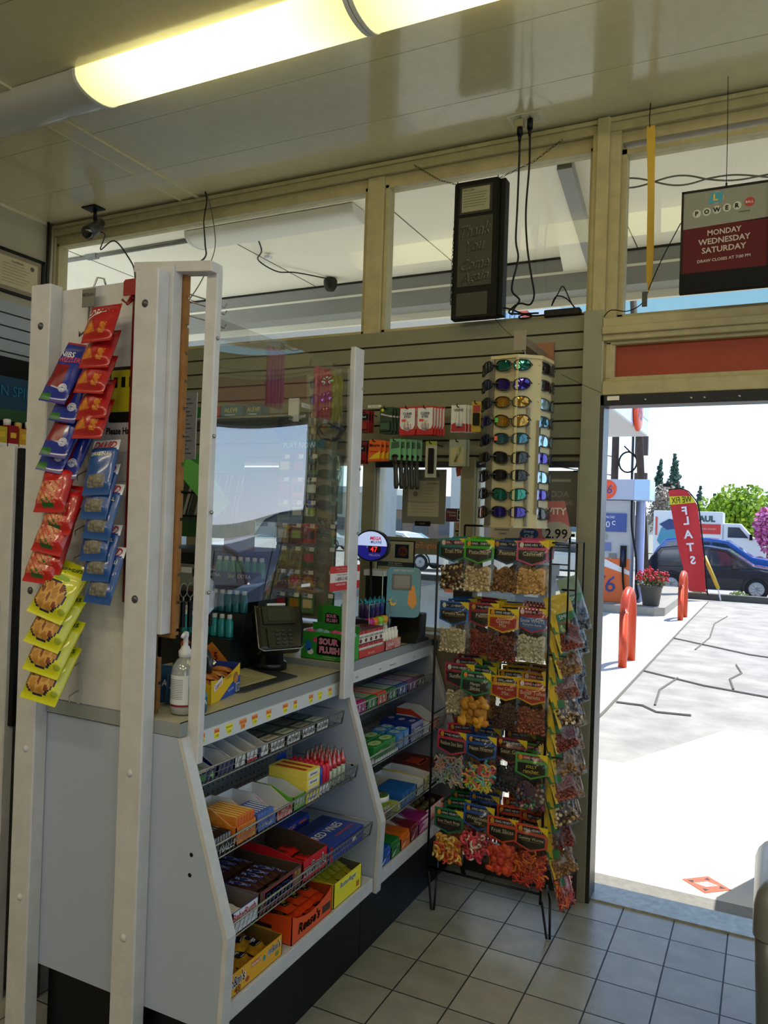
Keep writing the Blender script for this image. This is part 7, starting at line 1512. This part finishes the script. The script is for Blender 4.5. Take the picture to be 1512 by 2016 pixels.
# sidewalk diamond sign
r_ = MB(); r_.prism([(-.215-.105, 3.905), (-.215, 3.81), (-.215+.105, 3.905), (-.215, 4.0)], -.0198, -.018, 2, mat('C85A3A', .6)); 
for dx, dy in ((-.075, 0), (.075, 0), (0, -.068), (0, .068)):
    r_.prism([(-.215+dx*1.1, 3.905+dy*1.1), (-.215+dx*.75+dy*.2, 3.905+dy*.75+dx*.2), (-.215+dx*.75-dy*.2, 3.905+dy*.75-dx*.2)], -.018, -.0172, 2, mat('2A2A30', .6))
r_.prism([(-.215-.05, 3.905-.012), (-.215+.0, 3.905-.03), (-.215+.05, 3.905+.012), (-.215, 3.905+.03)], -.018, -.0172, 2, W2); r_.text('STAY SAFE', (-.215, 3.905, -.017), (.95, .2, 0), (-.2, .95, 0), .014, mat('A8341E', .6), .07)
solo(r_, 'diamond_floor_sign', 'red diamond floor sign with black arrows on the bright pavement outside', 'floor sign')
# bollard hoops
def hoop(label, x, y0, y1, zt, dx):
    m = MB(); pts = [(x, y0, G0), (x, y0, zt-.31+.0)]; r_ = (y1-y0)/2
    for k in range(9): a = PI*k/8; pts.append((x+dx*(1-math.cos(a))/2, y0+r_-r_*math.cos(a), zt-.06-r_+r_*math.sin(a)))
    pts.append((x+dx, y1, G0)); m.tube(pts, .052, mat('D8481E', .35, noise=.08, scale=4), 14)
    return solo(m, 'bollard_hoop', label, 'bollard')
hoop('orange steel hoop bollard, the nearer one outside the doorway', -1.568, 9.88, 10.48, .87, .012)
hoop('orange steel hoop bollard, the farther one beside the flower pot', -1.448, 15.6, 16.2, .82, .02)
# pump island
m = MB(); m.box(-6, 15.9, G0, -1.95, 22, .05, mat('9A968C', .8, noise=.15)); m.prism([(-1.95, 15.9), (-1.78, 16.1), (-1.78, 20), (-1.95, 20)], G0, .05, 2, mat('9A968C', .8)); struct(m, 'pump_island')
pw = mat('C6C8CE', .4); 
r = thing('fuel_pump', 'grey and orange fuel pump with a round badge header on the island', 'fuel pump', (-2.85, 16.8, .05))
m = MB(); m.box(-3.6, 16.5, .05, -2.54, 17.1, 2.15, mat('A6A8AC', .4)); m.box(-3.6, 16.48, .05, -2.53, 16.5, .95, mat('D8601E', .4)); part(m, 'cabinet', r, .01)
m = MB(); m.prism([(-3.6, .95), (-2.53, .62), (-2.53, .70), (-3.0, .92), (-3.6, 1.05)], 16.47, 16.48, 1, wt); m.text('76', (-3.02, 16.465, .42), XP, ZP, .34, mat('22307A', .4), .5, .15, .0); part(m, 'lower_print', r)
m = MB(); m.box(-3.7, 16.4, 2.16, -2.48, 17.2, 2.58, mat('A8AEC4', .4)); m.box(-2.48, 16.4, 2.16, -2.17, 17.2, 2.58, mat('A8C8E8', .3)); part(m, 'header', r, .01)
m = MB(); m.add([(-3.02+.20*math.cos(a*PI/14), 16.39, 2.37+.20*math.sin(a*PI/14)) for a in range(28)], [tuple(reversed(range(28)))], mat('E0481C', .4)); m.text('76', (-3.02, 16.38, 2.37), XP, ZP, .19, mat('22307A', .4), None, .15, .0); m.text('76', (-3.02, 16.385, 2.37), XP, ZP, .20, wt, None, .15, .0); part(m, 'header_badge', r)
m = MB(); m.box(-3.3, 16.46, 1.50, -2.62, 16.5, 1.88, mat('24408A', .3)); m.text('DOWNLOAD', (-3.0, 16.45, 1.80), XP, ZP, .05, wt, .3); m.text('20', (-3.03, 16.45, 1.65), XP, ZP, .13, wt, .22); m.text('c', (-2.87, 16.45, 1.68), XP, ZP, .09, wt); part(m, 'promo_panel', r)
m = MB(); m.box(-3.25, 16.47, 1.33, -3.0, 16.5, 1.44, mat('8A8E80', .3)); m.box(-3.2, 16.47, 1.10, -2.92, 16.5, 1.27, mat('4A5A9A', .2)); 
for i, c_ in enumerate(('C8402A', 'D8601E', '3A7A2A', 'D8C01E')): m.add([(-3.08+.16*(i % 2)+.035*math.cos(a*PI/6), 16.48, .96+.11*(i//2 if i != 0 else 0)-.1+.035*math.sin(a*PI/6)) for a in range(12)], [tuple(reversed(range(12)))], mat(c_, .4))
m.box(-2.95, 16.47, .95, -2.80, 16.5, 1.05, mat('6A6A68', .3)); part(m, 'control_panel', r)
m = MB(); m.box(-2.72, 16.44, .78, -2.60, 16.5, 1.22, K_); m.tube([(-2.66, 16.42, 1.15), (-2.66, 16.40, .95), (-2.66, 16.42, .85)], .03, mat('1A2040', .4), 8); part(m, 'nozzle', r)
m = MB(); m.tube(smooth([(-2.52, 16.45, 2.15), (-2.50, 16.42, 1.6), (-2.40, 16.40, 1.0), (-2.38, 16.40, .45), (-2.34, 16.40, .18), (-2.50, 16.40, .12), (-2.62, 16.40, .35), (-2.66, 16.42, .8)]), .022, K_, 8); part(m, 'hose', r)
m = MB(); m.sheet(8, 1, lambda i, j: (-2.50+.16*i+.0, 17.0-.25*math.sin(PI*i/2), .05+2.1*j), mat('B8C4E8', .4)); m.box(-2.50, 17.0, .05, -2.34, 17.1, 2.15, mat('B8C4E8', .4)); part(m, 'side_column', r)
# flower pot
r = thing('flower_pot', 'dark plastic pot of red flowers at the corner of the pump island', 'planter', (-2.08, 16.35, .05))
m = MB(); m.lathe([(.15, 0), (.16, .02), (.21, .36), (.225, .37), (.225, .41), (.20, .41), (.19, .37)], mat('4A4844', .5), 24); m.build('pot', r)
rnd = random.Random(21)
m = MB()
for i in range(420):
    a = rnd.uniform(0, 2*PI); q = rnd.random()**.5*.30; h_ = .40+rnd.random()*.30*(1-q*1.2); x, y = q*math.cos(a), q*math.sin(a); s = .028
    d = V((rnd.uniform(-1, 1), rnd.uniform(-1, 1), rnd.uniform(-1, 1))).normalized()*s; e = d.cross(V((rnd.random(), rnd.random(), 1))).normalized()*s*.7
    c = V((x, y, h_)); m.add([c-d, c+e, c+d, c-e], [(0, 1, 2, 3)], mat(['5A6A2A', '7A7A3A', '8A7A4A', '4A5A24'][i % 4], .6))
m.build('foliage', r)
m = MB()
for i in range(130):
    a = rnd.uniform(0, 2*PI); q = rnd.random()**.5*.32; h_ = .50+rnd.random()*.26*(1-q); m.blob((q*math.cos(a), q*math.sin(a), h_), rnd.uniform(.018, .03), mat(['C81E2A', 'D82E4A', 'B81420'][i % 3], .5))
m.build('blossoms', r)
# feather flag
def P3(pts, y=20.2): return pts
r = thing('feather_flag', 'tall red feather flag advertising flat repair, planted at the kerb', 'flag', (-1.45, 20.2, .03))
nf = 24; Lf = [(-2.236, 2.529), (-2.19, 2.2), (-2.10, 1.75), (-1.975, 1.18), (-1.84, .65), (-1.70, .10)]; Rf = [(-1.80, 2.52), (-1.60, 2.26), (-1.535, 2.0), (-1.47, 1.5), (-1.40, 1.0), (-1.31, .10)]
def ev(Pts, t):
    q = smooth([(x, 0, z) for x, z in Pts], 10); k = t*(len(q)-1); i = min(int(k), len(q)-2); return q[i].lerp(q[i+1], k-i)
def fl(i, j):
    a, b_ = ev(Lf, j), ev(Rf, j); p = a.lerp(b_, i); top = .06*math.sin(PI*min(1, j*9)/2) if j < .11 else .06
    z = p.z+(0 if j > 0 else 0)+.05*math.sin(PI*i)*(1-min(1, j*8)); return (p.x, 20.2+.05*math.sin(3*i+7*j)+(.0), z)
def flc(u, v): 
    if .095 < v < .215: return mat('E0D01E', .5)
    return mat('C41E26', .5, noise=.08, scale=3)
m = MB(); m.sheet(8, 48, fl, flc); 
for s, t, h_, c_ in (('WE FIX', .155, .15, K_), ('F', .315, .20, wt), ('L', .43, .20, wt), ('A', .55, .20, wt), ('T', .67, .20, wt), ('S', .79, .20, wt)):
    p = V(fl(.5, t)); w_ = .46 if len(s) > 1 else .30; m.text(s, (p.x, 20.12, p.z), (-1, 0, -.12), (-.14, 0, 1), h_, c_, w_, 0, .01 if len(s) > 1 else .03)
m.add([(-1.52+.17*math.cos(a*PI/10), 20.13, .14+.16*abs(math.sin(a*PI/20))*1.6) for a in range(20)], [tuple(reversed(range(20)))], mat('3A3438', .5)); m.add([(-1.52+.10*math.cos(a*PI/10), 20.12, .16+.11*abs(math.sin(a*PI/20))*1.6) for a in range(20)], [tuple(reversed(range(20)))], mat('9A9098', .5))
part(m, 'cloth', r)
m = MB(); m.tube([(-1.27, 20.25, .02)]+[(p.x+.02, 20.25, p.z) for p in (ev(Rf, 1-k/20) for k in range(21))]+[(-1.95, 20.25, 2.60), (-2.236, 20.25, 2.55)], .018, K_, 6); part(m, 'pole', r)
m = MB(); m.tube([(-1.40, 20.6, .95), (-1.06, 20.5, .18)], .045, mat('C8A82A', .4), 8); m.tube([(-1.06, 20.5, .18), (-1.0, 20.5, -.1)], .02, wt, 6); solo(m, 'yellow_guy_guard', 'slanting yellow guy wire guard right of the feather flag', 'guard')
for i, (x, lab) in enumerate(((-1.5, 'at the foot of the flag'), (-.62, 'on the kerb right of the flag'))):
    m = MB(); rnd = random.Random(i)
    for k in range(90):
        a = rnd.uniform(0, 6.28); q = rnd.random()*.22; c = V((x+q*math.cos(a), 20.75+q*.3*math.sin(a), .03+rnd.random()*.10*(1-q*3))); d = V((rnd.uniform(-1, 1), 0, rnd.uniform(0, 1))).normalized()*.05; m.add([c, c+d*.5+V((.02, 0, 0)), c+d, c+d*.5-V((.02, 0, 0))], [(0, 1, 2, 3)], mat('8AA04A', .6))
    solo(m, 'weed_clump', 'small green weed clump '+lab, 'weeds')
# cars
def wheel(m1, m2, x, y, z, R=.36, side=-1):
    M = Matrix.Translation((x, y, z)) @ Matrix.Rotation(PI/2, 4, 'X')
    m1.lathe([(R*.62, -.11), (R*.9, -.12), (R, -.08), (R, .08), (R*.9, .12), (R*.62, .11)], mat('141414', .8), 28, M)
    m2.lathe([(R*.64, .095), (R*.64, .118), (R*.58, .122)], mat('9A9C9E', .35, metal=.7), 24, M); m2.lathe([(.0, .1), (.06, .1), (.06, .125)], mat('9A9C9E', .35, metal=.7), 12, M)
    for k in range(7):
        a = 2*PI*k/7; m2.tube([M @ V((.03*math.cos(a), .03*math.sin(a), .112)), M @ V((R*.6*math.cos(a+.06), R*.6*math.sin(a+.06), .108))], [.035, .028], mat('B0B2B4', .3, metal=.6), 5)
def car(label, cat, name, x0, y, z, prof, win, hx, wx, L, wd=1.8, R=.36, flip=1, tail=True):
    r = thing(name, label, cat, (x0+flip*L/2, y+wd/2, z)); X = lambda t: x0+flip*t
    body = mat(hx, .22, coat=.7, metal=.2)
    arches = []
    n_ = len(prof); m = MB(); vs = []; 
    for (yy, k, dz) in ((y+.0, .0, 0), (y+wd, .0, 0)): pass
    m.prism([(X(a), z+b_) for a, b_ in prof], y+.06, y+wd-.06, 1, body)
    lo = [(a, b_) for a, b_ in prof if b_ < prof[0][1]+10]
    part(m, 'body', r, .05)
    m = MB(); bl_ = [(0.02, .30), (.0, .62), (.05, .95), (L*.55, 1.0), (L*.78, .97), (L-.06, .82), (L, .55), (L-.05, .30)]
    m.prism([(X(a), z+b_) for a, b_ in bl_], y, y+wd, 1, body); part(m, 'lower_body', r, .04)
    m = MB()
    for w_ in win: m.prism([(X(a), z+b_) for a, b_ in w_], y+.045, y+.058, 1, mat('2A3A48', .08, coat=1))
    part(m, 'side_window', r)
    for q in wx:
        for yy in (y+.09, y+wd-.09):
            m = MB(); m2 = MB(); wheel(m, m2, X(q), yy, z+R, R); t_ = part(m, 'tyre', r); part(m2, 'rim', r, 0, t_)
        m3 = MB(); m3.tube([(X(q)+(R+.07)*math.cos(a*PI/10), y+.0, z+R+(R+.07)*math.sin(a*PI/10)) for a in range(-1, 12)], .035, mat('1A1C20', .6), 6); part(m3, 'wheel_arch', r)
    m = MB(); m.box(min(X(-.01), X(.28)), y-.01, z+.80, max(X(-.01), X(.28)), y+.3, z+.93, mat('C01A20', .2, coat=1)); m.box(min(X(L-.25), X(L-.02)), y-.01, z+.66, max(X(L-.25), X(L-.02)), y+.25, z+.78, mat('D8DCE0', .1, coat=1)); m.box(min(X(.3), X(L-.3)), y-.012, z+.28, max(X(.3), X(L-.3)), y+.01, z+.36, mat('202226', .6)); m.box(X(L*.62)-.1, y-.14, z+.98, X(L*.62)+.1, y+.02, z+1.10, body); part(m, 'lamp_and_trim', r)
    return r
suvp = [(0.0, .32), (.02, .85), (.25, 1.25), (.55, 1.58), (1.1, 1.66), (2.0, 1.66), (2.6, 1.58), (3.35, 1.08), (4.3, .95), (4.52, .75), (4.55, .35)]
suvw = [[(.45, 1.12), (.62, 1.46), (1.15, 1.52), (1.2, 1.10)], [(1.27, 1.10), (1.24, 1.52), (2.0, 1.54), (2.05, 1.06)], [(2.12, 1.06), (2.07, 1.54), (2.5, 1.48), (3.1, 1.06)]]
car('dark navy hatchback SUV parked behind the feather flag', 'car', 'parked_car', -3.76, 27.2, -.6, suvp, suvw, '1A2030', (.91, 3.46), 4.55)
car('bright blue SUV with a pale roof parked behind the dark one', 'car', 'parked_car', -4.2, 32.0, -.6, [(a*1.1, b_*1.13) for a, b_ in suvp], [[(p[0]*1.1, p[1]*1.13) for p in w_] for w_ in suvw], '2A5AA8', (1.0, 3.9), 5.0, 1.95, .4)
sed = [(0, .35), (.02, .8), (.5, .98), (1.0, 1.32), (1.5, 1.42), (2.3, 1.42), (3.1, 1.0), (4.2, .88), (4.5, .7), (4.55, .35)]
sew = [[(.85, 1.0), (1.1, 1.3), (1.6, 1.35), (1.6, .98)], [(1.68, .98), (1.68, 1.36), (2.3, 1.36), (2.85, .98)]]
car('white car with alloy wheels seen through the low window above the grey can', 'car', 'parked_car', -17.0, 31, -.6, suvp, suvw, 'D8D8D8', (.91, 3.46), 4.55)
car('light blue sedan far off under the mirrored window banner gap', 'car', 'parked_car', -20.5, 40, -.6, sed, sew, '8AA8B8', (.85, 3.5), 4.55)
car('silver sedan parked far left beyond the canopy posts', 'car', 'parked_car', -29, 44, -.6, sed, sew, 'C8CCCE', (.85, 3.5), 4.55)
car('white hatchback seen between the inspection poster and the door post', 'car', 'parked_car', -9.4, 32, -.6, suvp, suvw, 'E0E0DE', (.91, 3.46), 4.55)
# rental truck
r = thing('rental_truck', 'white and orange rental moving truck parked behind the cars', 'truck', (-3.2, 46, -.6))
tw = mat('D4D6D6', .4)
m = MB(); m.box(-5.72, 45, .05, -2.2, 47.3, 2.55, tw); part(m, 'cargo_box', r, .06)
m = MB(); m.text('U-HAUL', (-3.35, 44.97, 2.16), XP, ZP, .34, mat('2A4A4A', .5), 2.0, 0, .05); m.box(-3.9, 44.96, 1.35, -2.3, 44.98, 1.88, mat('C8302A', .5)); m.text('SAVES MORE MONEY', (-3.1, 44.94, 1.62), XP, ZP, .10, mat('E0B0A8', .5), 1.2)
m.prism([(-5.5, .9), (-5.3, 1.6), (-4.8, 1.85), (-4.2, 1.5), (-4.0, 1.0), (-4.3, .6), (-5.2, .5)], 44.96, 44.98, 1, mat('4A8AA0', .5)); m.prism([(-5.4, 1.8), (-4.9, 2.1), (-4.2, 2.0), (-4.4, 1.6), (-5.0, 1.5)], 44.95, 44.97, 1, mat('2A3A6A', .5)); m.box(-5.6, 44.96, 1.2, -5.5, 44.98, 2.2, mat('C8503A', .5)); part(m, 'side_graphics', r)
m = MB(); m.prism([(-2.2, .0), (-2.2, 1.95), (-1.35, 1.95), (-.75, 1.25), (.1, 1.05), (.2, .0)], 45.1, 47.2, 1, tw); part(m, 'cab', r, .08)
m = MB(); m.prism([(-1.95, 1.2), (-1.95, 1.75), (-1.4, 1.75), (-.95, 1.2)], 45.08, 45.1, 1, mat('2A3A42', .1)); m.box(-.9, 44.9, 1.1, -.75, 45.1, 1.4, K_); part(m, 'cab_window', r)
m = MB(); m2 = MB(); 
for x in (-5.0, -.4):
    m = MB(); m2 = MB(); wheel(m, m2, x, 45.2, -.15, .45); t_ = part(m, 'tyre', r); part(m2, 'rim', r, 0, t_)
# pump canopy with posts
m = MB(); m.box(-24, 9.3, 4.3, -3.3, 24, 5.3, mat('E6E6E4', .5)); 
solo(m, 'pump_canopy', 'large flat white pump canopy seen high through the left upper windows', 'canopy')
m = MB(); m.box(-3.3, 9.3, 4.32, -3.28, 24, 4.75, mat('D0D8EC', .5)); m.box(-3.3, 9.3, 4.75, -3.27, 24, 5.3, mat('C8D4E8', .5)); m.box(-3.3, 9.28, 4.6, -3.275, 14, 5.1, mat('C83A2A', .5)); 
for k in range(24): m.box(-3.28, 9.3+.2*k, 4.36, -3.262, 9.38+.2*k, 4.58, mat('8AB0D8', .5))
solo(m, 'canopy_stripe', 'striped blue and red fascia along the right edge of the pump canopy', 'fascia')
m = MB(); m.lathe([(.55, 0), (.55, .06), (.5, .10)], mat('E0481C', .4), 28, Matrix.Translation((-3.26, 21.6, 4.72)) @ Matrix.Rotation(PI/2, 4, 'Y')); m.text('76', (-3.15, 21.6, 4.72), YP, ZP, .5, mat('22307A', .4), None, .15, .0); solo(m, 'canopy_badge', 'round orange number badge on the canopy corner above the pump', 'badge')
for i, (x, w_, lab) in enumerate(((-7.9, .36, 'wider pale canopy post at the left of the hair brush window'), (-6.15, .24, 'narrower pale canopy post near the round red sticker'), (-14, .36, 'canopy post far to the left behind the counter'))):
    m = MB(); m.box(x-w_/2, 15.9, .05, x+w_/2, 16.2, 4.3, mat('C8D0DC', .5)); m.box(x-w_/2-.06, 15.85, .05, x+w_/2+.06, 16.25, .5, mat('D8601E', .5)); solo(m, 'canopy_post', lab, 'post')
m = MB(); m.prism([(-3.46, 11.6), (-2.96, 11.6), (-2.96, 12.1), (-3.46, 12.1)], G0, .82, 2, mat('4A5058', .5)); m.prism([(-3.50, 11.56), (-2.92, 11.56), (-2.92, 12.14), (-3.50, 12.14)], .82, 1.0, 2, mat('3E444C', .5)); m.box(-3.32, 11.59, .50, -3.10, 11.6, .62, mat('A8A8A0', .5)); solo(m, 'outdoor_trash_can', 'dark grey square outdoor trash can seen under the window banner', 'trash can')
# soffit light, conduit, dome camera outside
fixture('soffit_light', 'unlit white wraparound light under the outside soffit seen in the left upper window', -3.36, -2.16, 3.92, mat('E0DCD0', .5), .22, .07, 3.398, W2)
m = MB(); m.tube([(-7, 3.93, 3.385), (-3.36, 3.93, 3.385)], .014, mat('7A7A74', .4), 8); m.box(-4.35, 3.91, 3.37, -4.25, 3.95, 3.40, mat('7A7A74', .4)); solo(m, 'conduit_pipe', 'grey conduit pipe running left from the outside soffit light', 'pipe')
r = thing('dome_camera', 'black dome camera hanging under the outside soffit on a thin lead', 'security camera', (-2.98, 5.0, 3.30))
m = MB(); m.lathe([(.0, -.06), (.03, -.055), (.05, -.02), (.052, .02), (.04, .035)], K_, 16, None, (-2.98, 4.98, 3.36)); part(m, 'dome', r)
m = MB(); m.tube(smooth([(-2.98, 4.95, 3.385), (-3.1, 4.7, 3.37), (-3.2, 4.6, 3.36), (-3.22, 4.4, 3.38), (-3.05, 4.2, 3.36), (-2.98, 4.05, 3.39)]), .005, K_, 5); m.box(-3.13, 4.34, 3.365, -3.09, 4.38, 3.385, wt); part(m, 'lead', r)
# utility poles
wd_ = mat('4A3C34', .8, noise=.3, scale=6)
def upole(x, y, h_, lab, lean=0, r_=.17):
    m = MB(); m.tube([(x, y, -.6), (x+lean, y, h_)], [r_, r_*.8], wd_, 10); return solo(m, 'utility_pole', lab, 'utility pole')
upole(-5.25, 30, 10, 'thick brown utility pole left of the pump hose, the left one', 0, .15)
upole(-3.47, 26.1, 10, 'dark leaning utility pole right of the equipment boxes', -.75, .13)
m = MB(); m.tube([(-4.62, 30, -.6), (-4.62, 30, 9)], .05, mat('3A3A3E', .5), 8); m.tube([(-4.42, 30, .5), (-4.42, 30, 9)], .03, mat('3A3A3E', .5), 8)
m.box(-4.5, 29.7, 4.25, -4.05, 29.95, 4.95, mat('4A3A36', .6)); m.box(-4.5, 29.7, 2.95, -4.05, 29.95, 3.6, mat('4A3A36', .6)); m.tube([(-4.75+.32*math.cos(a*PI/10), 29.8, 4.0+.38*math.sin(a*PI/10)) for a in range(20)], .035, K_, 6, True)
m.tube(smooth([(-4.9, 29.8, 4.6), (-4.5, 29.8, 4.2), (-4.2, 29.8, 3.9), (-4.4, 29.8, 3.7)]), .03, K_, 6); m.tube(smooth([(-5.0, 29.8, 3.3), (-4.95, 29.8, 2.6), (-4.4, 29.8, 2.7)]), .03, K_, 6)
solo(m, 'pole_equipment', 'brown boxes and looped cables on a thin mast between the utility poles', 'equipment')
m = MB()
for k, (z1_, z2_) in enumerate(((6.5, 5.5), (5.6, 4.2), (4.6, 3.5))): m.tube([(-12, 31, z1_), (-5.2, 30, z2_)], .02, K_, 4)
solo(m, 'overhead_wires', 'overhead wires running left from the thick utility pole', 'wires')
m = MB(); m.tube([(-6.0, 60, -.6), (-6.0, 60, 5.1)], .07, K_, 8); m.tube([(-6.0, 60, 4.75), (-6.5, 60, 4.8)], .04, K_, 6); m.box(-7.0, 59.8, 4.6, -6.45, 60.2, 4.85, K_); solo(m, 'street_lamp', 'black street lamp rising over the yellow bush', 'street lamp')
# trees
def leaves(m, c, R, n_, s, cols_, rnd, flat=1):
    for i in range(n_):
        d = V((rnd.gauss(0, 1), rnd.gauss(0, 1), rnd.gauss(0, 1))).normalized(); q = rnd.random()**.33
        p = V((c[0]+d.x*R[0]*q, c[1]+d.y*R[1]*q, c[2]+d.z*R[2]*q)); a = V((rnd.uniform(-1, 1), rnd.uniform(-1, 1), rnd.uniform(-1, 1))).normalized()*s; b_ = a.orthogonal().normalized()*s*.8
        m.add([p-a, p+b_, p+a, p-b_], [(0, 1, 2, 3)], mat(cols_[i % len(cols_)], .7))
def tree(name, label, x, y, h, w_, cols_, kind='round', n_=900, s=.2, z0=-.6, seed=1, th=.12):
    rnd = random.Random(seed); r = thing(name, label, 'tree' if h > 2.6 else 'bush', (x, y, z0))
    m = MB(); m.tube([(x, y, z0), (x, y, z0+h*.8)], [th, th*.4], mat('5A4A3C', .8), 6); part(m, 'trunk', r)
    m = MB()
    if kind == 'conifer':
        for k in range(14):
            t = k/13; zc = z0+h*(.12+.86*t); rr = w_/2*(1-t)**.8+.1
            leaves(m, (x+rnd.uniform(-.2, .2), y, zc), (rr, rr, h*.05), int(n_/14*(1.3-t)), s, cols_, rnd)
    else:
        for k in range(9):
            a = rnd.uniform(0, 6.28); q = rnd.random()*.5
            leaves(m, (x+w_*.5*q*math.cos(a), y+w_*.4*q*math.sin(a), z0+h*(.45+.32*rnd.random())), (w_*.28, w_*.28, h*.26), n_//9, s, cols_, rnd)
    part(m, 'foliage', r); return r
tree('shrub_tree', 'large yellow green tree behind the truck, right of the flag', -1.8, 50, 4.9, 3.6, ['8AA81E', 'A8C02A', '6A8A1A'], 'round', 2600, .16, seed=2)
tree('shrub_tree', 'second yellow green tree touching the lamp side of the first', -3.1, 54.5, 4.4, 2.8, ['7A9A1E', '9AB82A'], 'round', 1500, .16, seed=3)
tree('shrub_tree', 'green tree at the right picture edge above the pink one', .3, 58, 5.4, 3.6, ['5A8A2A', '7AA83A'], 'round', 1500, .18, seed=4)
tree('blossom_tree', 'pink blossoming tree at the right picture edge', -.0, 43, 3.5, 1.8, ['C86AA0', 'D884B0', 'B85A8A'], 'round', 1600, .11, seed=5)
tree('conifer_tree', 'dark spiky conifer, the left of two behind the flag', -11.1, 92, 9.7, 2.4, ['3A5A4A', '4A6A5A', '2E4A3E'], 'conifer', 1500, .22, seed=6, th=.2)
tree('conifer_tree', 'taller broad conifer, the right of two behind the flag', -9.2, 88, 9.9, 2.9, ['3E5E4E', '4A6A5A', '34503E'], 'conifer', 1900, .24, seed=7, th=.2)
for i, (x, h_, lab) in enumerate(((-6.5, 6.6, 'small dark conifer left of the street lamp'), (-5.2, 6.0, 'small dark conifer under the street lamp'), (-4.2, 5.6, 'small conifer right of the street lamp'))): tree('conifer_tree', lab, x, 88+3*i, h_, 1.6, ['4A5E54', '3E5248'], 'conifer', 600, .2, seed=10+i)
tree('bare_tree', 'brownish bare tree behind the pump header and flag', -8.4, 70, 6.2, 3.4, ['9A8A78', 'A89A88', '8A7A6A'], 'round', 1500, .12, seed=14)
tree('bare_tree', 'wide pale brown tree between the poles and the conifers', -6.4, 66, 4.8, 3.0, ['A09080', '8E9A78'], 'round', 1000, .12, seed=15)
tree('bare_tree', 'brown grey tree right behind the street lamp', -3.4, 76, 6.0, 3.2, ['8A8070', '9A9484'], 'round', 900, .14, seed=16)
# far buildings
def bld(lab, x0, x1, y, z1, hx, rx, rz=.4):
    r = thing('far_building', lab, 'building', ((x0+x1)/2, y+4, -.6)); m = MB(); m.box(x0, y, -.6, x1, y+8, z1-rz, mat(hx, .8, noise=.1, scale=1)); part(m, 'wall', r); m = MB(); m.box(x0-.3, y-.3, z1-rz, x1+.3, y+8.3, z1, mat(rx, .7)); part(m, 'roof', r)
    m = MB(); n_ = int((x1-x0)/2.4)
    for k in range(n_): m.box(x0+.6+2.4*k, y-.05, .4, x0+2.0+2.4*k, y, 1.6, mat('4A5258', .3))
    part(m, 'window', r)
bld('low brown brick building with a grey roof beyond the street, middle of the small windows', -30, -17, 60, 3.6, '8A7464', '9AA0A4', 1.2)
bld('pale long building at the far left seen under the canopy', -60, -34, 66, 4.6, 'B8B4A8', 'C8CCCE', .6)
bld('white low building behind the fuel pump', -15, -9.5, 72, 2.6, 'C8C4BC', 'A8A4A0', .5)
m = MB(); m.sheet(24, 1, lambda i, j: (-160+240*i, 240, -1+(6+5*math.sin(i*7)*math.sin(i*3+1)+2*math.sin(i*19))*j), mat('8A9AA8', .9)); struct(m, 'far_hills')
# news box right of the doorway outside, whose shade falls on the pavement
m = MB(); m.box(.12, 3.95, -.02, .55, 4.4, 1.1, mat('3A5A8A', .4)); m.box(.16, 3.94, .6, .51, 3.95, 1.0, mat('9AA8B0', .1)); solo(m, 'news_box', 'blue newspaper box just outside the doorway beyond the right edge', 'box', None, .01)

car('dark plum car added out of view beyond the right edge of the doorway', 'car', 'parked_car', 1.5, 6.4, -.12, sed, sew, '3A1E2A', (.85, 3.5), 4.55)  # unseen cars added so the acrylic guard mirrors dark shapes, not bright ground
car('charcoal SUV added out of view behind the plum car, beyond the right picture edge', 'car', 'parked_car', 2.6, 11.0, -.12, suvp, suvw, '2A2C30', (.91, 3.46), 4.55)
tree('palm_like_tree', 'tree standing far off to the right of the doorway view', 9, 26, 5.5, 3.4, ['4A6A3A', '3A5A2E'], 'round', 900, .2, seed=31)
